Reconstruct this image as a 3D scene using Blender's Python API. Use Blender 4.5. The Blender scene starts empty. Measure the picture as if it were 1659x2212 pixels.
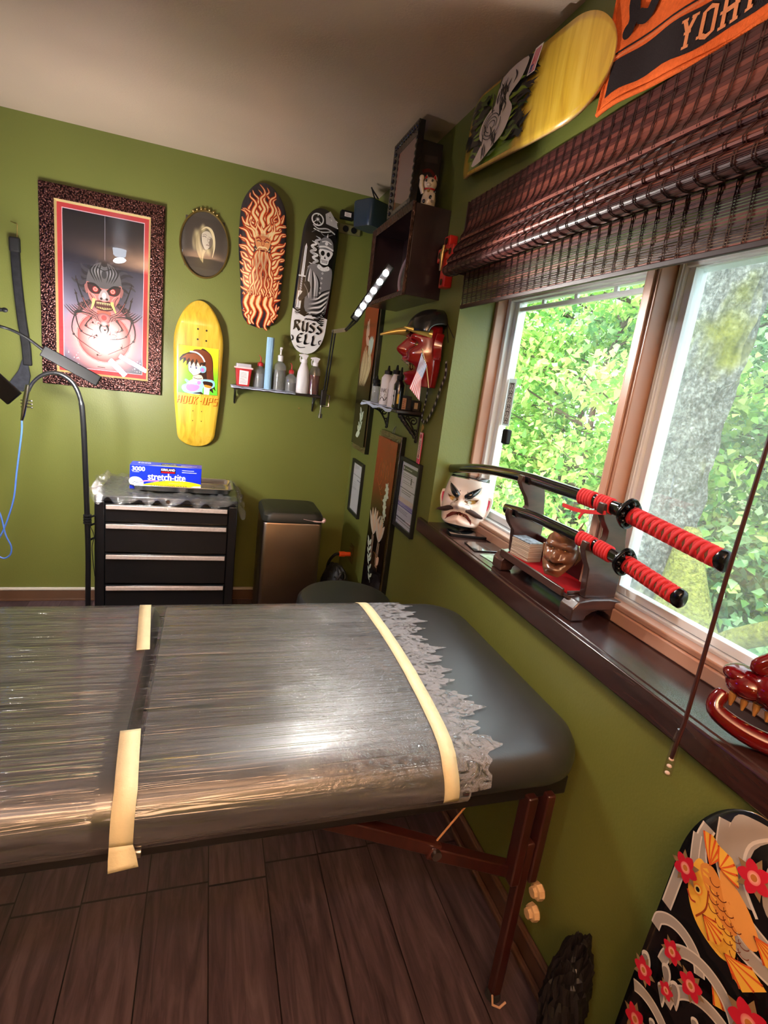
import bpy, bmesh, math, random
import numpy as np
from mathutils import Vector, Matrix, Euler, Quaternion
from mathutils.geometry import tessellate_polygon
random.seed(7); rng = np.random.default_rng(7)
scene = bpy.context.scene
PI = math.pi

# ---------------------------------------------------------------- camera
ROT = np.array([[0.94624173, -0.29875803, 0.12397675],
                [-0.04387505, 0.26119151, 0.96428936],
                [-0.32047086, -0.91789032, 0.23404228]])      # world -> camera
EYE = np.array([0.0, 0.0, 1.4375])
FPX, CX, CY = 1152.0, 829.5, 1106.0
cam_data = bpy.data.cameras.new('camera')
cam = bpy.data.objects.new('camera', cam_data)
scene.collection.objects.link(cam)
cam_data.sensor_fit = 'VERTICAL'
cam_data.sensor_height = 36.0
cam_data.lens = 36.0 * FPX / 2212.0
cam_data.clip_start = 0.02
cam_data.clip_end = 200
mw = Matrix(ROT.T.tolist()).to_4x4()
mw.translation = Vector(EYE)
cam.matrix_world = mw
scene.camera = cam

# ---------------------------------------------------------------- exposure, world
vs = scene.view_settings
scene.display_settings.display_device = 'sRGB'
vs.view_transform = 'Standard'
vs.look = 'None'
vs.exposure = 0.0
vs.gamma = 1.0
vs.use_curve_mapping = False
world = bpy.data.worlds.new('world'); scene.world = world
world.use_nodes = True
wn = world.node_tree; wn.nodes.clear()
wo = wn.nodes.new('ShaderNodeOutputWorld'); wb = wn.nodes.new('ShaderNodeBackground')
wb.inputs['Color'].default_value = (0.84, 0.94, 1.0, 1)
wb.inputs['Strength'].default_value = 8.5
wn.links.new(wb.outputs[0], wo.inputs['Surface'])

def area(name, loc, target, size, power, color, size_y=None, shape='RECTANGLE', spread=PI):
    d = bpy.data.lights.new(name, 'AREA'); d.energy = power; d.color = color
    d.shape = shape; d.size = size; d.size_y = size_y or size; d.spread = spread
    o = bpy.data.objects.new(name, d); scene.collection.objects.link(o)
    o.location = loc
    v = Vector(target) - Vector(loc)
    o.rotation_euler = v.to_track_quat('-Z', 'Y').to_euler()
    return o
# soft overcast sun reaching the leaves
sd = bpy.data.lights.new('sun', 'SUN'); sd.energy = 12.0; sd.angle = math.radians(20); sd.color = (1, 0.97, 0.88)
sun = bpy.data.objects.new('sun', sd); scene.collection.objects.link(sun)
sun.rotation_euler = Vector((0.75, 0.5, -1.1)).to_track_quat('-Z', 'Y').to_euler()
# unseen warm uplight added as fill behind the photographer, and the ceiling lamp there
area('fill_uplight_light', (-0.25, -1.30, 1.62), (-0.2, -0.95, 3), 0.30, 235, (1.0, 0.69, 0.48), shape='DISK', spread=2.1)
area('ceiling_lamp_light', (-0.95, -0.2, 2.33), (-0.3, 0.5, 0), 0.12, 9, (0.86, 0.88, 1.0), shape='DISK')

# ---------------------------------------------------------------- helpers
def ray(px, py):
    return ROT.T @ np.array([px - CX, -(py - CY), -FPX])
def at(px, py, ax, val):
    """world point seen at a photo pixel, on the plane x/y/z = val"""
    r = ray(px, py); i = 'xyz'.index(ax)
    return Vector(EYE + (val - EYE[i]) / r[i] * r)
def lin(c):
    c = c / 255.0
    return c / 12.92 if c <= 0.04045 else ((c + 0.055) / 1.055) ** 2.4
def rgb(r, g, b): return (lin(r), lin(g), lin(b), 1.0)

class NT:
    def __init__(s, name):
        s.m = bpy.data.materials.new(name); s.m.use_nodes = True
        s.t = s.m.node_tree; s.t.nodes.clear()
        s.out = s.n('ShaderNodeOutputMaterial')
    def n(s, t, **kw):
        x = s.t.nodes.new(t)
        for k, v in kw.items():
            if k.startswith('_'): setattr(x, k[1:], v)
            else: x.inputs[k.replace('__', ' ')].default_value = v
        return x
    def l(s, a, b): s.t.links.new(a, b)
    def ramp(s, fac, stops):
        r = s.n('ShaderNodeValToRGB'); e = r.color_ramp.elements
        while len(e) < len(stops): e.new(0.5)
        for k, (p, c) in zip(e, stops): k.position = p; k.color = c
        s.l(fac, r.inputs[0]); return r.outputs[0]
    def coord(s, kind='Object', scale=(1, 1, 1)):
        c = s.n('ShaderNodeTexCoord'); mp = s.n('ShaderNodeMapping'); mp.inputs['Scale'].default_value = scale
        s.l(c.outputs[kind], mp.inputs['Vector']); return mp.outputs[0]

MATS = {}
def mat(name, col=None, rough=0.5, metal=0.0, bump=0.0, bscale=60.0, var=0.0, coat=0.0, spec=0.5, trans=0.0, sub=None, vscale=8, sheen=0, aniso=None, bdist=0.002):
    """plain procedural material with slight noise in colour and relief"""
    if name in MATS: return MATS[name]
    t = NT(name)
    p = t.n('ShaderNodeBsdfPrincipled', Roughness=rough, Metallic=metal)
    p.inputs['Specular IOR Level'].default_value = spec
    p.inputs['Coat Weight'].default_value = coat
    p.inputs['Coat Roughness'].default_value = 0.05
    p.inputs['Transmission Weight'].default_value = trans
    p.inputs['Sheen Weight'].default_value = sheen
    co = t.coord()
    nz = t.n('ShaderNodeTexNoise', Scale=float(vscale), Detail=4.0); t.l(co, nz.inputs['Vector'])
    lo = tuple(max(0, c * (1 - var)) for c in col[:3]) + (1,); hi = tuple(min(1, c * (1 + var)) for c in col[:3]) + (1,)
    t.l(t.ramp(nz.outputs['Fac'], [(0.3, lo), (0.7, hi)]), p.inputs['Base Color'])
    if bump:
        b = t.n('ShaderNodeBump', Strength=bump, Distance=bdist)
        n2 = t.n('ShaderNodeTexNoise', Scale=float(bscale), Detail=3.0); t.l(co, n2.inputs['Vector'])
        t.l(n2.outputs['Fac'], b.inputs['Height']); t.l(b.outputs[0], p.inputs['Normal'])
    t.l(p.outputs[0], t.out.inputs['Surface'])
    MATS[name] = t.m; return t.m
def ink(name='printed ink', rough=0.45, coat=0.0, bump=0.0, metal=0.0, bscale=300., sheen=0):
    """colour comes from the mesh's own colour attribute (printed or painted pattern)"""
    if name in MATS: return MATS[name]
    t = NT(name); p = t.n('ShaderNodeBsdfPrincipled', Roughness=rough, Metallic=metal)
    p.inputs['Specular IOR Level'].default_value = .3
    p.inputs['Coat Weight'].default_value = coat; p.inputs['Coat Roughness'].default_value = 0.06; p.inputs['Sheen Weight'].default_value = sheen
    a = t.n('ShaderNodeVertexColor', _layer_name='Col'); t.l(a.outputs['Color'], p.inputs['Base Color'])
    if bump:
        b = t.n('ShaderNodeBump', Strength=bump, Distance=0.002)
        n2 = t.n('ShaderNodeTexNoise', Scale=bscale, Detail=3.0); t.l(t.coord(), n2.inputs['Vector'])
        t.l(n2.outputs['Fac'], b.inputs['Height']); t.l(b.outputs[0], p.inputs['Normal'])
    t.l(p.outputs[0], t.out.inputs['Surface']); MATS[name] = t.m; return t.m
def glow(name, col, strength):
    if name in MATS: return MATS[name]
    t = NT(name); e = t.n('ShaderNodeEmission', Strength=strength, Color=col)
    t.l(e.outputs[0], t.out.inputs['Surface']); MATS[name] = t.m; return t.m
def pane(name, tint=(1, 1, 1, 1), f0=0.04, rough=0.0, haze=0.0, hazecol=(0.8, 0.85, 0.85, 1), wobble=None):
    """thin clear sheet: see-through, mirrors more at grazing angles (Schlick)"""
    if name in MATS: return MATS[name]
    t = NT(name)
    tr = t.n('ShaderNodeBsdfTransparent', Color=tint); g = t.n('ShaderNodeBsdfGlossy', Roughness=rough)
    lw = t.n('ShaderNodeLayerWeight', Blend=0.5); pw = t.n('ShaderNodeMath', _operation='POWER'); pw.inputs[1].default_value = 5.0
    t.l(lw.outputs['Facing'], pw.inputs[0]); ma = t.n('ShaderNodeMath', _operation='MULTIPLY_ADD')
    ma.inputs[1].default_value = 1 - f0; ma.inputs[2].default_value = f0; t.l(pw.outputs[0], ma.inputs[0])
    mx = t.n('ShaderNodeMixShader')
    hf = wobble(t, g, lw) if wobble else None
    t.l(ma.outputs[0], mx.inputs[0]); t.l(tr.outputs[0], mx.inputs[1]); t.l(g.outputs[0], mx.inputs[2])
    o = mx.outputs[0]
    if haze:
        d = t.n('ShaderNodeBsdfDiffuse', Color=hazecol); m2 = t.n('ShaderNodeMixShader'); m2.inputs[0].default_value = haze
        if hf: t.l(hf, m2.inputs[0])
        t.l(o, m2.inputs[1]); t.l(d.outputs[0], m2.inputs[2]); o = m2.outputs[0]
    t.l(o, t.out.inputs['Surface']); MATS[name] = t.m; return t.m

def leafmat(name):
    t = NT(name); a = t.n('ShaderNodeVertexColor', _layer_name='Col'); d = t.n('ShaderNodeBsdfDiffuse'); tr = t.n('ShaderNodeBsdfTranslucent'); mx = t.n('ShaderNodeMixShader'); mx.inputs[0].default_value = .45
    t.l(a.outputs[0], d.inputs[0]); t.l(a.outputs[0], tr.inputs[0]); t.l(d.outputs[0], mx.inputs[1]); t.l(tr.outputs[0], mx.inputs[2]); t.l(mx.outputs[0], t.out.inputs['Surface']); return t.m

ORG = {}
def tag(o, label=None, cat=None, group=None, kind=None):
    if label: o['label'] = label
    if cat: o['category'] = cat
    if group: o['group'] = group
    if kind: o['kind'] = kind
    return o
def thing(name, label, cat, loc, group=None):
    o = bpy.data.objects.new(name, None); scene.collection.objects.link(o)
    o.empty_display_size = 0.05; o.location = loc; ORG[o.name] = Vector(loc)
    return tag(o, label, cat, group)

class MB:
    """collects shapes given in world coordinates; build() links them as one mesh"""
    def __init__(s): s.v = []; s.f = []; s.c = []; s.mi = []; s.col = (1, 1, 1); s.m = 0; s.usecol = False
    def add(s, vs, fs, col=None):
        k = len(s.v); s.v.extend([tuple(p) for p in vs])
        if col is None: s.c.extend([s.col] * len(vs))
        else:
            s.usecol = True
            s.c.extend([col] * len(vs) if isinstance(col[0], (int, float)) else [tuple(c) for c in col])
        s.f.extend([tuple(i + k for i in f) for f in fs]); s.mi.extend([s.m] * len(fs)); return s
    def box(s, a, b, M=None, col=None):
        (x0, y0, z0), (x1, y1, z1) = a, b
        if x0 > x1: x0, x1 = x1, x0
        if y0 > y1: y0, y1 = y1, y0
        if z0 > z1: z0, z1 = z1, z0
        v = [Vector(p) for p in ((x0,y0,z0),(x1,y0,z0),(x1,y1,z0),(x0,y1,z0),(x0,y0,z1),(x1,y0,z1),(x1,y1,z1),(x0,y1,z1))]
        if M: v = [M @ p for p in v]
        return s.add(v, [(0,3,2,1),(4,5,6,7),(0,1,5,4),(1,2,6,5),(2,3,7,6),(3,0,4,7)], col)
    def cyl(s, p0, p1, r0, r1=None, n=20, cap=True, col=None):
        return s.tube([p0, p1], [r0, r0 if r1 is None else r1], n, cap, col)
    def tube(s, pts, r, n=10, cap=True, col=None, closed=False):
        pts = [Vector(p) for p in pts]
        if isinstance(r, (int, float)): r = [r] * len(pts)
        k = len(pts); vs = []; fs = []; up = None
        for i, p in enumerate(pts):
            if closed: t = pts[(i + 1) % k] - pts[i - 1]
            else: t = pts[min(i + 1, k - 1)] - pts[max(i - 1, 0)]
            if t.length < 1e-9: t = Vector((0, 0, 1))
            t.normalize()
            if up is None:
                up = Vector((0, 0, 1)) if abs(t.z) < 0.9 else Vector((1, 0, 0))
            a = up - t * up.dot(t)
            if a.length < 1e-6: a = t.orthogonal()
            a.normalize(); up = a; b = t.cross(a)
            for j in range(n):
                w = 2 * PI * j / n
                vs.append(p + (a * math.cos(w) + b * math.sin(w)) * r[i])
        for i in range(k if closed else k - 1):
            for j in range(n):
                i2 = (i + 1) % k
                fs.append((i*n + j, i*n + (j+1) % n, i2*n + (j+1) % n, i2*n + j))
        if cap and not closed:
            fs.append(tuple(range(n - 1, -1, -1))); fs.append(tuple(range((k-1)*n, k*n)))
        return s.add(vs, fs, col)
    def lathe(s, prof, c, n=32, M=None, col=None, sx=1, sy=1):
        vs = []; fs = []; k = len(prof)
        for r, z in prof:
            for j in range(n):
                w = 2 * PI * j / n; p = Vector((r * math.cos(w) * sx, r * math.sin(w) * sy, z))
                if M: p = M @ p
                vs.append(p + Vector(c))
        for i in range(k - 1):
            for j in range(n): fs.append((i*n + j, i*n + (j+1) % n, (i+1)*n + (j+1) % n, (i+1)*n + j))
        if prof[0][0] > 1e-5: fs.append(tuple(range(n - 1, -1, -1)))
        if prof[-1][0] > 1e-5: fs.append(tuple(range((k-1)*n, k*n)))
        return s.add(vs, fs, col)
    def ell(s, c, r, M=None, n=20, m=12, col=None):
        vs = []; fs = []
        for i in range(m + 1):
            a = PI * i / m
            for j in range(n):
                w = 2 * PI * j / n
                p = Vector((r[0]*math.sin(a)*math.cos(w), r[1]*math.sin(a)*math.sin(w), r[2]*math.cos(a)))
                if M: p = M @ p
                vs.append(p + Vector(c))
        for i in range(m):
            for j in range(n): fs.append((i*n+j, (i+1)*n+j, (i+1)*n+(j+1) % n, i*n+(j+1) % n))
        return s.add(vs, fs, col)
    def prism(s, poly, fn, d0, d1, col=None):
        """2-D outline extruded: fn(u, v, d) gives the world point"""
        n = len(poly); a = [fn(u, v, d0) for u, v in poly]; b = [fn(u, v, d1) for u, v in poly]
        tri = tessellate_polygon([[Vector((u, v, 0)) for u, v in poly]])
        fs = [tuple(t) for t in tri] + [tuple(n + i for i in t)[::-1] for t in tri]
        fs += [(i, (i+1) % n, n + (i+1) % n, n + i) for i in range(n)]
        return s.add(a + b, fs, col)
    def grid(s, nu, nv, fn, col=None, wrap=False):
        vs = []; cs = []
        for j in range(nv + 1):
            for i in range(nu + 1):
                vs.append(fn(i / nu, j / nv))
                if col: cs.append(col(i / nu, j / nv))
        w = nu + 1
        fs = [(j*w+i, j*w+i+1, (j+1)*w+i+1, (j+1)*w+i) for j in range(nv) for i in range(nu)]
        return s.add(vs, fs, cs if col else None)
    def build(s, name, m, parent=None, label=None, cat=None, group=None, kind=None, loc=None, smooth=35, bevel=0, seg=2, sub=0, solid=0):
        org = ORG[parent.name] if parent else Vector(loc) if loc is not None else Vector((0, 0, 0))
        me = bpy.data.meshes.new(name)
        me.from_pydata([(x - org.x, y - org.y, z - org.z) for x, y, z in s.v], [], s.f)
        for q in (m if isinstance(m, (list, tuple)) else [m]): me.materials.append(q)
        me.polygons.foreach_set('material_index', s.mi)
        if s.usecol:
            ca = me.color_attributes.new('Col', 'FLOAT_COLOR', 'POINT')
            arr = np.ones((len(s.v), 4), dtype=np.float32); arr[:, :3] = np.array([c[:3] for c in s.c])
            ca.data.foreach_set('color', arr.ravel())
        me.update()
        bm = bmesh.new(); bm.from_mesh(me); bmesh.ops.recalc_face_normals(bm, faces=bm.faces); bm.to_mesh(me); bm.free()
        if smooth:
            me.polygons.foreach_set('use_smooth', [True] * len(me.polygons))
            me.set_sharp_from_angle(angle=math.radians(smooth))
        o = bpy.data.objects.new(name, me); scene.collection.objects.link(o)
        if parent: o.parent = parent
        elif loc is not None: o.location = loc
        ORG[o.name] = org
        if solid:
            q = o.modifiers.new('thickness', 'SOLIDIFY'); q.thickness = solid; q.offset = 0
        if sub:
            q = o.modifiers.new('round', 'SUBSURF'); q.levels = sub; q.render_levels = sub
        if bevel:
            q = o.modifiers.new('bevel', 'BEVEL'); q.width = bevel; q.segments = seg; q.limit_method = 'ANGLE'; q.angle_limit = math.radians(40)
        return tag(o, label, cat, group, kind)
def struct(name, mb, m, **kw): return mb.build(name, m, kind='structure', **kw)

def smooth_path(pts, n=8, closed=False):
    """Catmull-Rom through 2-D or 3-D points"""
    P = [Vector(p) for p in pts]; out = []; k = len(P)
    rngi = range(k) if closed else range(k - 1)
    for i in rngi:
        if closed: a, b, c, d = P[i-1], P[i], P[(i+1) % k], P[(i+2) % k]
        else: a, b, c, d = P[max(i-1, 0)], P[i], P[i+1], P[min(i+2, k-1)]
        for j in range(n):
            t = j / n
            out.append(0.5 * ((2*b) + (c - a)*t + (2*a - 5*b + 4*c - d)*t*t + (3*b - a - 3*c + d)*t**3))
    if not closed: out.append(P[-1].copy())
    return out
def frame3(o, U, V):
    """plane frame: returns fn(u, v, d) = o + u*U + v*V + d*N"""
    o = Vector(o); U = Vector(U).normalized(); V = Vector(V).normalized(); N = U.cross(V)
    return lambda u, v, d=0.0: o + U * u + V * v + N * d
TEXT = {}
def text_mesh(s):
    if s in TEXT: return TEXT[s]
    cu = bpy.data.curves.new('t', 'FONT'); cu.body = s; cu.size = 1.0; cu.resolution_u = 3
    ob = bpy.data.objects.new('t', cu); scene.collection.objects.link(ob)
    dg = bpy.context.evaluated_depsgraph_get(); me = bpy.data.meshes.new_from_object(ob.evaluated_get(dg))
    vs = [(v.co.x, v.co.y) for v in me.vertices]; fs = [tuple(p.vertices) for p in me.polygons]
    bpy.data.objects.remove(ob); bpy.data.curves.remove(cu); bpy.data.meshes.remove(me)
    x0 = min(v[0] for v in vs); x1 = max(v[0] for v in vs); y0 = min(v[1] for v in vs); y1 = max(v[1] for v in vs)
    TEXT[s] = ([((x - x0) / (x1 - x0), (y - y0) / (y1 - y0)) for x, y in vs], fs); return TEXT[s]

class Art:
    """flat printed picture: coloured shapes stacked as ink layers on a frame3 plane.  shapes in (u, v) metres, colours 0-255"""
    def __init__(s, fn, base=0.0006, step=0.00004, maxe=None): s.fn = fn; s.mb = MB(); s.d = base; s.st = step; s.maxe = maxe
    def _tris(s, pts, tris, c):
        """tessellated flat shape; on a bent board it is cut fine enough to follow the bend"""
        if not s.maxe:
            s.mb.add([s.fn(p[0], p[1], s.d) for p in pts], tris, c); return
        out = []; st = [tuple((pts[i][0], pts[i][1]) for i in t) for t in tris]
        while st:
            t = st.pop(); L = [math.hypot(t[i][0]-t[(i+1) % 3][0], t[i][1]-t[(i+1) % 3][1]) for i in range(3)]; m = max(L)
            if m > s.maxe:
                i = L.index(m); a, b, c_ = t[i], t[(i+1) % 3], t[(i+2) % 3]; h = ((a[0]+b[0])/2, (a[1]+b[1])/2); st += [(a, h, c_), (h, b, c_)]
            else: out.append(t)
        s.mb.add([s.fn(p[0], p[1], s.d) for t in out for p in t], [(3*i, 3*i+1, 3*i+2) for i in range(len(out))], c)
    def _c(s, c): return tuple(lin(x) for x in c[:3])
    def poly(s, pts, col, smooth=0):
        if smooth: pts = [tuple(p)[:2] for p in smooth_path([(p[0], p[1]) for p in pts], smooth, True)]
        s.d += s.st
        tri = tessellate_polygon([[Vector((p[0], p[1], 0)) for p in pts]])
        s._tris(pts, [tuple(t) for t in tri], s._c(col))
    def stroke(s, pts, w, col, smooth=6, nib=None, d=None):
        P = smooth_path([(p[0], p[1]) for p in pts], smooth) if smooth and len(pts) > 2 else [Vector((p[0], p[1])) for p in pts]
        k = len(P); s.d += s.st; vs = []; dd = s.d if d is None else d
        for i, p in enumerate(P):
            f = i / (k - 1)
            ww = w(f) if callable(w) else w
            if nib is not None: n = Vector((math.cos(nib), math.sin(nib)))
            else:
                t = P[min(i+1, k-1)] - P[max(i-1, 0)]
                if t.length < 1e-9: t = Vector((1, 0))
                t.normalize(); n = Vector((-t.y, t.x))
            vs += [s.fn(p.x + n.x*ww/2, p.y + n.y*ww/2, dd), s.fn(p.x - n.x*ww/2, p.y - n.y*ww/2, dd)]
        s.mb.add(vs, [(2*i, 2*i+1, 2*i+3, 2*i+2) for i in range(k-1)], s._c(col))
    def disc(s, c, r, col, ry=None, n=28, a=0, col2=None):
        ry = ry or r; s.d += s.st; ca, sa = math.cos(a), math.sin(a)
        rim = [(c[0] + r*math.cos(t)*ca - ry*math.sin(t)*sa, c[1] + r*math.cos(t)*sa + ry*math.sin(t)*ca) for t in [2*PI*i/n for i in range(n)]]
        cs = [s._c(col)] + [s._c(col2 or col)] * n
        s.mb.add([s.fn(c[0], c[1], s.d)] + [s.fn(u, v, s.d) for u, v in rim], [(0, 1+i, 1+(i+1) % n) for i in range(n)], cs)
    def ring(s, c, r, w, col, ry=None, n=40, a0=0, a1=2*PI):
        ry = ry or r
        s.stroke([(c[0] + r*math.cos(a0+(a1-a0)*i/n), c[1] + ry*math.sin(a0+(a1-a0)*i/n)) for i in range(n+1)], w, col, smooth=0)
    def field(s, u0, v0, u1, v1, nu, nv, fn, mask=None):
        """colour field: fn(a, b) in 0..1 gives a colour"""
        s.d += s.st
        s.mb.grid(nu, nv, lambda a, b: s.fn(u0+(u1-u0)*a, v0+(v1-v0)*b, s.d), lambda a, b: s._c(fn(a, b)))
    def text(s, t, u, v, w, h, col, shear=0.0, ang=0.0, bold=0.0):
        vs, fs = text_mesh(t); ca, sa = math.cos(ang), math.sin(ang)
        for dx in ([0] if not bold else [-bold, 0, bold]):
            s.d += s.st * 0.3; out = []
            for x, y in vs:
                X = x*w + y*h*shear + dx; Y = y*h
                out.append(s.fn(u + X*ca - Y*sa, v + X*sa + Y*ca, s.d))
            s.mb.add(out, fs, s._c(col))
    def lines(s, u0, v0, u1, v1, n, col, th=0.0008, seed=1):
        r = random.Random(seed)
        for i in range(n):
            v = v1 + (v0 - v1) * (i + 0.5) / n; e = u0 + (u1 - u0) * r.uniform(0.55, 1.0)
            s.poly([(u0, v - th), (e, v - th), (e, v + th), (u0, v + th)], col)
    def build(s, name, m, parent, label=None): return s.mb.build(name, m, parent, label=label, smooth=0)
def lerp(a, b, t): return tuple(x + (y - x) * t for x, y in zip(a, b))
def ss(a, b, x):
    t = min(1, max(0, (x - a) / (b - a))); return t*t*(3 - 2*t)
def mixn(stops, t):
    for (p, c), (q, d) in zip(stops, stops[1:]):
        if t <= q: return lerp(c, d, max(0, (t - p)) / (q - p))
    return stops[-1][1]
# ================================================================ room
X1, YB, ZC = 0.8655, 3.25, 2.44
XL, YF = -2.1, -1.9
JY, SILLZ, HEADZ, WIN_Y0 = 1.925, 0.915, 1.83, 0.30      # window opening
XW = 1.045                                                 # face of the window frame

def wall_mat(name, col, bump=0.25):
    t = NT(name); p = t.n('ShaderNodeBsdfPrincipled', Roughness=0.42)
    p.inputs['Specular IOR Level'].default_value = 0.35
    co = t.coord(); n1 = t.n('ShaderNodeTexNoise', Scale=140.0, Detail=3.0); n2 = t.n('ShaderNodeTexNoise', Scale=1.3, Detail=2.0)
    t.l(co, n1.inputs['Vector']); t.l(co, n2.inputs['Vector'])
    lo = tuple(c * 0.93 for c in col[:3]) + (1,); hi = tuple(c * 1.07 for c in col[:3]) + (1,)
    t.l(t.ramp(n2.outputs['Fac'], [(0.35, lo), (0.65, hi)]), p.inputs['Base Color'])
    b = t.n('ShaderNodeBump', Strength=bump, Distance=0.002); t.l(n1.outputs['Fac'], b.inputs['Height']); t.l(b.outputs[0], p.inputs['Normal'])
    t.l(p.outputs[0], t.out.inputs['Surface']); return t.m
green = wall_mat('green wall paint', rgb(106, 111, 52))
ceilm = wall_mat('ceiling paint', rgb(208, 184, 162), 0.35)

def plank_mat():
    t = NT('dark plank floor'); p = t.n('ShaderNodeBsdfPrincipled')
    co = t.n('ShaderNodeTexCoord'); sep = t.n('ShaderNodeSeparateXYZ'); t.l(co.outputs['Object'], sep.inputs[0])
    def M(op, a, b=None, c=None):
        m = t.n('ShaderNodeMath', _operation=op)
        for i, q in enumerate((a, b, c)):
            if q is None: continue
            if isinstance(q, (int, float)): m.inputs[i].default_value = q
            else: t.l(q, m.inputs[i])
        return m.outputs[0]
    W, L = 0.161, 1.28
    xs = M('DIVIDE', M('SUBTRACT', sep.outputs['X'], 0.06), W); row = M('FLOOR', xs); fx = M('FRACT', xs)
    off = M('MULTIPLY', M('FRACT', M('MULTIPLY', M('SINE', M('MULTIPLY', row, 12.9898)), 437.5)), 0.06)
    ys = M('DIVIDE', M('SUBTRACT', M('SUBTRACT', sep.outputs['Y'], 1.258), off), L); col_ = M('FLOOR', ys); fy = M('FRACT', ys)
    ex = M('LESS_THAN', M('MINIMUM', fx, M('SUBTRACT', 1.0, fx)), 0.010)
    ey = M('LESS_THAN', M('MINIMUM', fy, M('SUBTRACT', 1.0, fy)), 0.0022)
    seam = M('MAXIMUM', ex, ey)
    cb = t.n('ShaderNodeCombineXYZ'); t.l(row, cb.inputs[0]); t.l(col_, cb.inputs[1])
    wn_ = t.n('ShaderNodeTexWhiteNoise'); t.l(cb.outputs[0], wn_.inputs['Vector'])
    mp = t.n('ShaderNodeMapping'); mp.inputs['Scale'].default_value = (11, 1.1, 1)
    ad = t.n('ShaderNodeVectorMath', _operation='ADD'); t.l(co.outputs['Object'], ad.inputs[0]); t.l(wn_.outputs['Color'], ad.inputs[1])
    t.l(ad.outputs[0], mp.inputs['Vector'])
    g = t.n('ShaderNodeTexNoise', Scale=3.0, Detail=9.0, Roughness=0.65, Distortion=1.2); t.l(mp.outputs[0], g.inputs['Vector'])
    base = t.ramp(g.outputs['Fac'], [(0.30, rgb(46, 35, 37)), (0.5, rgb(74, 58, 61)), (0.72, rgb(100, 82, 84))])
    hs = t.n('ShaderNodeHueSaturation'); t.l(base, hs.inputs['Color'])
    t.l(M('ADD', M('MULTIPLY', wn_.outputs['Value'], 0.35), 0.80), hs.inputs['Value'])
    mx = t.n('ShaderNodeMix', _data_type='RGBA'); t.l(seam, mx.inputs['Factor']); t.l(hs.outputs[0], mx.inputs['A']); mx.inputs['B'].default_value = rgb(16, 9, 8)
    t.l(mx.outputs['Result'], p.inputs['Base Color'])
    t.l(M('ADD', M('MULTIPLY', g.outputs['Fac'], 0.35), 0.22), p.inputs['Roughness'])
    b = t.n('ShaderNodeBump', Strength=0.3, Distance=0.003); t.l(M('SUBTRACT', g.outputs['Fac'], seam), b.inputs['Height']); t.l(b.outputs[0], p.inputs['Normal'])
    t.l(p.outputs[0], t.out.inputs['Surface']); return t.m
floorm = plank_mat()
struct('floor', MB().box((XL - .1, YF - .1, -0.06), (X1 + .12, YB + .1, 0)), floorm, smooth=0)
struct('ceiling', MB().box((XL - .1, YF - .1, ZC), (X1 + .12, YB + .1, ZC + .06)), ceilm, smooth=0)
struct('wall_back', MB().box((XL - .1, YB, 0), (X1 + .12, YB + .1, ZC)), green, smooth=0)
struct('wall_left', MB().box((XL - .1, YF, 0), (XL, YB, ZC)), green, smooth=0)
struct('wall_front', MB().box((XL - .1, YF - .1, 0), (X1 + .12, YF, ZC)), green, smooth=0)
wr = MB(); T = 0.235
wr.box((X1, JY, 0), (X1 + T, YB, ZC)); wr.box((X1, YF, 0), (X1 + T, WIN_Y0, ZC))
wr.box((X1, WIN_Y0, 0), (X1 + T, JY, SILLZ - .06)); wr.box((X1, WIN_Y0, HEADZ), (X1 + T, JY, ZC))
struct('wall_right', wr, green, smooth=0)

brown = mat('baseboard brown paint', rgb(92, 66, 48), 0.4, bump=.1, var=.1)
whitep = mat('glossy white trim paint', rgb(205, 198, 184), 0.35)
bb = MB(); bb.box((XL, YB - .014, 0), (X1 - .014, YB, .062)); bb.box((XL, YB - .02, .0), (X1 - .02, YB, .012))
b0 = struct('baseboard_back', bb, brown, bevel=.002); 
q = MB().box((XL, YB - .017, .0625), (X1 - .017, YB, .078)); q.build('cap_moulding', whitep, b0, bevel=.004)
bb = MB(); bb.box((X1 - .013, YF, 0), (X1, YB, .085)); bb.box((X1 - .03, YF, 0), (X1 - .013, YB, .02)); bb.box((X1 - .018, YF, .07), (X1, YB, .082))
struct('baseboard_right', bb, mat('dark baseboard', rgb(84, 58, 46), 0.35, var=.15), bevel=.005)

# ---- window
pinkt = mat('tan painted window stop', rgb(176, 134, 112), 0.4, bump=.05)
vinyl = mat('white vinyl frame', rgb(232, 236, 238), 0.3)
win = thing('window_1', None, None, (XW, 1.1, SILLZ)); win['kind'] = 'structure'
for k in ('label', 'category'):
    if k in win: del win[k]
ml = MB()
SB, ST = SILLZ + .0, HEADZ
ml.box((1.008, JY - .018, SB), (XW + .05, JY, ST)); ml.box((1.008, WIN_Y0, SB), (XW + .05, WIN_Y0 + .018, ST))
ml.box((1.008, WIN_Y0 + .018, SB), (1.09, JY - .018, SB + .035)); ml.box((1.012, WIN_Y0 + .018, SB + .035), (1.05, JY - .018, SB + .05)); ml.box((1.008, WIN_Y0 + .018, ST - .02), (1.09, JY - .018, ST))
ml.build('stop_moulding', pinkt, win, bevel=.004)
mp_ = MB(); mp_.box((1.0, 1.112, SB + .05), (1.075, 1.158, ST - .02)); mp_.box((.994, 1.122, SB + .05), (1.0, 1.148, ST - .02)); mp_.build('mullion', pinkt, win, bevel=.005)
wf = MB()
def rect_frame(mb, x0, x1, ya, yb, za, zb, w):
    mb.box((x0, ya, za), (x1, ya + w, zb)); mb.box((x0, yb - w, za), (x1, yb, zb))
    mb.box((x0, ya + w, za), (x1, yb - w, za + w)); mb.box((x0, ya + w, zb - w), (x1, yb - w, zb))
zb0, zt0 = SB + .035, ST - .02
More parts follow.
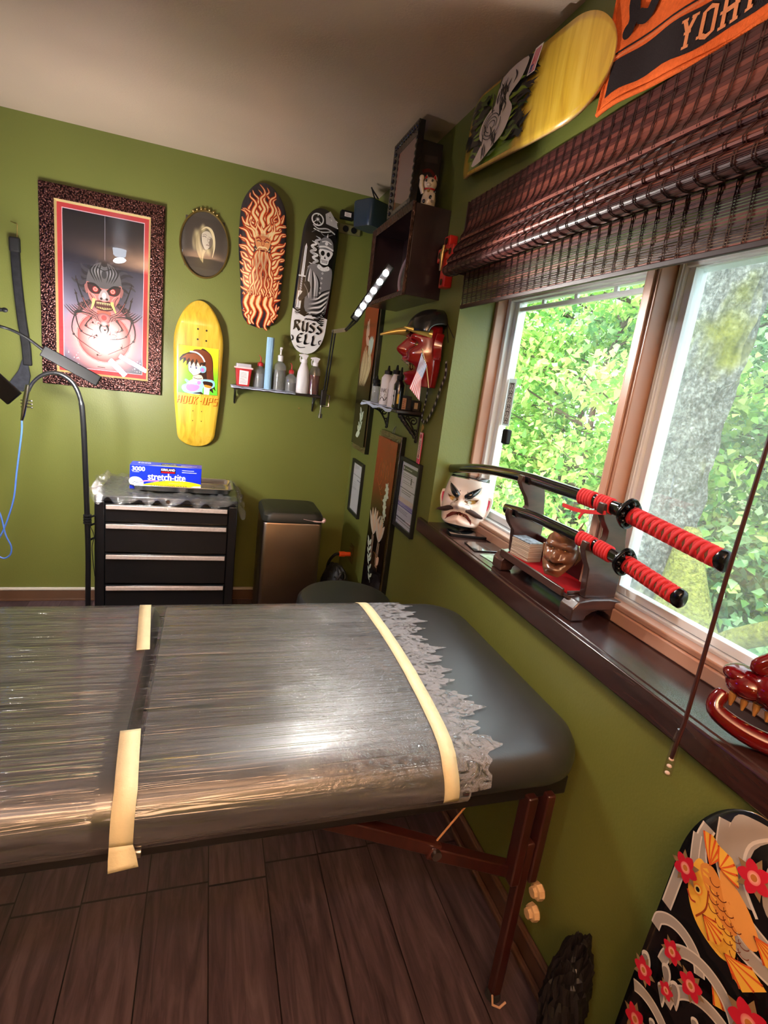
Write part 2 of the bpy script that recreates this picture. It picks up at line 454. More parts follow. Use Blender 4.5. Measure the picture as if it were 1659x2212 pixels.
rect_frame(wf, 1.05, 1.12, 1.158, JY - .018, zb0, zt0, .022); rect_frame(wf, 1.05, 1.12, WIN_Y0 + .018, 1.112, zb0, zt0, .022)
wf.build('window_frame', vinyl, win, bevel=.003)
sL = MB(); rect_frame(sL, 1.07, 1.10, 1.182, JY - .042, zb0 + .024, zt0 - .002, .026)
sL.box((1.078, 1.2, 1.752), (1.092, JY - .06, 1.768))
for y in (1.36, 1.54, 1.72): sL.box((1.079, y - .007, 1.768), (1.091, y + .007, zt0 - .01))
sL.build('sash', vinyl, win, bevel=.003)
sR = MB(); rect_frame(sR, 1.060, 1.085, WIN_Y0 + .042, 1.09, zb0 + .024, zt0 - .004, .02)
for y in (1.096, 1.10, 1.104): sR.box((1.046, y, zb0), (1.052, y + .002, zt0))
sR.build('sash', vinyl, win, bevel=.002)
glassm = pane('window glass', (0.95, 0.98, 0.97, 1), 0.05, haze=.045, hazecol=(.85, .9, .88, 1))
MB().box((1.084, 1.20, zb0 + .04), (1.088, JY - .06, zt0 - .01)).build('window_pane', glassm, win, smooth=0)
MB().box((1.070, WIN_Y0 + .06, zb0 + .04), (1.074, 1.075, zt0 - .01)).build('window_pane', glassm, win, smooth=0)
scr = pane('insect screen mesh', (0.86, 0.88, 0.9, 1), 0.0, haze=0.16, hazecol=(.55, .57, .6, 1))
MB().box((1.128, WIN_Y0 + .03, zb0), (1.129, 1.10, zt0)).build('insect_screen', scr, win, smooth=0)
lq = at(1089, 943, 'x', 1.062); lk = MB(); lk.box((1.060, lq.y - .018, lq.z - .028), (1.083, lq.y + .018, lq.z + .028)); lk.build('latch', mat('black plastic', rgb(18, 18, 20), .5, spec=.2), win, label='black window sensor', bevel=.006)
# dark sill board
darkwood = NT('dark lacquered wood')
def lacquer(name, c0, c1, rough=.16, scale=(1, 14, 14), coat=.6, bump=.05):
    if name in MATS: return MATS[name]
    t = NT(name); p = t.n('ShaderNodeBsdfPrincipled', Roughness=rough); p.inputs['Coat Weight'].default_value = coat; p.inputs['Coat Roughness'].default_value = .12
    g = t.n('ShaderNodeTexNoise', Scale=3.0, Detail=8.0, Distortion=.8); t.l(t.coord(scale=scale), g.inputs['Vector'])
    t.l(t.ramp(g.outputs['Fac'], [(.3, c0), (.7, c1)]), p.inputs['Base Color'])
    b = t.n('ShaderNodeBump', Strength=bump, Distance=.002); t.l(g.outputs['Fac'], b.inputs['Height']); t.l(b.outputs[0], p.inputs['Normal'])
    t.l(p.outputs[0], t.out.inputs['Surface']); MATS[name] = t.m; return t.m
sillm = lacquer('dark sill lacquer', rgb(34, 18, 16), rgb(58, 34, 30), rough=.20, scale=(14, 1.5, 14), coat=0, bump=.008)
sl = MB(); sl.box((X1, WIN_Y0 - .0, SILLZ - .06), (1.095, JY, SILLZ)); sl.box((X1 - .018, -0.6, SILLZ - .058), (X1, 2.0, SILLZ))
struct('trim_1', sl, sillm, bevel=.004)
# ================================================================ massage table
TZ = 0.735
TX0, TX1, TY0, TY1 = -1.15, 0.858, 0.795, 1.592
vinylm = mat('black vinyl upholstery', (0.020, 0.021, 0.024, 1), 0.40, bump=.10, bscale=260, var=.05, spec=.9, coat=.3)
MATS['black vinyl upholstery'].node_tree.nodes['Principled BSDF'].inputs['Coat Roughness'].default_value = .38
redwood = lacquer('reddish beech', rgb(38, 15, 12), rgb(62, 26, 20), rough=.35, scale=(6, 6, 2), coat=.1)
table = thing('massage_table', 'black padded massage table on wooden legs standing against the window wall', 'massage table', (-.1, 1.19, 0))
def rrect(x0, x1, y0, y1, rl, rr, n=10):
    out = []
    for cx, cy, r, a0 in ((x1 - rr, y1 - rr, rr, 0), (x0 + rl, y1 - rl, rl, PI/2), (x0 + rl, y0 + rl, rl, PI), (x1 - rr, y0 + rr, rr, 1.5*PI)):
        for i in range(n + 1):
            a = a0 + PI/2 * i / n; out.append((cx + r*math.cos(a), cy + r*math.sin(a)))
    return out
CPROF = [(.012, .632), (.002, .645), (0, .668), (.004, .690), (.014, .707), (.032, .721), (.058, .730), (.10, .7345), (.16, .736)]
def cushion(x0, x1, rl, rr):
    mb = MB(); k = None; vs = []
    for ins, z in CPROF:
        il = ins if rl > .03 else min(ins, .012)
        ir = ins if rr > .03 else min(ins, .012)
        vs += [(x, y, z) for x, y in rrect(x0 + il, x1 - ir, TY0 + ins, TY1 - ins, max(rl - il*.6, .004), max(rr - ir*.6, .004))]
    k = len(vs) // len(CPROF); fs = []
    for i in range(len(CPROF) - 1):
        fs += [(i*k + j, i*k + (j+1) % k, (i+1)*k + (j+1) % k, (i+1)*k + j) for j in range(k)]
    fs += [tuple(range(k - 1, -1, -1)), tuple(range((len(CPROF)-1)*k, len(CPROF)*k))]
    return mb.add(vs, fs)
cushion(TX0, -0.108, .12, .012).build('cushion', vinylm, table, smooth=60)
cushion(-0.100, TX1, .012, .13).build('cushion', vinylm, table, smooth=60)
fr = MB()
fr.box((TX0 + .05, TY0 + .03, .585), (TX1 - .05, TY0 + .055, .632)); fr.box((TX0 + .05, TY1 - .055, .585), (TX1 - .05, TY1 - .03, .632))
fr.box((TX1 - .075, TY0 + .055, .585), (TX1 - .05, TY1 - .055, .632)); fr.box((-.13, TY0 + .055, .585), (-.08, TY1 - .055, .632))
fr.build("frame", mat("black painted frame", rgb(14, 12, 12), .5), table, bevel=.004)
metal = mat('worn steel', rgb(150, 148, 144), .3, 1.0)
chrome = mat('chrome', rgb(210, 210, 212), .12, 1.0)
hg = MB(); hg.cyl((-.105, TY0 + .012, .615), (-.075, TY0 + .012, .615), .009); hg.cyl((-.125, TY0 + .015, .610), (-.11, TY0 + .015, .610), .012); hg.build('hinge', metal, table, smooth=40)
knobm = mat('pale turned wood knob', rgb(196, 160, 116), .45, var=.15, vscale=60)
for y in (TY0 + .03, TY1 - .03):
    for x, s in ((.735, 1), (-1.0, -1)):
        a = MB(); a.box((x - .035, y - .018, .36), (x - .010, y + .018, .60)); a.box((x + .014, y - .018, .36), (x + .036, y + .018, .60))
        a.box((x - .012, y - .013, .012), (x + .014, y + .013, .47)); 
        lg = a.build('leg', redwood, table, bevel=.004)
        MB().cyl((x, y, 0), (x, y, .014), .02, .017).build('rubber_foot', mat('rubber', rgb(18, 16, 16), .8), lg)
        for z in (.325, .262):
            kb = MB()
            kb.lathe([(0.0, 0), (.012, 0), (.013, .008), (.019, .010), (.021, .022), (.016, .027), (0, .028)], (x + .034*s if s > 0 else x - .034, y - .012, z), 8, M=Matrix.Rotation(PI/2*s, 3, 'Y'))
            kb.build('knob', knobm, lg, smooth=25, label='pale round knob')
br = MB()
def bar(mb, a, b, w, h, up=(0, 1, 0)):
    a, b = Vector(a), Vector(b); t = (b - a).normalized(); u = Vector(up); u = (u - t*u.dot(t)).normalized(); v = t.cross(u)
    vs = [p + u*su*w/2 + v*sv*h/2 for p in (a, b) for su, sv in ((-1, -1), (1, -1), (1, 1), (-1, 1))]
    mb.add(vs, [(0, 1, 2, 3), (7, 6, 5, 4), (0, 4, 5, 1), (1, 5, 6, 2), (2, 6, 7, 3), (3, 7, 4, 0)])
for y in (TY0 + .05, TY1 - .05):
    b = MB(); bar(b, (.235, y, .600), (.515, y, .472), .028, .030); o = b.build('brace', redwood, table, bevel=.003)
    b = MB(); bar(b, (.49, y - .004, .476), (.74, y - .004, .365), .028, .030); o = b.build('brace', redwood, table, bevel=.003)
    MB().cyl((.505, y - .026, .474), (.505, y + .02, .474), .011).build('hinge_bolt', metal, o)
MB().tube([(.503, TY0 + .05, .476), (.60, TY0 + .055, .606)], .0022, 6).build('cord', mat('tan cord', rgb(170, 120, 76), .8), table)
MB().tube([(.715, TY0 + .008, .035), (.718, TY0 + .004, .010), (.735, TY0 - .002, .004), (.755, TY0 + .004, .006)], .0028, 6).build('wire_loop', mat('pale wire', rgb(190, 150, 120), .5), table)

# ---- how a sheet lies over the pad: s = distance from the middle, metres across
DR = [(-.60, .800, .634)] + [(0, 0, 0)]
_pts = [(TY0 + .004, .632), (TY0 - .003, .648), (TY0 - .003, .670), (TY0 + .002, .692), (TY0 + .013, .710), (TY0 + .031, .7245), (TY0 + .058, .7335), (TY0 + .10, .7378), (TY0 + .16, .7385),
        (TY1 - .16, .7385), (TY1 - .10, .7378), (TY1 - .058, .7335), (TY1 - .031, .7245), (TY1 - .013, .710), (TY1 - .002, .692), (TY1 + .003, .670), (TY1 + .003, .640)]
_len = [0]
for a_, b_ in zip(_pts, _pts[1:]): _len.append(_len[-1] + math.hypot(b_[0] - a_[0], b_[1] - a_[1]))
DL = _len[-1]
def drape(s, off=0.0):
    s = min(max(s, 0), DL)
    for i in range(len(_len) - 1):
        if s <= _len[i+1]:
            t = (s - _len[i]) / (_len[i+1] - _len[i]); a, b = _pts[i], _pts[i+1]
            y, z = a[0] + (b[0]-a[0])*t, a[1] + (b[1]-a[1])*t
            n = Vector((-(b[1]-a[1]), b[0]-a[0])).normalized()
            return y + n.x*off, z + n.y*off
def s_of(y): # on the top
    return _len[8] + (y - (TY0 + .16))
# wrinkled cling film
def wobble(t, g, lw):
    co = t.n('ShaderNodeTexCoord'); at_ = t.n('ShaderNodeVertexColor', _layer_name='Col')
    sep = t.n('ShaderNodeSeparateColor'); t.l(at_.outputs['Color'], sep.inputs[0])
    def noise(scale, sc, det, dist):
        mp = t.n('ShaderNodeMapping'); mp.inputs['Scale'].default_value = sc; t.l(co.outputs['Object'], mp.inputs['Vector'])
        n = t.n('ShaderNodeTexNoise', Scale=scale, Detail=det, Distortion=dist, Roughness=.6); t.l(mp.outputs[0], n.inputs['Vector']); return n.outputs['Fac']
    def ridge(x, p):
        a = t.n('ShaderNodeMath', _operation='SUBTRACT'); a.inputs[1].default_value = .5; t.l(x, a.inputs[0])
        b = t.n('ShaderNodeMath', _operation='ABSOLUTE'); t.l(a.outputs[0], b.inputs[0])
        c = t.n('ShaderNodeMath', _operation='MULTIPLY_ADD'); c.inputs[1].default_value = -p; c.inputs[2].default_value = 1.0; t.l(b.outputs[0], c.inputs[0])
        d = t.n('ShaderNodeMath', _operation='MAXIMUM'); d.inputs[1].default_value = 0; t.l(c.outputs[0], d.inputs[0]); return d.outputs[0]
    st = ridge(noise(1.0, (1.1, 46, 18), 2.0, .7), 13.0)
    st2 = ridge(noise(1.0, (4.0, 120, 40), 2.0, .6), 9.0)
    cr = ridge(noise(1.0, (34, 40, 40), 4.0, 1.4), 7.0)
    fine = noise(1.0, (60, 75, 70), 3.0, .5)
    def mul(a, b):
        m = t.n('ShaderNodeMath', _operation='MULTIPLY'); t.l(a, m.inputs[0])
        if isinstance(b, float): m.inputs[1].default_value = b
        else: t.l(b, m.inputs[1])
        return m.outputs[0]
    def add(a, b):
        m = t.n('ShaderNodeMath', _operation='ADD'); t.l(a, m.inputs[0]); t.l(b, m.inputs[1]); return m.outputs[0]
    h = add(add(mul(st, sep.outputs['Red']), mul(st2, mul(sep.outputs['Red'], .35))), add(mul(cr, mul(sep.outputs['Green'], 3.5)), mul(fine, mul(sep.outputs['Blue'], 5.0))))
    hz = add(add(mul(mul(st, sep.outputs['Red']), .045), mul(mul(st2, sep.outputs['Red']), .03)), mul(mul(cr, sep.outputs['Green']), .26)); h2 = t.n('ShaderNodeMath', _operation='ADD'); h2.inputs[1].default_value = .012; t.l(hz, h2.inputs[0])
    b = t.n('ShaderNodeBump', Strength=1.0, Distance=.0017); t.l(h, b.inputs['Height'])
    t.l(b.outputs[0], g.inputs['Normal']); t.l(b.outputs[0], lw.inputs['Normal']); return h2.outputs[0]
film = pane('cling film', (.97, .97, .97, 1), 0.12, 0.03, haze=.02, hazecol=(.86, .84, .9, 1), wobble=wobble)
def rag(y): return .012*math.sin(y*47) + .016*math.sin(y*113 + 1) + .010*math.sin(y*271 + 2) + (.02 if (int(y*13) % 3 == 0) else 0)
TA0, TA1 = at(775, 1292, 'z', TZ), at(978, 1640, 'z', TZ)      # tape line across the pad
def tape_x(y): return TA1.x + (TA0.x - TA1.x) * (y - TA1.y) / (TA0.y - TA1.y) - .05*max(0, 1 - abs((y - 1.2)/.42))**1 * .0
def film_edge(y): return tape_x(y) + .100 + .03*ss(1.0, 1.5, y) + rag(y)
fm = MB(); NU, NV = 180, 200
def fpos(u, v):
    y, z = drape(v * DL, .0022)
    yy = min(max(y, TY0), TY1)
    xe = film_edge(yy) if 0.03 < v < .97 else tape_x(yy) + .05
    x = -1.14 + (xe + 1.14) * (1 - (1-u)**1.0)
    return (x, y, z)
def fcol(u, v):
    p = fpos(u, v); yy = min(max(p[1], TY0), TY1); d = p[0] - tape_x(yy)
    g = ss(-.02, .05, d)*.95 + .22*ss(-.34, -.1, d)*(1 - ss(-.02, .05, d))*(.4 + .6*(math.sin(yy*23)*.5 + .5))
    b = .55*ss(-.42, -.22, d)*(1 - ss(-.16, -.02, d)) * (.5 + .5*ss(.85, 1.1, yy))
    r = .55*(1 - ss(0, .03, d)) + .25
    if p[0] < -.1: r = .95
    if -.15 < p[0] < -.095: r = .12
    return (r, g, b)
fm.grid(NU, NV, fpos, fcol)
fm.build('cling_film', film, label='clear wrinkled cling film stretched over the black padded table', cat='plastic wrap', loc=(-.1, 1.19, TZ), smooth=180)
tapem = mat('masking tape', rgb(226, 212, 168), .6, bump=.3, bscale=180, var=.05, vscale=30)
def tape(name_label, pts, w, off=.0034):
    """pts: (x, s) along the strip"""
    mb = MB(); P = []
    for (xa, sa), (xb, sb) in zip(pts, pts[1:]):
        n = max(2, int(abs(sb - sa)/.008))
        for i in range(n): P.append((xa + (xb-xa)*i/n, sa + (sb-sa)*i/n))
    P.append(pts[-1]); vs = []
    for i, (x, s) in enumerate(P):
        a, b = P[max(i-1, 0)], P[min(i+1, len(P)-1)]
        dx, ds = b[0]-a[0], b[1]-a[1]; L = math.hypot(dx, ds); nx, ns = ds/L, -dx/L
        for q in (-1, 1):
            y, z = drape(s + ns*q*w/2, off); vs.append((x + nx*q*w/2, y, z))
    mb.add(vs, [(2*i, 2*i+1, 2*i+3, 2*i+2) for i in range(len(P)-1)])
    return mb, vs
g_ = 'masking tape strips holding the film'
def t_s(p): return (p.x, s_of(p.y))
a, b = at(315, 1302, 'z', TZ), at(309, 1409, 'z', TZ)
mb, _ = tape('', [(a.x, DL - .02), (a.x, s_of(a.y) - .01), t_s(b)], .030); mb.build('masking_tape', tapem, label='short masking tape strip on the far side of the padded table', cat='tape', loc=(a.x, a.y, TZ), smooth=60, solid=.0004)
a, b = at(282, 1583, 'z', TZ), at(272, 1700, 'z', TZ)
mb, vs_ = tape('', [(a.x, s_of(a.y)), (b.x, s_of(b.y)), (b.x - .002, .02)], .036)
# its loose end curls away below the pad
e0 = len(mb.v) - 2; pa, pb = Vector(mb.v[-2]), Vector(mb.v[-1]); ex = []
for i in range(1, 6):
    f = i/5; ex += [pa + Vector((.010*f, -.012*f*f, -.034*f)), pb + Vector((.0, -.022*f + .012*f*f, -.042*f))]
mb.add([pa, pb] + ex, [(2*i, 2*i+1, 2*i+3, 2*i+2) for i in range(5)])
mb.build('masking_tape', tapem, label='masking tape strip with a curled loose end on the near side of the table', cat='tape', loc=(a.x, a.y, TZ), smooth=60, solid=.0004)
pts = [(TA0.x, DL - .03), t_s(TA0)]
for f in (.15, .3, .45, .6, .75, .9, 1): 
    q = TA0.lerp(TA1, f); pts.append((q.x + .018*math.sin(f*PI), s_of(q.y)))
c_ = at(975, 1735, 'y', TY0); pts.append((c_.x - .004, .012))
mb, _ = tape('', pts, .033); mb.build('masking_tape', tapem, label='long masking tape strip running right across the padded table', cat='tape', loc=(TA0.x, TA0.y, TZ), smooth=60, solid=.0004)

# ================================================================ stool and things on the floor at the back
st = thing('stool', 'round black padded stool standing behind the massage table', 'stool', (.585, 2.03, 0))
c = (.585, 2.03, 0)
MB().lathe([(0, .455), (.17, .455), (.195, .465), (.205, .49), (.20, .525), (.185, .541), (.15, .547), (.0, .545)], c, 40).build('seat', mat('dark green black vinyl', rgb(46, 52, 52), .38, var=.1), st)
MB().lathe([(.0, .08), (.028, .08), (.028, .28), (.020, .28), (.020, .455), (0, .455)], c, 20).build('gas_column', chrome, st)
for i in range(5):
    a = 2*PI*i/5 + .3; d = Vector((math.cos(a), math.sin(a), 0)); p = Vector(c)
    m_ = MB(); m_.tube([p + d*.02 + Vector((0, 0, .10)), p + d*.24 + Vector((0, 0, .065))], [.02, .014], 10); lg = m_.build('leg', mat('black plastic', rgb(20, 20, 22), .35), st)
    m_ = MB(); q = p + d*.24; n = Vector((-d.y, d.x, 0)); m_.cyl(q - n*.015 + Vector((0, 0, .026)), q + n*.015 + Vector((0, 0, .026)), .026, n=18); m_.cyl(q + Vector((0,0,.05)), q + Vector((0,0,.07)), .008); m_.build('caster', mat('black plastic'), lg)

# tool cabinet
CYF = 2.76
cabm = mat('black enamel', (0.006, 0.006, 0.007, 1), .28, coat=.4)
handle = mat('brushed aluminium', rgb(206, 188, 180), .42, .35, bump=.1, bscale=200, var=.1, vscale=90)
tc = thing('tool_cabinet', 'black rolling tool cabinet with four long silver drawer pulls', 'tool cabinet', (-.16, 3.0, 0))
body = MB(); CX0, CX1, CZ1 = -.495, .168, .752
body.box((CX0, CYF + .02, .11), (CX1, 3.215, CZ1 - .03)); body.box((CX0, CYF, .11), (CX0 + .045, CYF + .02, CZ1 - .03)); body.box((CX1 - .045, CYF, .11), (CX1, CYF + .02, CZ1 - .03))
body.box((CX0, CYF, CZ1 - .03), (CX1, 3.22, CZ1)); body.build('body', cabm, tc, bevel=.005)
zt = [.722, .625, .468, .302, .12]
for i in range(4):
    z1, z0 = zt[i] - .004, zt[i+1] + .004
    d = MB(); d.box((CX0 + .048, CYF - .006, z0), (CX1 - .048, CYF + .02, z1 - .004)); d.box((CX0 + .05, CYF - .012, z1 - .008), (CX1 - .05, CYF - .004, z1 - .003)); do = d.build('drawer', cabm, tc, bevel=.002)
    h = MB(); h.box((CX0 + .052, CYF - .018, z1 - .030), (CX1 - .052, CYF - .006, z1 - .008)); h.build('drawer_pull', handle, do, bevel=.003)
lo = MB(); lo.cyl((-.168, CYF - .012, .737), (-.168, CYF + .01, .737), .009, n=20); lo.build('lock', chrome, tc)
for x in (CX0 + .06, CX1 - .06):
    for y in (CYF + .07, 3.14):
        c_ = MB(); c_.cyl((x - .015, y, .045), (x + .015, y, .045), .045, n=24); c_.box((x - .025, y - .03, .09), (x + .025, y + .03, .11)); c_.build('caster', mat('rubber'), tc)
# film bunched over the top, steel tray, box of food wrap
def wob2(t, g, lw):
    b = t.n('ShaderNodeBump', Strength=1.0, Distance=.006); n2 = t.n('ShaderNodeTexNoise', Scale=38.0, Detail=5.0, Distortion=1.5); t.l(t.coord(scale=(.6, 1.5, 1)), n2.inputs['Vector'])
    t.l(n2.outputs['Fac'], b.inputs['Height']); t.l(b.outputs[0], g.inputs['Normal']); t.l(b.outputs[0], lw.inputs['Normal'])
film2 = pane('crumpled film', (.95, .95, .95, 1), 0.13, 0.12, haze=.05, hazecol=(.8, .8, .8, 1), wobble=wob2)
f2 = MB()
def f2pos(u, v):
    x = CX0 - .02 + (CX1 - CX0 + .05)*u; y = CYF - .02 + .47*v
    z = CZ1 + .004 + .014*math.sin(u*23 + v*5)*math.sin(v*17 + u*3)**2 + .010*math.sin(u*61 + 1)*math.cos(v*43)
    e = max(0, .09 - u)/.09; z += .02*e*(1 + math.sin(v*30)); x -= .014*e*math.sin(v*41)
    r = max(0, u - .93)/.07; z -= .045*r*(1 + .4*math.sin(v*35)); x += .012*r*math.sin(v*27)
    k = max(0, .07 - v)/.07; z -= .03*k*(1 + .5*math.sin(u*40)); y -= .006*k
    z = max(z, CZ1 + .003) if (x > CX0 and x < CX1 and y > CYF) else z
    return (x, y, z)
f2.grid(90, 60, f2pos)
f2.build('crumpled_film', film2, label='crumpled clear film spread over the top of the black tool cabinet', cat='plastic wrap', loc=(-.16, 3.0, CZ1), smooth=180)
steel = mat('polished steel tray', rgb(200, 200, 200), .18, 1.0, bump=.06, bscale=120)
TRY = (-.355, .145, 2.81, 3.08); tz = CZ1 + .022
tr_ = MB()
o0 = rrect(TRY[0], TRY[1], TRY[2], TRY[3], .03, .03, 5); k = len(o0)
rings = []
for ins, z in ((0, tz + .024), (.004, tz + .026), (.010, tz + .022), (.018, tz), (.022, tz - .004), (.03, tz - .004)):
    rings.append([(x, y, z) for x, y in rrect(TRY[0]+ins, TRY[1]-ins, TRY[2]+ins, TRY[3]-ins, .03, .03, 5)])
vs = [p for r in rings for p in r]
tr_.add(vs, [(i*k+j, i*k+(j+1)%k, (i+1)*k+(j+1)%k, (i+1)*k+j) for i in range(len(rings)-1) for j in range(k)] + [tuple(range((len(rings)-1)*k, len(rings)*k))])
tr_.build('steel_tray', steel, label='shiny steel tray under the blue wrap box on the tool cabinet', cat='tray', loc=(-.1, 2.95, tz), smooth=50, solid=.0015)
bx0, bx1, by0, by1, bz0 = -.352, -.018, 2.838, 2.935, tz + .000
bh = .122; bz1 = bz0 + bh
bxo = thing('food_wrap_box', 'blue and yellow box of stretch-tite food wrap on the steel tray', 'box', (-.18, 2.88, bz0))
blue = rgb(28, 48, 190)
MB().box((bx0, by0, bz0), (bx1, by1, bz1)).build('carton', mat('blue printed carton', rgb(30, 52, 190), .3), bxo, bevel=.0015)
A = Art(frame3((bx0, by0, bz0), (1, 0, 0), (0, 0, 1))); W, H = bx1 - bx0, bh
BL = (26, 48, 196)
A.poly([(.001, .001), (W-.001, .001), (W-.001, H-.001), (.001, H-.001)], BL)
A.poly([(.045, .001)] + [(.045 + (W-.046)*t, .001 + .052*math.sin(PI*(.12 + .62*t)) if t > 0 else .001) for t in [i/16 for i in range(17)]] + [(W-.001, .001)], (244, 222, 30))
A.disc((.03, .036), .034, (236, 240, 248), ry=.026, a=-.3); A.stroke([(.012, .030), (.022, .036), (.034, .033), (.040, .036)], .003, (70, 90, 120)); A.stroke([(.045, .036), (.075, .044), (.125, .046), (.13, .050)], .006, (236, 130, 170))
A.poly([(W-.075, .001), (W-.06, .018), (W-.035, .028), (W-.001, .030), (W-.001, .001)], (240, 242, 246)); A.lines(W-.055, .004, W-.008, .02, 2, (60, 70, 120))
A.text('3000', .010, H-.030, .058, .022, (255, 255, 255), bold=.0008); A.lines(.012, H-.037, .062, H-.033, 1, (255, 255, 255), .0007)
A.poly([(W*.42, H-.035), (W*.63, H-.035), (W*.63, H-.008), (W*.42, H-.008)], (24, 20, 30)); A.poly([(W*.43, H-.033), (W*.62, H-.033), (W*.62, H-.026), (W*.43, H-.026)], (176, 20, 30))
A.text('KIRKLAND', W*.43, H-.022, W*.19, .011, (255, 255, 255), bold=.0004)
A.text('stretch-tite', W*.25, H-.072, W*.52, .036, (255, 255, 255), bold=.0012)
A.lines(W*.72, H-.030, W-.006, H-.010, 2, (235, 240, 255), .0012, 3); A.text('PROFESSIONAL QUALITY', W*.54, .035, W*.22, .005, (30, 40, 140))
A.text('PLASTIC FOOD WRAP', W*.27, .012, W*.52, .015, (60, 62, 40), shear=.12, bold=.0003)
A.build('front_print', ink('glossy carton print', .25), bxo, label='white lettering and yellow swoosh on blue')
A = Art(frame3((bx0, by0, bz1), (1, 0, 0), (0, 1, 0))); D = by1 - by0
A.poly([(.001, .001), (W-.001, .001), (W-.001, D-.001), (.001, D-.001)], BL); A.poly([(.08, .001), (W-.03, .001), (W-.10, .020), (.17, .020)], (244, 222, 30))
A.text('3000', .03, .05, .06, .022, (255, 255, 255)); A.poly([(W*.42, .03), (W*.64, .03), (W*.64, .07), (W*.42, .07)], (24, 20, 30)); A.text('KIRKLAND', W*.43, .045, W*.20, .014, (255, 255, 255)); A.lines(W*.7, .03, W*.95, .06, 3, (230, 235, 255), .001)
A.build('top_print', ink('glossy carton print', .25), bxo)

# trash can
tcn = thing('trash_can', 'brushed steel trash can with a black lid, right of the tool cabinet', 'trash can', (.455, 2.86, 0))
bsteel = mat('brushed stainless steel', rgb(148, 128, 112), .30, 1.0, bump=.15, bscale=40, var=.06)
def can_ring(x0, x1, y0, y1, r, z): return [(x, y, z) for x, y in rrect(x0, x1, y0, y1, r, r, 8)]
def loft(mb, rings, cap0=True, cap1=True):
    k = len(rings[0]); mb.add([p for r in rings for p in r], [(i*k+j, i*k+(j+1) % k, (i+1)*k+(j+1) % k, (i+1)*k+j) for i in range(len(rings)-1) for j in range(k)] + ([tuple(range(k-1, -1, -1))] if cap0 else []) + ([tuple(range((len(rings)-1)*k, len(rings)*k))] if cap1 else []))
    return mb
a0, a1, a2, a3 = .296, .608, 2.70, 3.02
loft(MB(), [can_ring(a0 + i, a1 - i, a2 + i, a3 - i, .022, z) for i, z in ((.004, .03), (.0, .05), (0, .655), (.003, .662))]).build('body', bsteel, tcn, smooth=40)
loft(MB(), [can_ring(a0 + i, a1 - i, a2 + i, a3 - i, .03, z) for i, z in ((-.001, 0), (-.001, .03))]).build('base', mat('black plastic'), tcn, smooth=40)
loft(MB(), [can_ring(a0 + i, a1 - i, a2 + i, a3 - i, .05, z) for i, z in ((.005, .661), (-.004, .668), (-.004, .70), (.006, .716), (.03, .722))]).build('lid', mat('dark satin plastic', rgb(36, 36, 30), .45), tcn, smooth=40)
b_ = MB(); b_.tube(smooth_path([(.50, 2.697, .690), (.56, 2.690, .682), (.60, 2.692, .680), (.615, 2.70, .686), (.617, 2.73, .688)], 5), [.001]*5 + [.004]*6 + [.009]*6 + [.006]*4, 8)
b_.build('trash_bag', mat('pink tinted bag plastic', rgb(226, 190, 190), .4), tcn)
# ================================================================ things on the back wall
def backwall(x, z, d=0): return frame3((x, YB - d, z), (1, 0, 0), (0, 0, 1))
def rightwall(y, z, d=0): return frame3((X1 - d, y, z), (0, -1, 0), (0, 0, 1))
def wallbox(mb, fn, u0, v0, u1, v1, d0, d1):
    vs = [fn(u, v, d) for d in (d0, d1) for u, v in ((u0, v0), (u1, v0), (u1, v1), (u0, v1))]
    mb.add(vs, [(0,3,2,1),(4,5,6,7),(0,1,5,4),(1,2,6,5),(2,3,7,6),(3,0,4,7)])
def wallframe(mb, fn, u0, v0, u1, v1, w, d0, d1, d2=None):
    """mitred frame of outer size u0..u1, v0..v1; d2 is the height at the inner lip"""
    d2 = d1 if d2 is None else d2
    o = [(u0, v0), (u1, v0), (u1, v1), (u0, v1)]; i = [(u0+w, v0+w), (u1-w, v0+w), (u1-w, v1-w), (u0+w, v1-w)]
    vs = [fn(*p, d0) for p in o] + [fn(*p, d1) for p in o] + [fn(*p, d2) for p in i] + [fn(*p, d0) for p in i]
    fs = []
    for a in range(4):
        b = (a + 1) % 4; fs += [(a, b, 4+b, 4+a), (4+a, 4+b, 8+b, 8+a), (8+a, 8+b, 12+b, 12+a), (12+a, 12+b, b, a)]
    mb.add(vs, fs)

# ---- framed demon print
fw = -.532; c0 = at(222, 622, 'y', YB)
PW, PH = .562, .945
f = backwall(fw, 1.691)
def hammered():
    t = NT('hammered copper frame'); p = t.n('ShaderNodeBsdfPrincipled', Roughness=.30, Metallic=.85)
    v = t.n('ShaderNodeTexVoronoi', Scale=150.0); v.feature = 'SMOOTH_F1'; t.l(t.coord(), v.inputs['Vector'])
    t.l(t.ramp(v.outputs['Distance'], [(0.05, rgb(150, 110, 100)), (.3, rgb(96, 60, 56)), (.55, rgb(36, 20, 20))]), p.inputs['Base Color'])
    b = t.n('ShaderNodeBump', Strength=.9, Distance=.004); b.invert = True; t.l(v.outputs['Distance'], b.inputs['Height']); t.l(b.outputs[0], p.inputs['Normal'])
    t.l(p.outputs[0], t.out.inputs['Surface']); return t.m
pic = thing('framed_print', 'framed print of a tusked demon over a red orb, in a wide hammered copper frame', 'picture', f(0, -PH/2, .02))
m_ = MB(); wallframe(m_, f, -PW/2, -PH/2, PW/2, PH/2, .066, 0, .026, .030); m_.build('frame', hammered(), pic, smooth=0, bevel=.002)
m_ = MB(); wallframe(m_, f, -PW/2 + .066, -PH/2 + .066, PW/2 - .066, PH/2 - .066, .009, .008, .027, .018); m_.build('gilt_fillet', mat('pale gold paint', rgb(226, 200, 140), .35, .5), pic, smooth=0)
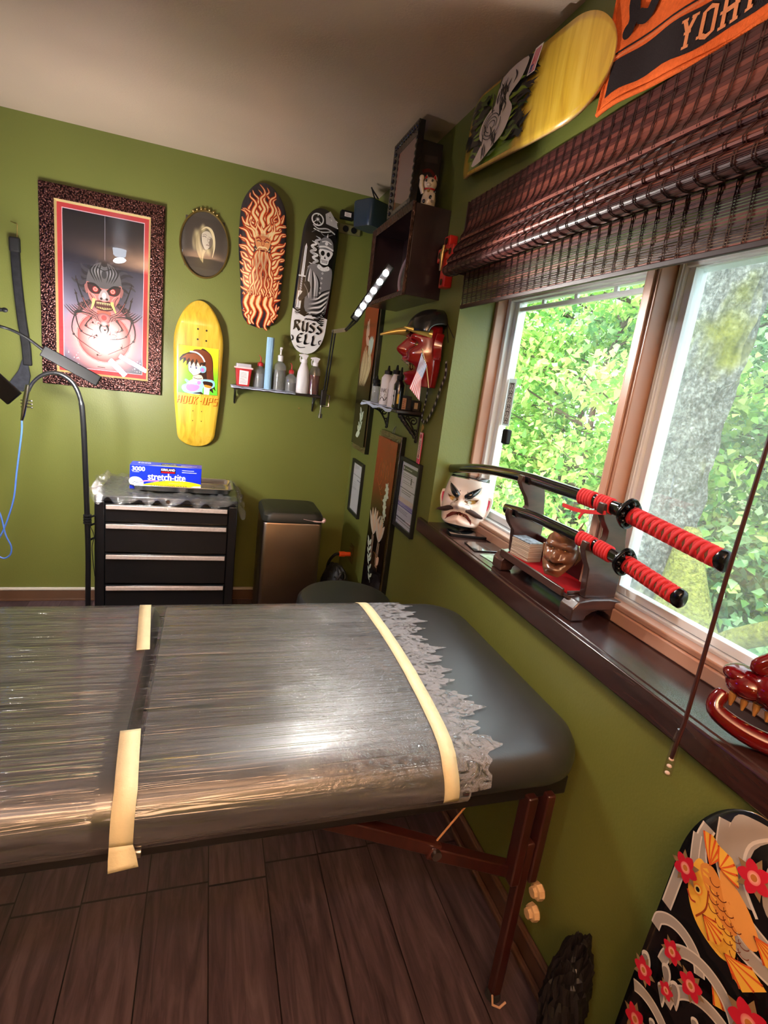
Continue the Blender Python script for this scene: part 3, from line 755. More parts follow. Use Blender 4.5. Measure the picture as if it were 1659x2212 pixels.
m_ = MB(); wallframe(m_, f, -PW/2 + .075, -PH/2 + .075, PW/2 - .075, PH/2 - .075, .020, .006, .015); m_.build('red_mat', mat('red mat board', rgb(176, 44, 50), .7), pic, smooth=0)
m_ = MB(); wallframe(m_, f, -PW/2 + .094, -PH/2 + .094, PW/2 - .094, PH/2 - .094, .0035, .006, .0145); m_.build('white_bevel', mat('pale mat bevel', rgb(224, 190, 200), .6), pic, smooth=0)
m_ = MB(); wallbox(m_, f, -PW/2 + .03, -PH/2 + .03, PW/2 - .03, PH/2 - .03, .001, .006); m_.build('backing', mat('black board', rgb(12, 12, 14), .8), pic, smooth=0)
hw_, hh_ = PW/2 - .097, PH/2 - .097
A = Art(f, base=.0065)
def dem(a, b):
    u, v = (a - .5)*2*hw_, (b - .5)*2*hh_
    c = mixn([(0, (60, 58, 72)), (.12, (120, 116, 140)), (.35, (150, 140, 165)), (.55, (92, 88, 108)), (.72, (38, 36, 48)), (1, (16, 16, 22))], b)
    d = math.hypot(u, (v + .215)*1.0)
    c = lerp((250, 130, 128), c, ss(.10, .22, d))
    e = math.hypot(u, v - .03); c = lerp(lerp(c, (24, 22, 28), .55), c, ss(.05, .2, e))
    if d < .17: c = lerp((255, 170, 165), c, ss(.10, .17, d))
    return c
A.field(-hw_, -hh_, hw_, hh_, 40, 80, dem)
A.disc((0, -.208), .128, (150, 20, 26), col2=(190, 30, 36)); A.disc((0, -.208), .124, (255, 236, 232), col2=(236, 60, 58), n=48)
A.ring((0, -.208), .125, .003, (250, 150, 150)); rr = random.Random(4)
for i in range(16):
    a = rr.uniform(0, 2*PI); r = rr.uniform(.03, .105); x, y = r*math.cos(a), -.208 + r*math.sin(a)
    for j in range(3):
        b = rr.uniform(0, 2*PI); A.stroke([(x, y), (x + .012*math.cos(b), y + .012*math.sin(b)), (x + .022*math.cos(b+.4), y + .022*math.sin(b+.4))], lambda t: .0022*(1-t)+.0003, (120, 20, 26))
    if i % 3 == 0: A.disc((x, y), .005, (60, 10, 14), n=8)
A.ring((.035, -.20), .028, .0016, (150, 90, 90), ry=.014, a0=.3, a1=6.1); A.ring((.045, -.195), .012, .0013, (120, 60, 60), ry=.007)
A.stroke([(.003, hh_), (.003, .15)], .0016, (150, 150, 160))
DK, GR, LG, PK = (30, 26, 30), (84, 80, 84), (146, 140, 140), (226, 120, 116)
# hair and dark mass
for i in range(26):
    a = PI*(-.12 + 1.24*i/25); r0 = .05; r1 = rr.uniform(.105, .15)
    A.stroke([(r0*math.cos(a), .06 + r0*math.sin(a)), (.8*r1*math.cos(a+.12), .05 + .85*r1*math.sin(a+.12)), (r1*math.cos(a), .05 + r1*math.sin(a))], lambda t: .022*(1-t)**.7+.001, (44, 40, 46) if i % 2 else (62, 58, 66))
for s_ in (-1, 1):
    for k in range(9):
        x = s_*(.04 + .008*k); A.stroke([(x, -.02 - .004*k), (x + s_*.03, -.05 - .008*k), (x + s_*(.05 + .004*k), -.055 - .002*k)], lambda t: .016*(1-t)+.001, (34, 28, 32) if k % 2 else (92, 60, 62))
# skull
A.poly([(-.075, .03), (-.078, .08), (-.062, .125), (-.03, .150), (.0, .157), (.03, .150), (.062, .125), (.078, .08), (.075, .03), (.0, .02)], (94, 90, 92), 5)
A.disc((-.03, .11), .030, (150, 146, 146), col2=(96, 92, 94)); A.disc((.032, .105), .030, (140, 136, 138), col2=(92, 88, 92))
for s_ in (-1, 1):
    for k in range(4): A.stroke([(s_*(.012 + .012*k), .150 - .004*k), (s_*(.022 + .014*k), .11), (s_*(.010 + .010*k), .06)], lambda t: .006*math.sin(PI*min(1, t+.05))+.0006, DK)
A.disc((0, .150), .014, DK); A.disc((0, .10), .012, (60, 56, 60), ry=.02); A.stroke([(-.03, .13), (0, .118), (.03, .13)], .004, DK)
# face
A.poly([(-.080, .055), (-.074, .0), (-.060, -.035), (-.035, -.070), (.0, -.080), (.035, -.070), (.060, -.035), (.074, .0), (.080, .055), (.04, .040), (.0, .032), (-.04, .040)], (196, 118, 112), 5)
for s_ in (-1, 1):
    A.poly([(s_*.090, .035), (s_*.078, .045), (s_*.074, .01), (s_*.082, .0)], (150, 96, 92), 4)
    A.poly([(s_*.072, .052), (s_*.02, .030), (s_*.016, .008), (s_*.050, .002), (s_*.072, .020)], (66, 30, 34), 5)
    A.disc((s_*.040, .024), .013, (255, 120, 110), col2=(230, 50, 50)); A.ring((s_*.040, .024), .008, .002, (255, 210, 200))
    A.stroke([(s_*.078, .048), (s_*.045, .046), (s_*.012, .020)], lambda t: .010*(1-abs(t-.5))+.002, (34, 26, 30))
    A.stroke([(s_*.066, .0), (s_*.052, -.022), (s_*.050, -.05)], .004, (110, 60, 60)); A.stroke([(s_*.056, .002), (s_*.040, -.014), (s_*.034, -.035)], .003, (236, 170, 160))
A.poly([(-.010, .025), (.010, .025), (.026, -.008), (.020, -.024), (.0, -.028), (-.020, -.024), (-.026, -.008)], (178, 158, 158), 5); A.disc((0, -.002), .010, (224, 214, 214), ry=.016); A.disc((-.013, -.018), .006, (60, 30, 34)); A.disc((.013, -.018), .006, (60, 30, 34))
A.poly([(-.046, -.036), (-.02, -.028), (0, -.033), (.02, -.028), (.046, -.036), (.040, -.066), (.0, -.078), (-.040, -.066)], (74, 20, 26), 5)
for k in range(9): x = -.032 + .008*k; A.poly([(x - .0035, -.036), (x + .0035, -.036), (x, -.049)], (236, 206, 140)); A.poly([(x - .0035, -.070 + abs(x)*.2), (x + .0035, -.070 + abs(x)*.2), (x, -.057)], (226, 190, 120))
for s_ in (-1, 1): A.stroke([(s_*.036, -.028), (s_*.042, -.050), (s_*.052, -.072), (s_*.056, -.084)] if s_ > 0 else [(-.046, -.022), (-.050, -.046), (-.056, -.066), (-.064, -.082)], lambda t: .014*(1-t)**.7+.0008, (240, 206, 120))
A.poly([(-.03, -.078), (.03, -.078), (.022, -.092), (-.022, -.092)], (196, 90, 70), 3)
# spider body and legs
A.disc((0, -.112), .034, (226, 140, 136), ry=.026, col2=(120, 70, 72)); A.disc((0, -.110), .013, (240, 60, 60)); A.disc((0, -.140), .020, (236, 190, 186), ry=.016, col2=(150, 96, 96))
for s_ in (-1, 1):
    A.stroke([(s_*.012, -.145), (s_*.020, -.165), (s_*.012, -.190)], lambda t: .010*(1-t)+.001, DK)
    for k, (x1, y1, x2, y2, x3, y3) in enumerate(((.10, -.02, .125, .055, .128, .075), (.115, -.06, .128, -.01, .135, .01), (.13, -.10, .105, -.19, .03, -.215), (.132, -.11, .14, -.21, .02, -.292), (.06, -.12, .085, -.16, .05, -.178))):
        P_ = [(s_*.03, -.10 - .006*k), (s_*x1*.7, -.098 + (y1 + .1)*.3), (s_*x1, y1), (s_*x2, y2), (s_*x3, y3)]
        A.stroke(P_, lambda t: .010*(1-t)+.0016, DK); A.stroke(P_[:3], lambda t: .005*(1-t)+.0005, PK)
        for q in P_[2:4]: A.disc(q, .006, (52, 40, 44), n=10)
for k in range(14): A.disc((-hw_ + rr.uniform(.004, .07), -hh_ + rr.uniform(.01, .08)), rr.uniform(.0008, .003), (240, 236, 240), n=8); A.disc((hw_ - rr.uniform(.004, .05), -hh_ + rr.uniform(.01, .07)), rr.uniform(.0008, .004), (220, 190, 196), n=8)
A.lines(-.03, -hh_ + .012, .03, -hh_ + .018, 1, (60, 20, 24), .0016)
A.build('print', ink('printed ink', .45), pic, label='demon face with tusks above a glowing red orb')
m_ = MB(); wallbox(m_, f, -PW/2 + .07, -PH/2 + .07, PW/2 - .07, PH/2 - .07, .0165, .0172); m_.build('glazing', pane('picture glass', (1, 1, 1, 1), .045), pic, smooth=0)

# ---- oval portrait
f = backwall(-.056, 2.022); OA, OB = .118, .160
pic = thing('oval_portrait', 'oval sepia portrait of a veiled woman in a thin gilt frame', 'picture', f(0, -OB, .01))
def oring(mb, prof, n=64):
    vs = []; 
    for off, d in prof:
        for j in range(n):
            w = 2*PI*j/n; vs.append(f((OA + off)*math.cos(w), (OB + off)*math.sin(w), d))
    k = len(prof); mb.add(vs, [(i*n+j, i*n+(j+1) % n, (i+1)*n+(j+1) % n, (i+1)*n+j) for i in range(k-1) for j in range(n)])
gold = mat('aged gilt', rgb(176, 150, 92), .3, .9, bump=.3, bscale=120)
m_ = MB(); oring(m_, [(.005, 0), (.008, .010), (.007, .017), (.003, .020), (0, .017), (-.002, .014), (-.002, .006)])
for k in range(7): a = PI/2 + .5 - k*.16; m_.ell(f((OA + .011)*math.cos(a), (OB + .011)*math.sin(a), .016), (.008, .005, .006), n=8, m=6)
m_.build('frame', gold, pic, smooth=50)
m_ = MB(); n = 64; m_.add([f(0, 0, .003)] + [f((OA)*math.cos(2*PI*j/n), (OB)*math.sin(2*PI*j/n), .003) for j in range(n)], [(0, 1+j, 1+(j+1) % n) for j in range(n)]); m_.build('backing', mat('sepia card', rgb(64, 56, 48), .6), pic, smooth=0)
f_s = f; A = Art(lambda u, v, d=0: f_s(u*1.22, v*1.22 + .006, d), base=.0034)
def veil(a, b):
    u, v = (a-.5)*.17, (b-.5)*.22
    base = (64, 56, 50)
    d = math.hypot((u + .004)/.052, (v - .010)/.075); t = 1 - ss(.75, 1.05, d + .08*math.sin(u*160))
    fold = .5 + .5*math.sin((u + v*.25)*190); c = lerp((128, 112, 84), (214, 196, 150), fold*.7)
    lowfade = ss(-.10, -.03, v); c = lerp(base, c, t*lowfade)
    g = math.hypot((u - .008)/.026, (v - .018)/.040); c = lerp((40, 34, 32), c, ss(.85, 1.15, g)) if v > -.02 else c
    return c
A.field(-.080, -.10, .080, .10, 80, 100, veil)
A.poly([(-.012, .040), (.006, .052), (.022, .046), (.030, .026), (.028, .006), (.016, -.016), (.004, -.022), (-.006, -.008), (-.012, .012)], (206, 192, 172), 5)
A.stroke([(-.010, .028), (-.002, .030), (.006, .027)], .0022, (70, 56, 50)); A.stroke([(.014, .022), (.020, .022), (.026, .018)], .002, (70, 56, 50)); A.stroke([(-.010, .034), (0, .038), (.008, .034)], .0014, (90, 74, 62)); A.stroke([(.014, .03), (.022, .030), (.028, .025)], .0014, (90, 74, 62))
A.stroke([(.010, .026), (.013, .012), (.018, .008), (.012, .005)], .0016, (140, 120, 104)); A.stroke([(.006, -.004), (.012, -.002), (.018, -.005)], .0028, (116, 78, 72)); A.poly([(.026, .03), (.032, .01), (.022, -.012), (.018, .01)], (120, 104, 90), 4)
A.stroke([(-.016, .052), (.004, .066), (.024, .058), (.036, .03), (.040, -.01), (.034, -.05)], lambda t: .010*math.sin(PI*t)+.001, (226, 208, 164)); A.stroke([(-.030, .035), (-.030, -.01), (-.018, -.05), (-.006, -.075)], lambda t: .012*math.sin(PI*t)+.001, (170, 152, 112)); A.stroke([(.0, -.025), (-.006, -.05), (-.004, -.078)], lambda t: .012*(1-t)+.001, (190, 172, 130))
A.build('portrait', ink('printed ink'), pic, label='sepia print of a woman in a pale veil')
m_ = MB(); m_.add([f(0, 0, .019)] + [f((OA-.002)*.6*math.cos(2*PI*j/n), (OB-.002)*.6*math.sin(2*PI*j/n), .017) for j in range(n)] + [f((OA-.002)*math.cos(2*PI*j/n), (OB-.002)*math.sin(2*PI*j/n), .013) for j in range(n)], [(0, 1+j, 1+(j+1) % n) for j in range(n)] + [(1+j, 1+n+j, 1+n+(j+1) % n, 1+(j+1) % n) for j in range(n)]); m_.build('glazing', pane('picture glass'), pic, smooth=60)

# ---- skateboard decks
ply = mat('maple ply edge', rgb(196, 156, 96), .5, var=.2, vscale=120)
def wood_face(name, c0, c1, c2):
    t = NT(name); p = t.n('ShaderNodeBsdfPrincipled', Roughness=.3); p.inputs['Coat Weight'].default_value = .5; p.inputs['Coat Roughness'].default_value = .08
    g = t.n('ShaderNodeTexNoise', Scale=5.0, Detail=7.0, Distortion=.7); t.l(t.coord(scale=(9, 9, .9)), g.inputs['Vector'])
    t.l(t.ramp(g.outputs['Fac'], [(.25, c0), (.5, c1), (.75, c2)]), p.inputs['Base Color']); t.l(p.outputs[0], t.out.inputs['Surface']); return t.m
def deck(fn0, L, hw, hfun, name, label, facemat, group=None, nt=60, nu=12, cat='skateboard deck'):
    """fn0: flat frame centred on the board; hw(t) half width, hfun(t) distance of the face from the wall (t: 0 tail .. 1 nose)"""
    fn = lambda u, v, d=0.0: fn0(u, v, hfun(v/L + .5) - 1.2*u*u*.4 + d)
    o = thing(name, label, cat, fn0(0, -L/2, .02), group)
    m_ = MB()
    def pos(a, b):
        e = (1 - math.cos(PI*b))/2; w = hw(e); return fn(w*(2*a-1), (e - .5)*L, 0)
    m_.grid(nu, nt, pos)
    b = m_.build('board', [facemat, ply], o, smooth=50)
    q = b.modifiers.new('ply', 'SOLIDIFY'); q.thickness = .011; q.offset = -1 if True else 1; q.material_offset_rim = 1; q.use_even_offset = False
    return o, fn, b
def kicks(mid=.062, end=.022, a=.17):
    def h(t):
        k = max(0, a - t, t - (1 - a))/a
        return mid - (mid - end)*k**1.8
    return h
def shape(stops):
    """half width by spline through (t, w); rounded ends"""
    def hw(t):
        t = min(max(t, 0), 1)
        for (a, x), (b, y) in zip(stops, stops[1:]):
            if t <= b:
                k = (t - a)/(b - a); k = k*k*(3 - 2*k); w = x + (y - x)*k; break
        r0, r1 = stops[0][2] if len(stops[0]) > 2 else .1, stops[-1][2] if len(stops[-1]) > 2 else .1
        if t < r0: w *= math.sqrt(max(0, 1 - (1 - t/r0)**2.6))
        if t > 1 - r1: w *= math.sqrt(max(0, 1 - ((t - 1 + r1)/r1)**2.3))
        return w
    h = lambda t: hw(t)
    return h
# (zip needs pairs only)
def shape2(stops, r0, r1):
    def hw(t):
        t = min(max(t, 0), 1); w = stops[-1][1]
        for (a, x), (b, y) in zip(stops, stops[1:]):
            if t <= b:
                k = (t - a)/(b - a); k = k*k*(3 - 2*k); w = x + (y - x)*k; break
        if t < r0: w *= math.sqrt(max(0, 1 - (1 - t/r0)**2.6))
        if t > 1 - r1: w *= math.sqrt(max(0, 1 - ((t - 1 + r1)/r1)**2.2))
        return max(w, .0005)
    return hw
yellow = wood_face('yellow stained maple', rgb(186, 142, 36), rgb(214, 174, 52), rgb(226, 192, 78))
WD = .064
# yellow deck with the anime girl
pT, pB = at(434, 648, 'y', YB - WD), at(424, 966, 'y', YB - WD)
L = (pT - pB).length; mid = (pT + pB)/2; V = (pT - pB).normalized(); U = Vector((V.z, 0, -V.x))
f0 = frame3((mid.x - .004, YB, mid.z), U, V)
o, fn, b = deck(f0, L, shape2([(0, .098), (.45, .122), (.75, .128), (1, .118)], .10, .33), kicks(), 'skateboard_deck', 'yellow skateboard deck with an orange HOOK-UPS title under a picture of a girl', yellow, 'skateboard decks')
A = Art(fn, base=.0008, step=.00008, maxe=.03)
for (u, v) in ((-.006, .245), (.038, .242), (-.006, .192), (.038, .189)): A.disc((u, v), .0052, (40, 26, 14), n=12)
for (u, v) in ((-.02, -.192), (.026, -.192), (-.02, -.246), (.026, -.246)): A.disc((u, v), .003, (90, 60, 20), n=10)
A.poly([(-.101, .155), (.107, .152), (.107, -.098), (-.101, -.098)], (70, 44, 10))
g0, g1 = (-.0995, .1535), (.1055, -.0965)
A.d += .0001; s_ = A.d
A.mb.grid(12, 16, lambda a, b: fn(g0[0] + (g1[0]-g0[0])*a, g1[1] + (g0[1]-g1[1])*b, s_), lambda a, b: tuple(lin(x) for x in mixn([(0, (96, 214, 60)), (.45, (140, 214, 40)), (.75, (236, 222, 40)), (1, (250, 226, 50))], b + .15*(a-.5))))
A.d += .0001
HB, HD, SK, BLU, PNK, OL = (118, 56, 32), (46, 22, 18), (250, 222, 206), (150, 206, 240), (236, 130, 200), (40, 24, 34)
A.poly([(.012, .140), (.055, .128), (.075, .09), (.080, .02), (.090, -.05), (.096, -.072), (.080, -.06), (.084, -.085), (.066, -.075), (.058, -.092), (.03, -.04), (.0, .02)], HD, 5)
A.poly([(-.03, .128), (.008, .140), (.05, .128), (.070, .095), (.074, .045), (.055, .030), (.03, .05), (.0, .07)], HB, 5)
for k in range(5): A.stroke([(.045 + .006*k, .07), (.05 + .007*k, .0), (.056 + .007*k, -.06)], lambda t: .005*math.sin(PI*t)+.0006, HB)
A.poly([(-.022, .000), (.020, .004), (.026, -.032), (-.020, -.036)], (236, 200, 182), 3); A.stroke([(-.022, -.012), (.0, -.016), (.022, -.012)], .003, (60, 30, 30))
A.poly([(-.046, .070), (-.052, .045), (-.048, .022), (-.034, .008), (-.022, -.002), (-.004, .004), (.018, .022), (.026, .05), (.0, .08)], OL, 5)
A.poly([(-.044, .070), (-.050, .045), (-.046, .023), (-.033, .010), (-.022, .000), (-.004, .006), (.016, .023), (.024, .05), (.0, .08)], SK, 5)
A.poly([(-.096, .085), (-.080, .105), (-.05, .120), (-.01, .124), (.02, .108), (.040, .07), (.034, .055), (.020, .064), (.012, .050), (-.002, .074), (-.012, .045), (-.020, .076), (-.036, .048), (-.040, .080), (-.060, .046), (-.058, .082), (-.078, .056), (-.076, .084), (-.094, .066)], HD, 0)
A.poly([(-.086, .086), (-.06, .110), (-.02, .118), (.014, .104), (.030, .074), (.012, .072), (.006, .060), (-.008, .090), (-.018, .062), (-.026, .088), (-.040, .070), (-.046, .092), (-.062, .070), (-.064, .090)], (146, 78, 44), 0)
A.stroke([(-.044, .124), (-.01, .122), (.018, .104), (.034, .078)], .008, (250, 244, 250))
A.stroke([(-.042, .050), (-.036, .054), (-.032, .050)], .0018, OL); A.disc((-.037, .043), .003, (60, 70, 120), ry=.006, n=10)
A.stroke([(-.016, .052), (-.008, .056), (.0, .051)], .0020, OL); A.disc((-.009, .043), .0042, (60, 70, 120), ry=.008, n=12); A.disc((-.008, .046), .0016, (250, 250, 255), n=8); A.stroke([(-.032, .020), (-.026, .018)], .0012, (190, 80, 80)); A.stroke([(-.034, .034), (-.036, .030)], .001, (200, 150, 130))
A.poly([(.010, .045), (.030, .056), (.042, .048), (.040, .026), (.024, .018), (.012, .024)], BLU, 5); A.disc((.024, .034), .008, PNK, ry=.010); A.ring((.024, .034), .010, .0014, (90, 100, 190), ry=.012)
A.poly([(-.030, -.036), (-.06, -.022), (-.066, -.030), (-.056, -.044), (-.078, -.058), (-.080, -.078), (-.056, -.096), (.02, -.096), (.03, -.06), (.075, -.02), (.06, -.014), (.02, -.020), (.0, -.03)], BLU, 4)
A.poly([(-.050, -.050), (.004, -.050), (.010, -.064), (-.008, -.082), (-.040, -.086), (-.058, -.072)], PNK, 5); A.poly([(-.030, -.022), (.018, -.018), (.008, -.034), (-.036, -.048), (-.052, -.046)], SK, 4)
A.poly([(.016, -.020), (.066, -.014), (.088, -.024), (.088, -.05), (.060, -.064), (.030, -.050)], BLU, 5); A.poly([(.030, -.026), (.074, -.028), (.078, -.048), (.052, -.058), (.034, -.046)], HD, 4); A.poly([(-.03, -.096), (.034, -.096), (.02, -.084)], HD)
A.poly([(.034, -.050), (.066, -.052), (.062, -.096), (.034, -.096)], SK, 0); A.poly([(.036, -.044), (.070, -.048), (.072, -.060), (.040, -.056)], (240, 140, 40), 3); A.poly([(.0, -.028), (.018, -.03), (.014, -.044), (.0, -.046)], PNK, 3)
# HOOK-UPS drawn as outlined slanted strokes
def hk(pts, ox):
    P_ = [(ox + x*.020 + y*.008 - .104, -.152 + y*.042) for x, y in pts]
    A.stroke([(x + .0022, y - .0028) for x, y in P_], .0074, (190, 90, 10), smooth=0)
    return P_
letters = {'H': [[(0, 0), (0, 1)], [(0, .5), (.8, .5)], [(.8, 0), (.8, 1)]], 'O': [[(0, .05), (0, .95), (.8, .95), (.8, .05), (0, .05)]], 'K': [[(0, 0), (0, 1)], [(.8, 1), (.1, .5), (.8, 0)]], '-': [[(0, .5), (.5, .5)]],
           'U': [[(0, 1), (0, .05), (.8, .05), (.8, 1)]], 'P': [[(0, 0), (0, .95), (.8, .95), (.8, .45), (0, .45)]], 'S': [[(.85, .95), (0, .95), (0, .5), (.8, .5), (.8, .05), (-.05, .05)]]}
ox = 0; fills = []
for ch in 'HOOK-UPS':
    for st_ in letters[ch]: fills.append(hk(st_, ox))
    ox += .0285 if ch != '-' else .018
A.d += .0002
for P_ in fills: A.stroke(P_, .0050, (206, 110, 16), smooth=0)
A.d += .0001
for P_ in fills: A.stroke(P_, .0030, (246, 212, 84), smooth=0)
for i in range(9): A.stroke([(.01 + i*.011, -.104), (.016 + i*.011, -.105)], .0022, (200, 60, 30), smooth=0)
A.build('deck_print', ink('lacquered deck print', .3, coat=.4), o, label='picture of a brown-haired girl above outlined lettering')

# flame deck
pT, pB = at(573, 390, 'y', YB - WD), at(561, 707, 'y', YB - WD)
L = (pT - pB).length; mid = (pT + pB)/2; V = (pT - pB).normalized(); U = Vector((V.z, 0, -V.x))
f0 = frame3((mid.x, YB, mid.z), U, V)
hwf = shape2([(0, .088), (.2, .107), (.6, .125), (.8, .120), (1, .104)], .10, .27)
o, fn, b = deck(f0, L, hwf, kicks(), 'skateboard_deck', 'black skateboard deck covered in orange flames around a bearded face', wood_face('charcoal stained ply', rgb(22, 18, 22), rgb(40, 34, 40), rgb(58, 50, 54)), 'skateboard decks')
A = Art(fn, base=.0008, step=.00001, maxe=.03); RD, OR_, CR = (150, 34, 14), (232, 112, 52), (246, 214, 160)
rr = random.Random(11); tongues = []
def tongue(x0, y0, x1, y1, w, amp, ph, lay):
    n = 9; dx, dy = x1-x0, y1-y0; Lg = math.hypot(dx, dy); nx, ny = -dy/Lg, dx/Lg
    P_ = []
    for i in range(n+1):
        t = i/n; a = amp*math.sin(ph + t*2*PI*max(.8, Lg/.085))*(.35 + .65*t)
        P_.append((x0 + dx*t + nx*a, y0 + dy*t + ny*a))
    tongues.append((lay, P_, w))
for i in range(16): # crown flames
    a = PI*(.02 + .96*i/15); ex, ey = .098*math.cos(a), .13 + (.200 + .012*(i % 3))*math.sin(a); 
    e = ey/L + .5; m = hwf(min(.985, e)) - .008; ex = max(-m, min(m, ex))
    tongue(.05*math.cos(a), .10 + .03*math.sin(a), ex, ey, .026, .016, rr.uniform(0, 6), i % 3)
for s_ in (-1, 1): # sides
    for i in range(26):
        y = .20 - .0205*i; m = hwf((y)/L + .5) - .006
        tongue(s_*.045, y - .035, s_*m, y + .012 + .02*(i % 2), .022, .010, rr.uniform(0, 6), i % 3)
for i in range(11): # beard
    x = -.056 + .0112*i; tongue(x*.6, .035 - abs(x)*.3, x*1.35 + rr.uniform(-.01, .01), -.19 - .05*math.cos(x*22), .020, .009, rr.uniform(0, 6), 3 + i % 2)
for i in range(10):
    x = -.05 + .011*i; tongue(x, -.10, x*1.3, -.25 + .02*(i % 2), .020, .010, rr.uniform(0, 6), i % 3)
for i, (x, yb, w) in enumerate(((-.074, -.305, .026), (-.040, -.328, .030), (-.006, -.345, .030), (.034, -.352, .028), (.066, -.31, .026))): # bottom tongues curl
    tongues.append((5, [(x*.9, -.20), (x*.95 - .012, -.245), (x + .010, -.285), (x - .006, yb), (x + .012, yb - .022)], w))
for i in range(9): # forehead hair
    x = -.052 + .013*i; tongue(x*.7, .085, x*1.7, .15 + .02*(i % 2), .022, .012, rr.uniform(0, 6), 4)
for lay, P_, w in sorted(tongues, key=lambda q: q[0]):
    d0 = .0009 + lay*.00024
    A.stroke(P_, lambda t: (w*1.15 + .004)*(1-t)**.5*(min(1, t*6 + .5)) + .0016, RD, d=d0, smooth=3)
    A.stroke(P_, lambda t: w*.95*(1-t)**.6*(min(1, t*6 + .4)) + .0006, OR_, d=d0 + .00008, smooth=3)
    A.stroke(P_, lambda t: w*.60*(1-t)**.8*(min(1, t*6 + .3)) + .0004, CR, d=d0 + .00016, smooth=3)
A.d = .0026; A.st = .00006
A.poly([(-.040, .088), (-.036, .050), (-.024, .030), (0, .02), (.024, .030), (.036, .050), (.040, .088), (0, .10)], (226, 150, 96), 5)
for s_ in (-1, 1):
    A.stroke([(s_*.036, .082), (s_*.020, .088), (s_*.006, .072)], .006, RD); A.stroke([(s_*.032, .070), (s_*.020, .074), (s_*.010, .068)], .004, (110, 22, 10)); A.disc((s_*.020, .069), .004, CR, ry=.003); A.disc((s_*.020, .069), .0018, (60, 10, 6))
    A.stroke([(0, .040), (s_*.018, .042), (s_*.030, .028), (s_*.040, .034)], lambda t: .012*(1-t)+.001, CR); A.stroke([(s_*.002, .036), (s_*.018, .037), (s_*.032, .022)], .0022, RD)
A.stroke([(-.004, .078), (-.006, .056), (0, .050), (.006, .056), (.004, .078)], .0026, RD); A.poly([(-.012, .030), (.012, .030), (.008, .022), (-.008, .022)], (110, 22, 10), 3)
for k in range(4): A.stroke([(-.03, .094 + .005*k), (0, .090 + .006*k), (.03, .094 + .005*k)], .0016, RD)
for k in range(9): A.stroke([(-.03 + .0075*k, .02), (-.034 + .0082*k, -.03), (-.03 + .0078*k, -.09), (-.036 + .009*k, -.15)], lambda t: .0026*math.sin(PI*t)+.0006, RD)
A.build('deck_print', ink('lacquered deck print'), o, label='orange and cream flames and a bearded face')

# black and white deck
pT, pB = at(700, 446, 'y', YB - WD), at(656, 764, 'y', YB - WD)
L = (pT - pB).length; mid = (pT + pB)/2; V = (pT - pB).normalized(); U = Vector((V.z, 0, -V.x))
pl, pr_ = at(640, 600, 'y', YB - WD), at(719, 610, 'y', YB - WD)
f0 = frame3((mid.x + .006, YB, mid.z), U, V); HW = (pr_ - pl).length/2
o, fn, b = deck(f0, L, shape2([(0, HW*.97), (.5, HW), (1, HW*.97)], .21, .21), kicks(), 'skateboard_deck', 'narrow black and white skateboard deck with a skull soldier and RUSSELL lettering', mat('black lacquer', rgb(14, 13, 14), .25, coat=.4), 'skateboard decks')
A = Art(fn, base=.0008, step=.00006, maxe=.03); W_, K, G1, G2 = (232, 230, 230), (14, 13, 15), (120, 118, 120), (180, 178, 180)
hws = shape2([(0, HW*.97), (.5, HW), (1, HW*.97)], .21, .21)
S_ = HW/.105
bot = [(-hws(t)+.001, (t-.5)*L) for t in np.linspace(.30, .004, 22)] + [(hws(t)-.001, (t-.5)*L) for t in np.linspace(.004, .27, 22)]
A.poly(bot + [(.06, -.17), (.03, -.20), (.0, -.165), (-.03, -.19), (-.06, -.18)], W_)
A.ring((-.028, .322), .031, .007, W_); A.stroke([(-.028, .290), (-.028, .353)], .004, W_, smooth=0); A.stroke([(-.028, .322), (-.050, .302)], .004, W_, smooth=0); A.stroke([(-.028, .322), (-.006, .302)], .004, W_, smooth=0)
A.disc((-.028, .322), .012, G1); A.disc((-.028, .322), .006, W_)
A.poly([(.012, .362), (.040, .385), (.080, .330), (.088, .300), (.020, .310)], G2)
for k in range(4): A.stroke([(.020 + .008*k, .375 - .012*k), (.082 + .002*k, .350 - .016*k)], .005, (K, W_)[k % 2], smooth=0)
A.stroke([(-.05, .29), (-.02, .275), (.03, .285), (.075, .268)], .007, G2); A.stroke([(-.045, .27), (.0, .262), (.05, .275)], .004, W_); A.stroke([(-.052, .25), (-.02, .268), (.02, .246), (.062, .262)], .003, G1)
for k in range(10):
    x = -.03 + rr.uniform(-.01, .02); y0 = .235 - .045*k*.62
    A.stroke([(x - .012, y0), (x + .014, y0 - .010), (x - .010, y0 - .026), (x + .016, y0 - .040), (x, y0 - .052)], lambda t: .011*math.sin(PI*t)+.001, W_ if k % 2 else G2)
# sword
A.poly([(-.078, .170), (-.072, .188), (-.066, .170), (-.064, .02), (-.080, .02)], W_); A.stroke([(-.072, .17), (-.072, .03)], .0016, G1, smooth=0); A.stroke([(-.092, .018), (-.052, .020)], .007, W_, smooth=0); A.stroke([(-.073, .016), (-.072, -.06)], .010, G2, smooth=0)
for k in range(6): A.stroke([(-.078, .01 - .012*k), (-.066, .006 - .012*k)], .002, K, smooth=0)
A.poly([(-.084, -.06), (-.060, -.06), (-.060, -.15), (-.084, -.15)], W_); A.stroke([(-.073, -.065), (-.073, -.148)], .003, G1, smooth=0)
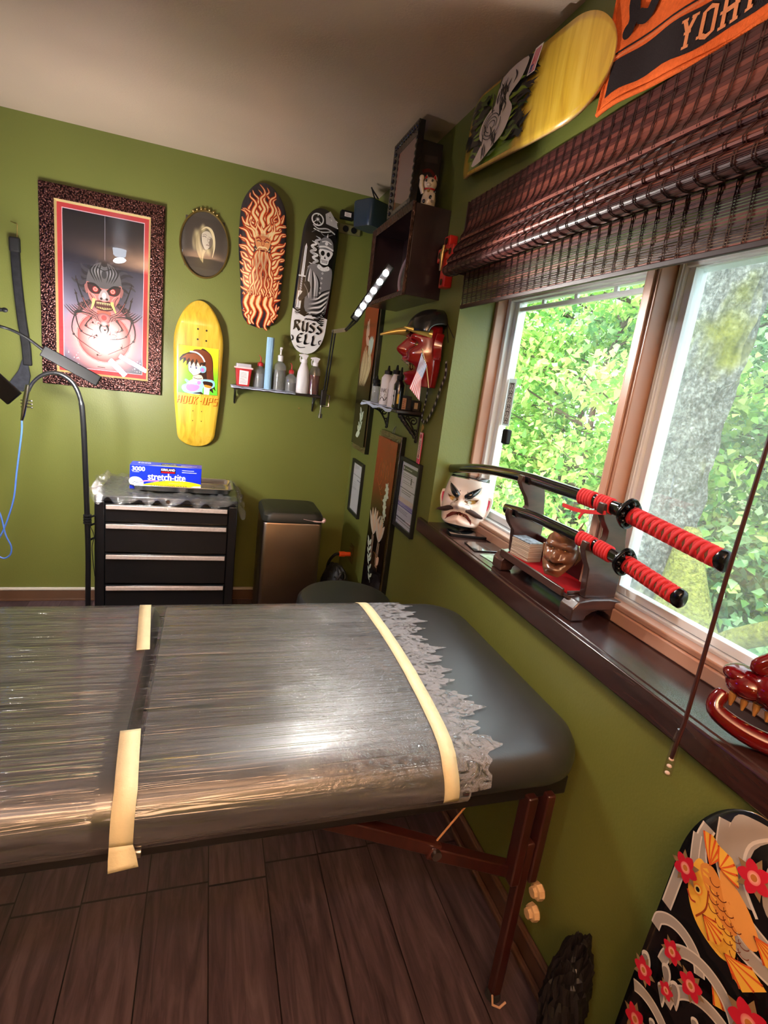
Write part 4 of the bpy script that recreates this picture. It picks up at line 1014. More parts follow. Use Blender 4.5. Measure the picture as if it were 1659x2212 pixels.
# skull in a spiked helmet
A.stroke([(.036, .236), (.036, .262)], lambda t: .009*(1-t)+.001, W_, smooth=0)
A.poly([(-.004, .186), (.002, .222), (.022, .240), (.050, .240), (.070, .222), (.078, .190), (.074, .178), (.0, .176)], G1, 4); A.stroke([(-.002, .186), (.036, .194), (.078, .184)], .009, W_); A.stroke([(.01, .214), (.036, .222), (.064, .212)], .005, W_); A.disc((.036, .210), .009, W_)
A.poly([(.004, .176), (.074, .176), (.072, .146), (.062, .128), (.058, .106), (.036, .100), (.016, .106), (.014, .128), (.004, .146)], W_, 4)
A.disc((.022, .158), .011, K, ry=.013); A.disc((.054, .158), .010, K, ry=.012); A.poly([(.036, .146), (.044, .132), (.032, .132)], K)
A.poly([(.018, .124), (.056, .124), (.054, .110), (.022, .110)], K)
for k in range(5): A.stroke([(.023 + .007*k, .123), (.0235 + .007*k, .111)], .004, W_, smooth=0)
A.stroke([(.004, .15), (.012, .14), (.012, .12)], .004, G1)
# coat
A.poly([(-.044, .080), (.010, .096), (.036, .088), (.062, .096), (.088, .076), (.092, -.02), (.086, -.12), (.07, -.16), (-.03, -.16), (-.045, -.06), (-.055, -.01)], G1, 4)
A.poly([(.010, .098), (.036, .084), (.062, .098), (.072, .080), (.036, .066), (.002, .080)], W_, 3)
for k in range(7): A.stroke([(-.040 + .006*k, .07 - .004*k), (-.046 + .012*k, .0), (-.03 + .01*k, -.09)], lambda t: .007*math.sin(PI*t)+.001, (K, W_, G2)[k % 3])
for k in range(5): A.disc((.036, .055 - .026*k), .005, W_); A.disc((.036, .055 - .026*k), .0024, K)
A.poly([(-.055, -.01), (-.03, -.005), (-.02, -.05), (-.06, -.11), (-.080, -.10), (-.060, -.06)], (44, 40, 36), 3); A.stroke([(-.058, -.02), (-.035, -.05), (-.03, -.08)], .004, G1)
for k in range(5): A.stroke([(-.088, -.150 - .007*k), (-.075, -.158 - .007*k), (-.060, -.150 - .007*k)], .0034, K if k % 2 else G2)
for k in range(12): # flowing bands
    y = -.02 - .013*k; A.stroke([(.092 - .002*k, y), (.05, y - .025 - .002*k), (.03 - .004*k, y - .05), (-.01 - .002*k, y - .060)], lambda t: .0075*math.sin(PI*min(1, t+.1))+.0008, W_ if k % 2 else K)
for k in range(7): A.stroke([(.085, -.13 - .012*k), (.06, -.15 - .010*k), (.03, -.17 - .004*k)], lambda t: .006*math.sin(PI*t)+.0008, K)
# lettering with a broad nib
def nib(letter, x, y, w, h):
    paths = {'R': [[(0, 0), (.08, .5), (0, 1)], [(0, .95), (.55, 1.0), (.75, .75), (.2, .5), (.55, .3), (.9, -.02)]], 'U': [[(-.05, 1), (.1, .9), (.08, .25), (.4, 0), (.8, .2)], [(.75, 1), (.8, .5), (.82, 0), (.95, .05)]],
             'S': [[(.85, .95), (.4, 1.0), (.05, .72), (.75, .38), (.55, .02), (-.05, .08)]], 'E': [[(.8, .95), (.3, .95), (.05, .5), (.3, .05), (.85, .12)], [(.15, .52), (.65, .55)]], 'L': [[(.05, 1), (.15, .6), (.1, .1), (.4, .0), (.85, .12)]]}
    for P_ in paths[letter]: A.stroke([(x + a*w, y + b*h) for a, b in P_], .0135, K, nib=.75, smooth=5)
for i, ch in enumerate('RUSS'): nib(ch, -.080 + .043*i, -.268, .034, .050)
for i, ch in enumerate('ELL'): nib(ch, -.056 + .043*i, -.334, .034, .050)
A.stroke([(-.088, -.30), (-.078, -.315), (-.082, -.33)], .006, K); A.stroke([(.082, -.30), (.07, -.31), (.078, -.325)], .006, K); A.stroke([(-.05, -.352), (-.03, -.360), (0, -.352)], .004, K); A.stroke([(-.03, -.205), (-.02, -.198), (-.008, -.206)], .003, K)
A.build('deck_print', ink('lacquered deck print'), o, label='white skull soldier with a sword and blackletter')

# ---- hockey stick on a brass hook
hkp = at(36, 484, 'y', YB - .02)
hk_ = MB(); hk_.tube(smooth_path([(hkp.x - .03, YB, hkp.z + .01), (hkp.x - .01, YB - .02, hkp.z + .004), (hkp.x + .004, YB - .035, hkp.z), (hkp.x + .006, YB - .035, hkp.z - .015), (hkp.x, YB - .03, hkp.z - .10)], 5), .0018, 6)
hk_.build('wall_hook', gold, label='thin brass hook holding up the hockey stick', cat='hook', loc=hkp, smooth=60)
hs = thing('hockey_stick', 'short black taped hockey stick hanging left of the demon print', 'hockey stick', at(32, 515, 'y', YB - .03))
pts = [at(31, 512, 'y', YB - .03), at(36, 590, 'y', YB - .03), at(46, 680, 'y', YB - .03), at(56, 745, 'y', YB - .03), at(60, 790, 'y', YB - .03)]
sm = MB(); P_ = smooth_path(pts, 6)
def flatbar(mb, P_, w, th, ax=Vector((0, 1, 0))):
    k = len(P_); vs = []
    for i, p in enumerate(P_):
        t = (P_[min(i+1, k-1)] - P_[max(i-1, 0)]).normalized(); n = t.cross(ax).normalized(); ww = w[i] if isinstance(w, list) else w
        for su, sv in ((-1, -1), (1, -1), (1, 1), (-1, 1)): vs.append(p + n*su*ww/2 + ax*sv*th/2)
    mb.add(vs, [(4*i+j, 4*i+(j+1) % 4, 4*i+4+(j+1) % 4, 4*i+4+j) for i in range(k-1) for j in range(4)] + [(3, 2, 1, 0), (4*k-4, 4*k-3, 4*k-2, 4*k-1)])
flatbar(sm, P_, .040, .020); sm.build('shaft', mat('scuffed black tape', rgb(27, 27, 31), .55, bump=.3, bscale=90, var=.4, vscale=30, spec=.25), hs, bevel=.006)
m_ = MB(); flatbar(m_, P_[:4], .046, .028); m_.build('butt_end', mat('black rubber tape', rgb(16, 15, 16), .7, bump=.3, bscale=100), hs, bevel=.008)
bl = [at(*p, 'y', YB - .03) for p in ((60, 782), (66, 812), (62, 835), (50, 846), (16, 838), (20, 826), (40, 800), (48, 776))]
m_ = MB(); m_.prism([(p.x, p.z) for p in bl], lambda u, v, d: Vector((u, YB - .03 + d, v)), -.006, .006); m_.build('blade', mat('scuffed grey plastic', rgb(48, 50, 58), .55, spec=.2, var=.3, vscale=40), hs, bevel=.003)

# ---- left shelf, with what stands on it
shz = 1.285
sL_, sR_ = at(503, 832, 'y', YB - .14), at(690, 853, 'y', YB - .14)
shz = (sL_.z + sR_.z)/2 - .004; sx0, sx1 = sL_.x, sR_.x + .012
sh = thing('wall_shelf', 'narrow dark shelf of bottles on the back wall below the decks', 'shelf', ((sx0 + sx1)/2, YB - .07, shz))
MB().box((sx0, YB - .14, shz - .014), (sx1, YB, shz)).build('shelf_board', mat('dark shelf board', rgb(36, 26, 24), .35), sh, bevel=.002)
m_ = MB(); m_.grid(30, 6, lambda a, b: (sx0 - .010 + (sx1 - sx0 - .14)*a, YB - .148 + .13*b, shz + .0015 + .003*abs(math.sin(a*19)*math.sin(b*7 + a*9)) - (.010 if b == 0 else 0)), None)
m_.build('paper_liner', mat('pale blue paper towel', rgb(196, 208, 232), .8), sh, solid=.0006)
iron = mat('black cast iron', rgb(20, 18, 18), .4, bump=.3, bscale=90)
def scroll_bracket(name, fn, h, d, parent, th=.010):
    m_ = MB()
    def P(u, v): return fn(0, v, u)
    m_.tube([P(.004, 0), P(.004, -h)], .005, 8); m_.tube([P(0, -.004), P(d, -.004)], .005, 8)
    m_.tube(smooth_path([P(d*.95, -.008), P(d*.55, -h*.2), P(d*.25, -h*.55), P(.006, -h*.95)], 6), .004, 8)
    def sp(cx, cy, r, turns, s0):
        q = []; n = 22
        for i in range(n): a = s0 + turns*2*PI*i/n; rr_ = r*(1 - .8*i/n); q.append(P(cx + rr_*math.cos(a), cy + rr_*math.sin(a)))
        return q
    m_.tube(sp(d*.28, -h*.26, h*.17, 1.5, 0), .0035, 6); m_.tube(sp(d*.55, -h*.13, h*.09, 1.4, PI), .003, 6); m_.tube(sp(d*.14, -h*.62, h*.12, 1.4, 2), .003, 6); m_.tube(sp(d*.08, -h*.98, h*.07, 1.3, 1), .003, 6)
    return m_.build(name, iron, parent, smooth=60)
for x in (sx0 + .018, sx1 - .022): scroll_bracket('bracket', backwall(x, shz - .014), .085, .12, sh)
ys = YB - .085
def X(px_, py=800, y=None): return at(px_, py, 'y', y or ys).x
# sharps container
shp = thing('sharps_container', 'red sharps container with a clear grey lid, leftmost on the back shelf', 'sharps container', (X(526), ys, shz))
cx = X(526); w0, w1 = .034, .044
def quadloft(mb, cx, cy, rings, rr_=.006):
    return loft(mb, [can_ring(cx - a, cx + a, cy - b, cy + b, rr_, z) for a, b, z in rings])
quadloft(MB(), cx, ys, [(w0, .030, shz + .003), (w1, .040, shz + .098)]).build('tub', mat('red plastic', rgb(178, 36, 40), .35), shp)
quadloft(MB(), cx, ys, [(w1 + .006, .045, shz + .098), (w1 + .006, .045, shz + .106)]).build('rim', mat('pink white plastic', rgb(226, 184, 184), .4), shp)
quadloft(MB(), cx, ys, [(w1 - .002, .040, shz + .106), (w1 - .004, .036, shz + .124)]).build('lid', mat('cloudy grey plastic', rgb(176, 172, 176), .35), shp)
A = Art(lambda u, v, d=0: Vector((cx + u, ys - .030 - .010*(v - shz)/.098 - d, v)), base=.001); A.poly([(-.022, shz + .012), (.024, shz + .012), (.026, shz + .086), (-.022, shz + .088)], (230, 216, 216)); A.lines(-.018, shz + .018, .020, shz + .080, 11, (150, 140, 150), .0008, 5); A.build('label', ink(), shp, label='white printed label')
# squeeze bottles
clear = pane('clear plastic bottle', (.80, .82, .82, 1), .06, .1, haze=.16, hazecol=(.75, .76, .78, 1))
def bottle_squeeze(px_, y, r, h, label, liquid, liqh, capcol=(186, 30, 34)):
    cx = X(px_, 800, y); t = thing('squeeze_bottle', label, 'squeeze bottle', (cx, y, shz), 'squeeze bottles with red spouts'); c = (cx, y, shz + .002)
    MB().lathe([(0, 0), (r*.95, 0), (r, .004), (r, h*.68), (r*.93, h*.80), (r*.6, h*.92), (r*.34, h*.97), (r*.34, h)], c, 24).build('bottle', clear, t, smooth=50)
    MB().lathe([(0, .003), (r*.92, .003), (r*.93, liqh), (0, liqh)], c, 24).build('liquid', liquid, t, smooth=40)
    MB().lathe([(0, h), (r*.45, h), (r*.45, h + .014), (r*.36, h + .020), (r*.12, h + .024), (r*.09, h + .034), (0, h + .034)], c, 18).build('cap', mat('red plastic'), t, smooth=40)
    MB().tube(smooth_path([(cx, y, shz + h + .03), (cx + .001, y, shz + h + .045), (cx - .004, y, shz + h + .056), (cx - .010, y, shz + h + .060)], 4), [.0035]*6 + [.002]*7, 8).build('spout', mat('red plastic'), t, smooth=60)
greyl = pane('cloudy liquid', (.45, .44, .43, 1), .02, .2, haze=.35, hazecol=(.32, .31, .31, 1))
bottle_squeeze(562, ys + .025, .036, .120, 'clear squeeze bottle with red spout behind the red sharps container', greyl, .08)
bottle_squeeze(630, ys - .005, .033, .100, 'small clear squeeze bottle with bent red spout right of the pump bottle', greyl, .050)
# blue bib roll
cx = X(580, 800, ys - .02); rz = at(580, 729, 'y', ys - .02).z - shz
m_ = MB(); m_.lathe([(.004, 0), (.0195, 0), (.0205, .003), (.0205, rz - .003), (.0195, rz), (.004, rz)], (cx, ys - .025, shz + .001), 24)
for k in range(3): a = -2.2 + .5*k; m_.tube([(cx + .0205*math.cos(a), ys - .025 + .0205*math.sin(a), shz + .003), (cx + .0207*math.cos(a + .1), ys - .025 + .0207*math.sin(a + .1), shz + rz - .01)], .0009, 5)
m_.build('paper_roll', mat('light blue crinkled paper', rgb(150, 190, 222), .7, bump=.5, bscale=60), label='tall light blue paper roll standing on the back shelf', cat='paper roll', loc=(cx, ys - .025, shz), smooth=50)
# pump bottle
cx = X(604); t = thing('pump_bottle', 'clear pump bottle with white pump standing on the back shelf', 'pump bottle', (cx, ys, shz)); c = (cx, ys, shz + .002)
MB().lathe([(0, 0), (.035, 0), (.037, .004), (.037, .115), (.034, .138), (.022, .152), (.012, .156), (.012, .16)], c, 28).build('bottle', clear, t, smooth=50)
MB().lathe([(0, .003), (.0345, .003), (.0345, .112), (0, .112)], c, 28).build('liquid', pane('clear gel', (.55, .53, .46, 1), .03, .05, haze=.22, hazecol=(.42, .40, .32, 1)), t, smooth=40)
MB().lathe([(0, .16), (.016, .16), (.016, .190), (.010, .195), (.005, .196), (.005, .23), (0, .23)], c, 18).build('pump_collar', mat('white plastic', rgb(226, 222, 226), .35), t)
m_ = MB(); m_.box((cx - .006, ys - .030, shz + .228), (cx + .006, ys + .006, shz + .238)); m_.cyl((cx, ys, shz + .222), (cx, ys, shz + .230), .007); m_.build('pump_head', mat('white plastic'), t, bevel=.002)
# spray bottles
def spray(px_, y, label, bodym, liq, h, wd):
    cx = X(px_, 820, y); t = thing('spray_bottle', label, 'spray bottle', (cx, y, shz), 'spray bottles'); c = (cx, y, shz + .001); wp = mat('white plastic')
    MB().lathe([(0, 0), (wd, 0), (wd*1.04, .004), (wd, h*.45), (wd*.86, h*.72), (wd*.55, h*.92), (wd*.42, h), (0, h)] if liq is None else [(0, 0), (wd, 0), (wd, h*.82), (wd*.8, h*.93), (wd*.45, h)], c, 24, sy=.85).build('bottle', bodym, t, smooth=50)
    if liq: MB().lathe([(0, .002), (wd*.94, .002), (wd*.94, h*.68), (0, h*.68)], c, 24, sy=.85).build('liquid', liq, t, smooth=40)
    m_ = MB(); m_.lathe([(0, h), (wd*.5, h), (wd*.5, h + .020), (0, h + .020)], c, 18); m_.build('collar', wp, t)
    m_ = MB(); fn_ = lambda u, v, d: Vector((cx + u, y + d, shz + h + v)); m_.prism([(-.010, .018), (.012, .018), (.016, .034), (.022, .040), (.022, .046), (-.006, .052), (-.030, .046), (-.032, .038), (-.016, .038)], fn_, -.009, .009); m_.build('trigger_head', wp, t, bevel=.002)
    m_ = MB(); m_.tube(smooth_path([(cx - .020, y, shz + h + .038), (cx - .024, y, shz + h + .022), (cx - .020, y, shz + h + .004)], 4), .003, 8); m_.build('trigger', wp, t, smooth=60)
spray(654, ys - .01, 'white spray bottle with white trigger on the back shelf', mat('white plastic'), None, .170, .037)
spray(679, ys - .01, 'spray bottle half full of amber liquid, rightmost on the back shelf', pane('clear thin bottle', (.92, .90, .88, 1), .06, .05, haze=.06, hazecol=(.7, .7, .72, 1)), pane('amber liquid', (.42, .10, .05, 1), .03, .05, haze=.55, hazecol=(.20, .035, .02, 1)), .160, .032)
nl = at(645, 883, 'y', YB); MB().cyl((nl.x, YB, nl.z), (nl.x, YB - .014, nl.z + .004), .004, n=8).build('wall_nail', gold, label='small brass nail in the green wall under the back shelf', cat='nail', loc=nl)

# ---- things high in the corner
bxp = at(745, 468, 'y', YB); b_ = thing('relay_box', 'small black box with a white sticker high beside the black and white deck', 'junction box', (bxp.x, YB, bxp.z - .02))
fb = backwall(bxp.x, bxp.z)
m_ = MB(); wallbox(m_, fb, -.03, -.018, .045, .022, 0, .045); m_.build('case', mat('black plastic'), b_, bevel=.003)
A = Art(fb, base=.0455); A.poly([(-.012, -.010), (.026, -.010), (.026, .012), (-.012, .012)], (216, 206, 206)); A.lines(-.006, -.008, .02, .009, 4, (150, 130, 130), .0007); A.build('sticker', ink(), b_)
so = at(752, 497, 'y', YB); b_ = thing('wall_socket', 'olive wall socket plate with two round sockets high in the corner', 'wall socket', (so.x, YB, so.z)); fb = backwall(so.x, so.z)
m_ = MB(); wallbox(m_, fb, -.055, -.024, .07, .024, 0, .014); m_.build('plate', mat('olive painted plate', rgb(104, 100, 62), .5), b_, bevel=.003)
for u in (-.018, .030):
    m_ = MB(); m_.cyl(fb(u, 0, .012), fb(u, 0, .018), .0165, n=24); m_.build('socket', mat('black plastic'), b_)
# dark blue tapered container hanging by a cord
q0, q1 = at(768, 430, 'y', 3.0), at(833, 508, 'y', 3.0); cx = (q0.x + q1.x)/2
b_ = thing('speaker', 'dark blue tapered speaker hanging by a cord high in the corner', 'speaker', (cx, 3.0, q1.z)); 
zt_, zb_ = q0.z - .004, q1.z + .01; w = (q1.x - q0.x)/2
M_ = Matrix.Rotation(.5, 3, 'Z')
def oct_ring(r, z): return [Vector((cx, 3.0, z)) + M_ @ Vector((x, y, 0)) for x, y in rrect(-r, r, -r, r, r*.35, r*.35, 4)]
loft(MB(), [oct_ring(w*.70, zb_), oct_ring(w*.74, zb_ + .008), oct_ring(w*.80, zt_ - .01), oct_ring(w*.78, zt_)]).build('body', mat('dark blue plastic', rgb(34, 50, 66), .35), b_, smooth=30)
loft(MB(), [oct_ring(w*.72, zt_ - .001), oct_ring(w*.72, zt_ + .004)]).build('top_cap', mat('black plastic'), b_)
MB().tube(smooth_path([(cx + .03, 3.0, zt_), (cx + .005, 2.99, zt_ + .03), (cx - .01, 3.0, zt_ + .07), (cx - .004, 3.02, zt_ + .075), (cx + .03, 3.0, zt_ + .03)], 5), .004, 6).build('cord', mat('black rubber tape'), b_, smooth=60)
MB().tube([(cx, 3.06, zb_ + .07), (cx, YB, zb_ + .09)], .012, 10).build('bracket', mat('black plastic'), b_)
# ================================================================ lamps
ledm = glow('white led strip', (1, .97, .92, 1), 1000.0)
blackp = mat('black plastic')
# gooseneck bars in front of the back wall: each throws its light at the wall
gl = thing('led_bar_lamp', 'black two-armed gooseneck lamp with slim bars pointed at the green wall', 'lamp', (-1.35, 2.1, 0))
GY = 2.35
def led_bar(a, b, w, out, parent, name='lamp_head'):
    a, b = Vector(a), Vector(b); t = (b - a).normalized(); out = Vector(out); out = (out - t*out.dot(t)).normalized(); s = t.cross(out)
    m_ = MB(); bar(m_, a, b, w, .018, up=s); h = m_.build(name, blackp, parent, bevel=.003)
    m_ = MB(); bar(m_, a + t*.012 + out*.0095, b - t*.012 + out*.0095, w*.6, .002, up=s); m_.build('led_strip', ledm, h)
    return h
h0, h1 = at(92, 757, 'y', GY), at(214, 824, 'y', GY)
led_bar(h0, h1, .042, (0, 1, -.12), gl)
k0, k1 = at(-70, 770, 'y', 2.0), at(32, 862, 'y', 2.0)
led_bar(k0, k1, .055, (0, 1, .0), gl)
P_ = smooth_path([(-1.35, 2.1, 1.15), (-1.34, 2.13, 1.40), at(-60, 700, 'y', 2.25), at(0, 705, 'y', GY), at(50, 725, 'y', GY), h0 + Vector((.004, 0, 0))], 8)
MB().tube(P_, .0055, 8).build('gooseneck', blackp, gl, smooth=60)
MB().tube(smooth_path([(-1.35, 2.1, 1.15), (-1.38, 2.06, 1.36), at(-110, 735, 'y', 2.0), k0], 8), .0055, 8).build('gooseneck', blackp, gl, smooth=60)
m_ = MB(); m_.cyl((-1.35, 2.1, .02), (-1.35, 2.1, 1.17), .012); m_.cyl((-1.35, 2.1, 0), (-1.35, 2.1, .02), .14, .13, n=40); m_.build('stand', blackp, gl, smooth=40)
e_ = at(5, 670, 'y', 2.6); 
# clamp lamp with six bright leds at the corner
LY = 1.75
cl = thing('clamp_lamp', 'black clamp lamp with a row of six bright lights, fixed to the back shelf', 'lamp', at(700, 860, 'y', YB - .14))
ca = at(700, 838, 'y', YB - .13)
m_ = MB(); m_.box((ca.x - .018, ca.y - .035, shz - .05), (ca.x + .012, ca.y - .005, shz + .035)); m_.build('clamp', iron, cl, bevel=.003)
m_ = MB(); m_.tube([(ca.x - .012, ca.y - .02, shz - .02), (ca.x - .012, ca.y - .02, shz - .115)], .006, 10); m_.cyl((ca.x - .012, ca.y - .02, shz - .125), (ca.x - .012, ca.y - .02, shz - .10), .013, n=14)
m_.tube([(ca.x + .012, ca.y - .03, shz + .01), (ca.x + .03, ca.y - .03, shz + .008), (ca.x + .03, ca.y - .03, shz - .055), (ca.x - .01, ca.y - .03, shz - .058)], .005, 8); m_.build('clamp_screw', chrome, cl, smooth=40)
e1 = at(722, 716, 'y', 3.04); e2 = at(748, 712, 'y', 2.96); 
m_ = MB()
for dx in (-.007, .007): m_.tube([(ca.x + dx + .004, ca.y - .02, shz + .03), (e1.x + dx, e1.y, e1.z)], .0045, 8)
m_.build('lower_arm', blackp, cl, smooth=60)
m_ = MB(); bar(m_, e1, e2, .016, .020); m_.cyl(e1 - Vector((.012, 0, 0)), e1 + Vector((.012, 0, 0)), .008); m_.build('elbow', metal, cl)
m_ = MB(); MBp = at(768, 692, 'y', LY + .12)
for dx in (-.006, .006): m_.tube([e2 + Vector((dx, 0, 0)), MBp + Vector((dx, 0, 0)), at(795, 650, 'y', LY + .04) + Vector((dx, 0, 0))], .004, 8)
m_.build('upper_arm', blackp, cl, smooth=60)
l0, l1 = at(763, 692, 'y', LY), at(846, 572, 'y', LY - .05); t_ = (l1 - l0).normalized(); out = (Vector((-.05, .9, 1.0)) - l0.lerp(l1, .5)); out = (out - t_*out.dot(t_)).normalized()
m_ = MB(); bar(m_, l0 - out*.012, l1 - out*.012, .026, .018, up=t_.cross(out)); hd = m_.build('lamp_head', blackp, cl, bevel=.004)
m_ = MB()
for px_, py_ in ((774, 678), (785, 661), (796, 643), (808, 625), (821, 607), (834, 588)):
    f_ = (px_ - 763)/83.; p = l0.lerp(l1, f_); m_.cyl(p - out*.0045, p - out*.0022, .0085, n=20)
m_.build('led', glow('bright led', (1, .96, .90, 1), 4600.0), hd, label='bright round lights')

# ---- machine stand at the cabinet: pole with a rounded top and a hanging hand piece with a blue cord
sy = 2.70
ps = thing('drill_stand', 'tall black hooked pole beside the tool cabinet holding a silver hand piece', 'stand', at(192, 1290, 'y', sy))
P0 = at(190, 1290, 'y', sy); pole = [Vector((P0.x, sy, 0)), P0, at(190, 1180, 'y', sy), at(184, 1000, 'y', sy), at(179, 900, 'y', sy), at(173, 860, 'y', sy), at(158, 828, 'y', sy), at(135, 810, 'y', sy), at(112, 805, 'y', sy), at(88, 812, 'y', sy), at(70, 828, 'y', sy), at(61, 846, 'y', sy)]
n_ = len(smooth_path(pole, 8)); MB().tube(smooth_path(pole, 8), [(.012 if i < n_*.42 else .010 - .003*min(1, max(0, (i - n_*.6)/(n_*.3)))) for i in range(n_)], 12).build('pole', mat('black enamel'), ps, smooth=60)
m_ = MB(); m_.lathe([(0, 0), (.15, 0), (.15, .012), (.03, .02), (0, .02)], (P0.x, sy, 0), 32); m_.build('base', mat('black enamel'), ps)
m_ = MB(); zc = at(190, 1115, 'y', sy).z
for dz in (.0, -.012, -.024, -.036): m_.lathe([(.012, 0), (.018, .001), (.018, .007), (.012, .008)], (P0.x, sy, zc + dz), 16)
for z in (zc - .01, zc - .05, at(190, 1168, 'y', sy).z): m_.tube([(P0.x, sy, z), (CX0 + .004, sy + .05, z)], .005, 8)
m_.tube(smooth_path([(P0.x + .012, sy, zc - .05), (P0.x + .028, sy, zc - .10), (P0.x + .018, sy, zc - .16), (P0.x + .03, sy, zc - .30)], 5), .0018, 5); m_.build('bracket', mat('black plastic'), ps, smooth=40)
hp = thing('hand_piece', 'slim chrome hand piece hanging from the hooked pole on a blue cord', 'hand tool', at(52, 850, 'y', sy))
h_ = [at(61, 832, 'y', sy), at(55, 865, 'y', sy), at(50, 895, 'y', sy), at(47, 908, 'y', sy)]
m_ = MB(); m_.tube(h_, [.011, .012, .009, .006], 14); p = at(54, 872, 'y', sy)
for dz in (0, .014, -.014): m_.tube([p + Vector((-.016, 0, dz)), p + Vector((.024, 0, dz))], .003, 6); m_.ell(p + Vector((.025, 0, dz)), (.005, .005, .005), n=8, m=6)
m_.build('body', chrome, hp, smooth=50)
cpts = [at(47, 906, 'y', sy), at(47, 930, 'y', sy), at(43, 965, 'y', sy), at(36, 1020, 'y', sy), at(30, 1075, 'y', sy), at(17, 1120, 'y', sy), at(5, 1150, 'y', sy), at(-8, 1175, 'y', sy), at(-10, 1195, 'y', sy), at(8, 1206, 'y', sy), at(22, 1198, 'y', sy), at(24, 1180, 'y', sy), at(12, 1155, 'y', sy), at(0, 1110, 'y', sy), at(-20, 1080, 'y', sy)]
MB().tube(smooth_path(cpts, 8), .0038, 8).build('cord', mat('blue rubber cord', rgb(70, 104, 176), .4), hp, smooth=80)
lev = at(2, 669, 'y', 2.5); m_ = MB(); m_.tube([lev + Vector((-.12, 0, 0)), lev, lev + Vector((.012, 0, .001))], [.007, .007, .006], 10); m_.ell(lev + Vector((.012, 0, .001)), (.011, .009, .009)); m_.tube([lev + Vector((-.12, 0, 0)), (-1.5, 2.4, 1.3), (-1.5, 2.4, 0)], .007, 8)
m_.build('lever_arm', blackp, label='rounded black lever tip reaching in from the left edge', cat='stand', loc=lev, smooth=60)
# unseen uplight added behind the photographer for fill; blue screen seen in reflections
fl = thing('fill_uplight', 'tall unseen uplight added as warm fill behind the photographer', 'floor lamp', (-.25, -1.30, 0))
MB().lathe([(0, 0), (.14, 0), (.14, .02), (.012, .03), (.012, 1.50), (0, 1.50)], (-.25, -1.30, 0), 24).build('pole', blackp, fl)
MB().lathe([(.03, 1.50), (.10, 1.56), (.17, 1.64), (.165, 1.645), (.03, 1.51)], (-.25, -1.30, 0), 32).build('lamp_shade', mat('white plastic'), fl, smooth=60)
cl_ = thing('ceiling_lamp', 'small round flush ceiling lamp behind the photographer', 'ceiling lamp', (-.95, -.2, 2.44))
MB().lathe([(0, 2.36), (.045, 2.365), (.06, 2.38), (.065, 2.44), (0, 2.44)], (-.95, -.2, 0), 36).build('diffuser', glow('lamp glass', (.86, .9, 1, 1), 9.0), cl_)
MB().box((XL + .002, 1.9, 1.5), (XL + .03, 2.4, 1.8)).build('screen', glow('blue screen', (.06, .07, 1, 1), 7.0), label='wide blue glowing screen on the left wall', cat='screen', loc=(XL + .01, 2.15, 1.35))
# ================================================================ things on the window wall, left of the window
# ---- dark wall box with a carved edge
bxw = lacquer('near black stained wood', rgb(30, 18, 20), rgb(48, 30, 32), rough=.3, scale=(6, 6, 3), coat=.2)
carved = mat('carved dark copper edge', rgb(70, 46, 38), .28, .6, bump=1.0, bscale=55, var=.6, vscale=50, bdist=.008)
BY0, BY1, BZ0, BZ1, BXF = 2.14, 2.68, 1.785, 2.118, .718
wc = thing('wall_cabinet', 'open dark wooden wall box with a carved edge near the corner', 'wall cabinet', (.8, 2.4, BZ0))
m_ = MB(); m_.box((BXF, BY0, BZ0), (X1, BY0 + .014, BZ1)); m_.box((BXF, BY1 - .014, BZ0), (X1, BY1, BZ1)); m_.box((BXF, BY0 + .014, BZ1 - .014), (X1, BY1 - .014, BZ1)); m_.box((BXF, BY0 + .014, BZ0), (X1, BY1 - .014, BZ0 + .012)); m_.box((X1 - .008, BY0 + .014, BZ0 + .012), (X1, BY1 - .014, BZ1 - .014))
m_.build('case', bxw, wc, bevel=.002)
fb = frame3((BXF, (BY0 + BY1)/2, (BZ0 + BZ1)/2), (0, -1, 0), (0, 0, 1)); hu, hv = (BY1 - BY0)/2, (BZ1 - BZ0)/2
m_ = MB(); wallframe(m_, fb, -hu - .004, -hv - .004, hu + .004, hv + .004, .024, .0, .016, .006); m_.build('carved_edge', carved, wc, bevel=.003)
pl_ = thing('round_plate', 'small round grey framed picture standing inside the dark wall box', 'plate', (.78, 2.26, BZ0 + .012))
pf = frame3((.775, 2.27, BZ0 + .105), (.25, -1, 0), (.12, 0, 1))
m_ = MB(); m_.tube([pf(.078*math.cos(w), .092*math.sin(w), 0) for w in [2*PI*i/40 for i in range(40)]], .007, 8, closed=True); m_.build('rim', mat('mauve plastic rim', rgb(150, 128, 136), .4), pl_, smooth=60)
m_ = MB(); m_.add([pf(0, 0, -.002)] + [pf(.075*math.cos(w), .089*math.sin(w), -.002) for w in [2*PI*i/40 for i in range(40)]], [(0, 1+i, 1+(i+1) % 40) for i in range(40)]); m_.build('face', mat('mottled grey print', rgb(84, 84, 78), .4, var=.7, vscale=70), pl_, smooth=0)
m_ = MB(); m_.grid(24, 10, lambda a, b: (BXF - .004 + .10*b, BY0 + .02 + .20*a, BZ0 + .0135 + .004*abs(math.sin(a*31 + b*6)) + .012*b), None); m_.build('foil_sheet', mat('crinkled silver foil', rgb(214, 214, 208), .18, 1.0, bump=.6, bscale=60), label='crinkled silver foil lying on the floor of the dark wall box', cat='foil', loc=(.75, 2.24, BZ0 + .012), smooth=60, solid=.0006)
MB().ell((.76, 2.34, BZ0 + .035), (.012, .014, .022)).build('red_trinket', mat('glossy red plastic', rgb(190, 30, 26), .25), label='tiny red trinket inside the dark wall box', cat='trinket', loc=(.76, 2.34, BZ0 + .012))
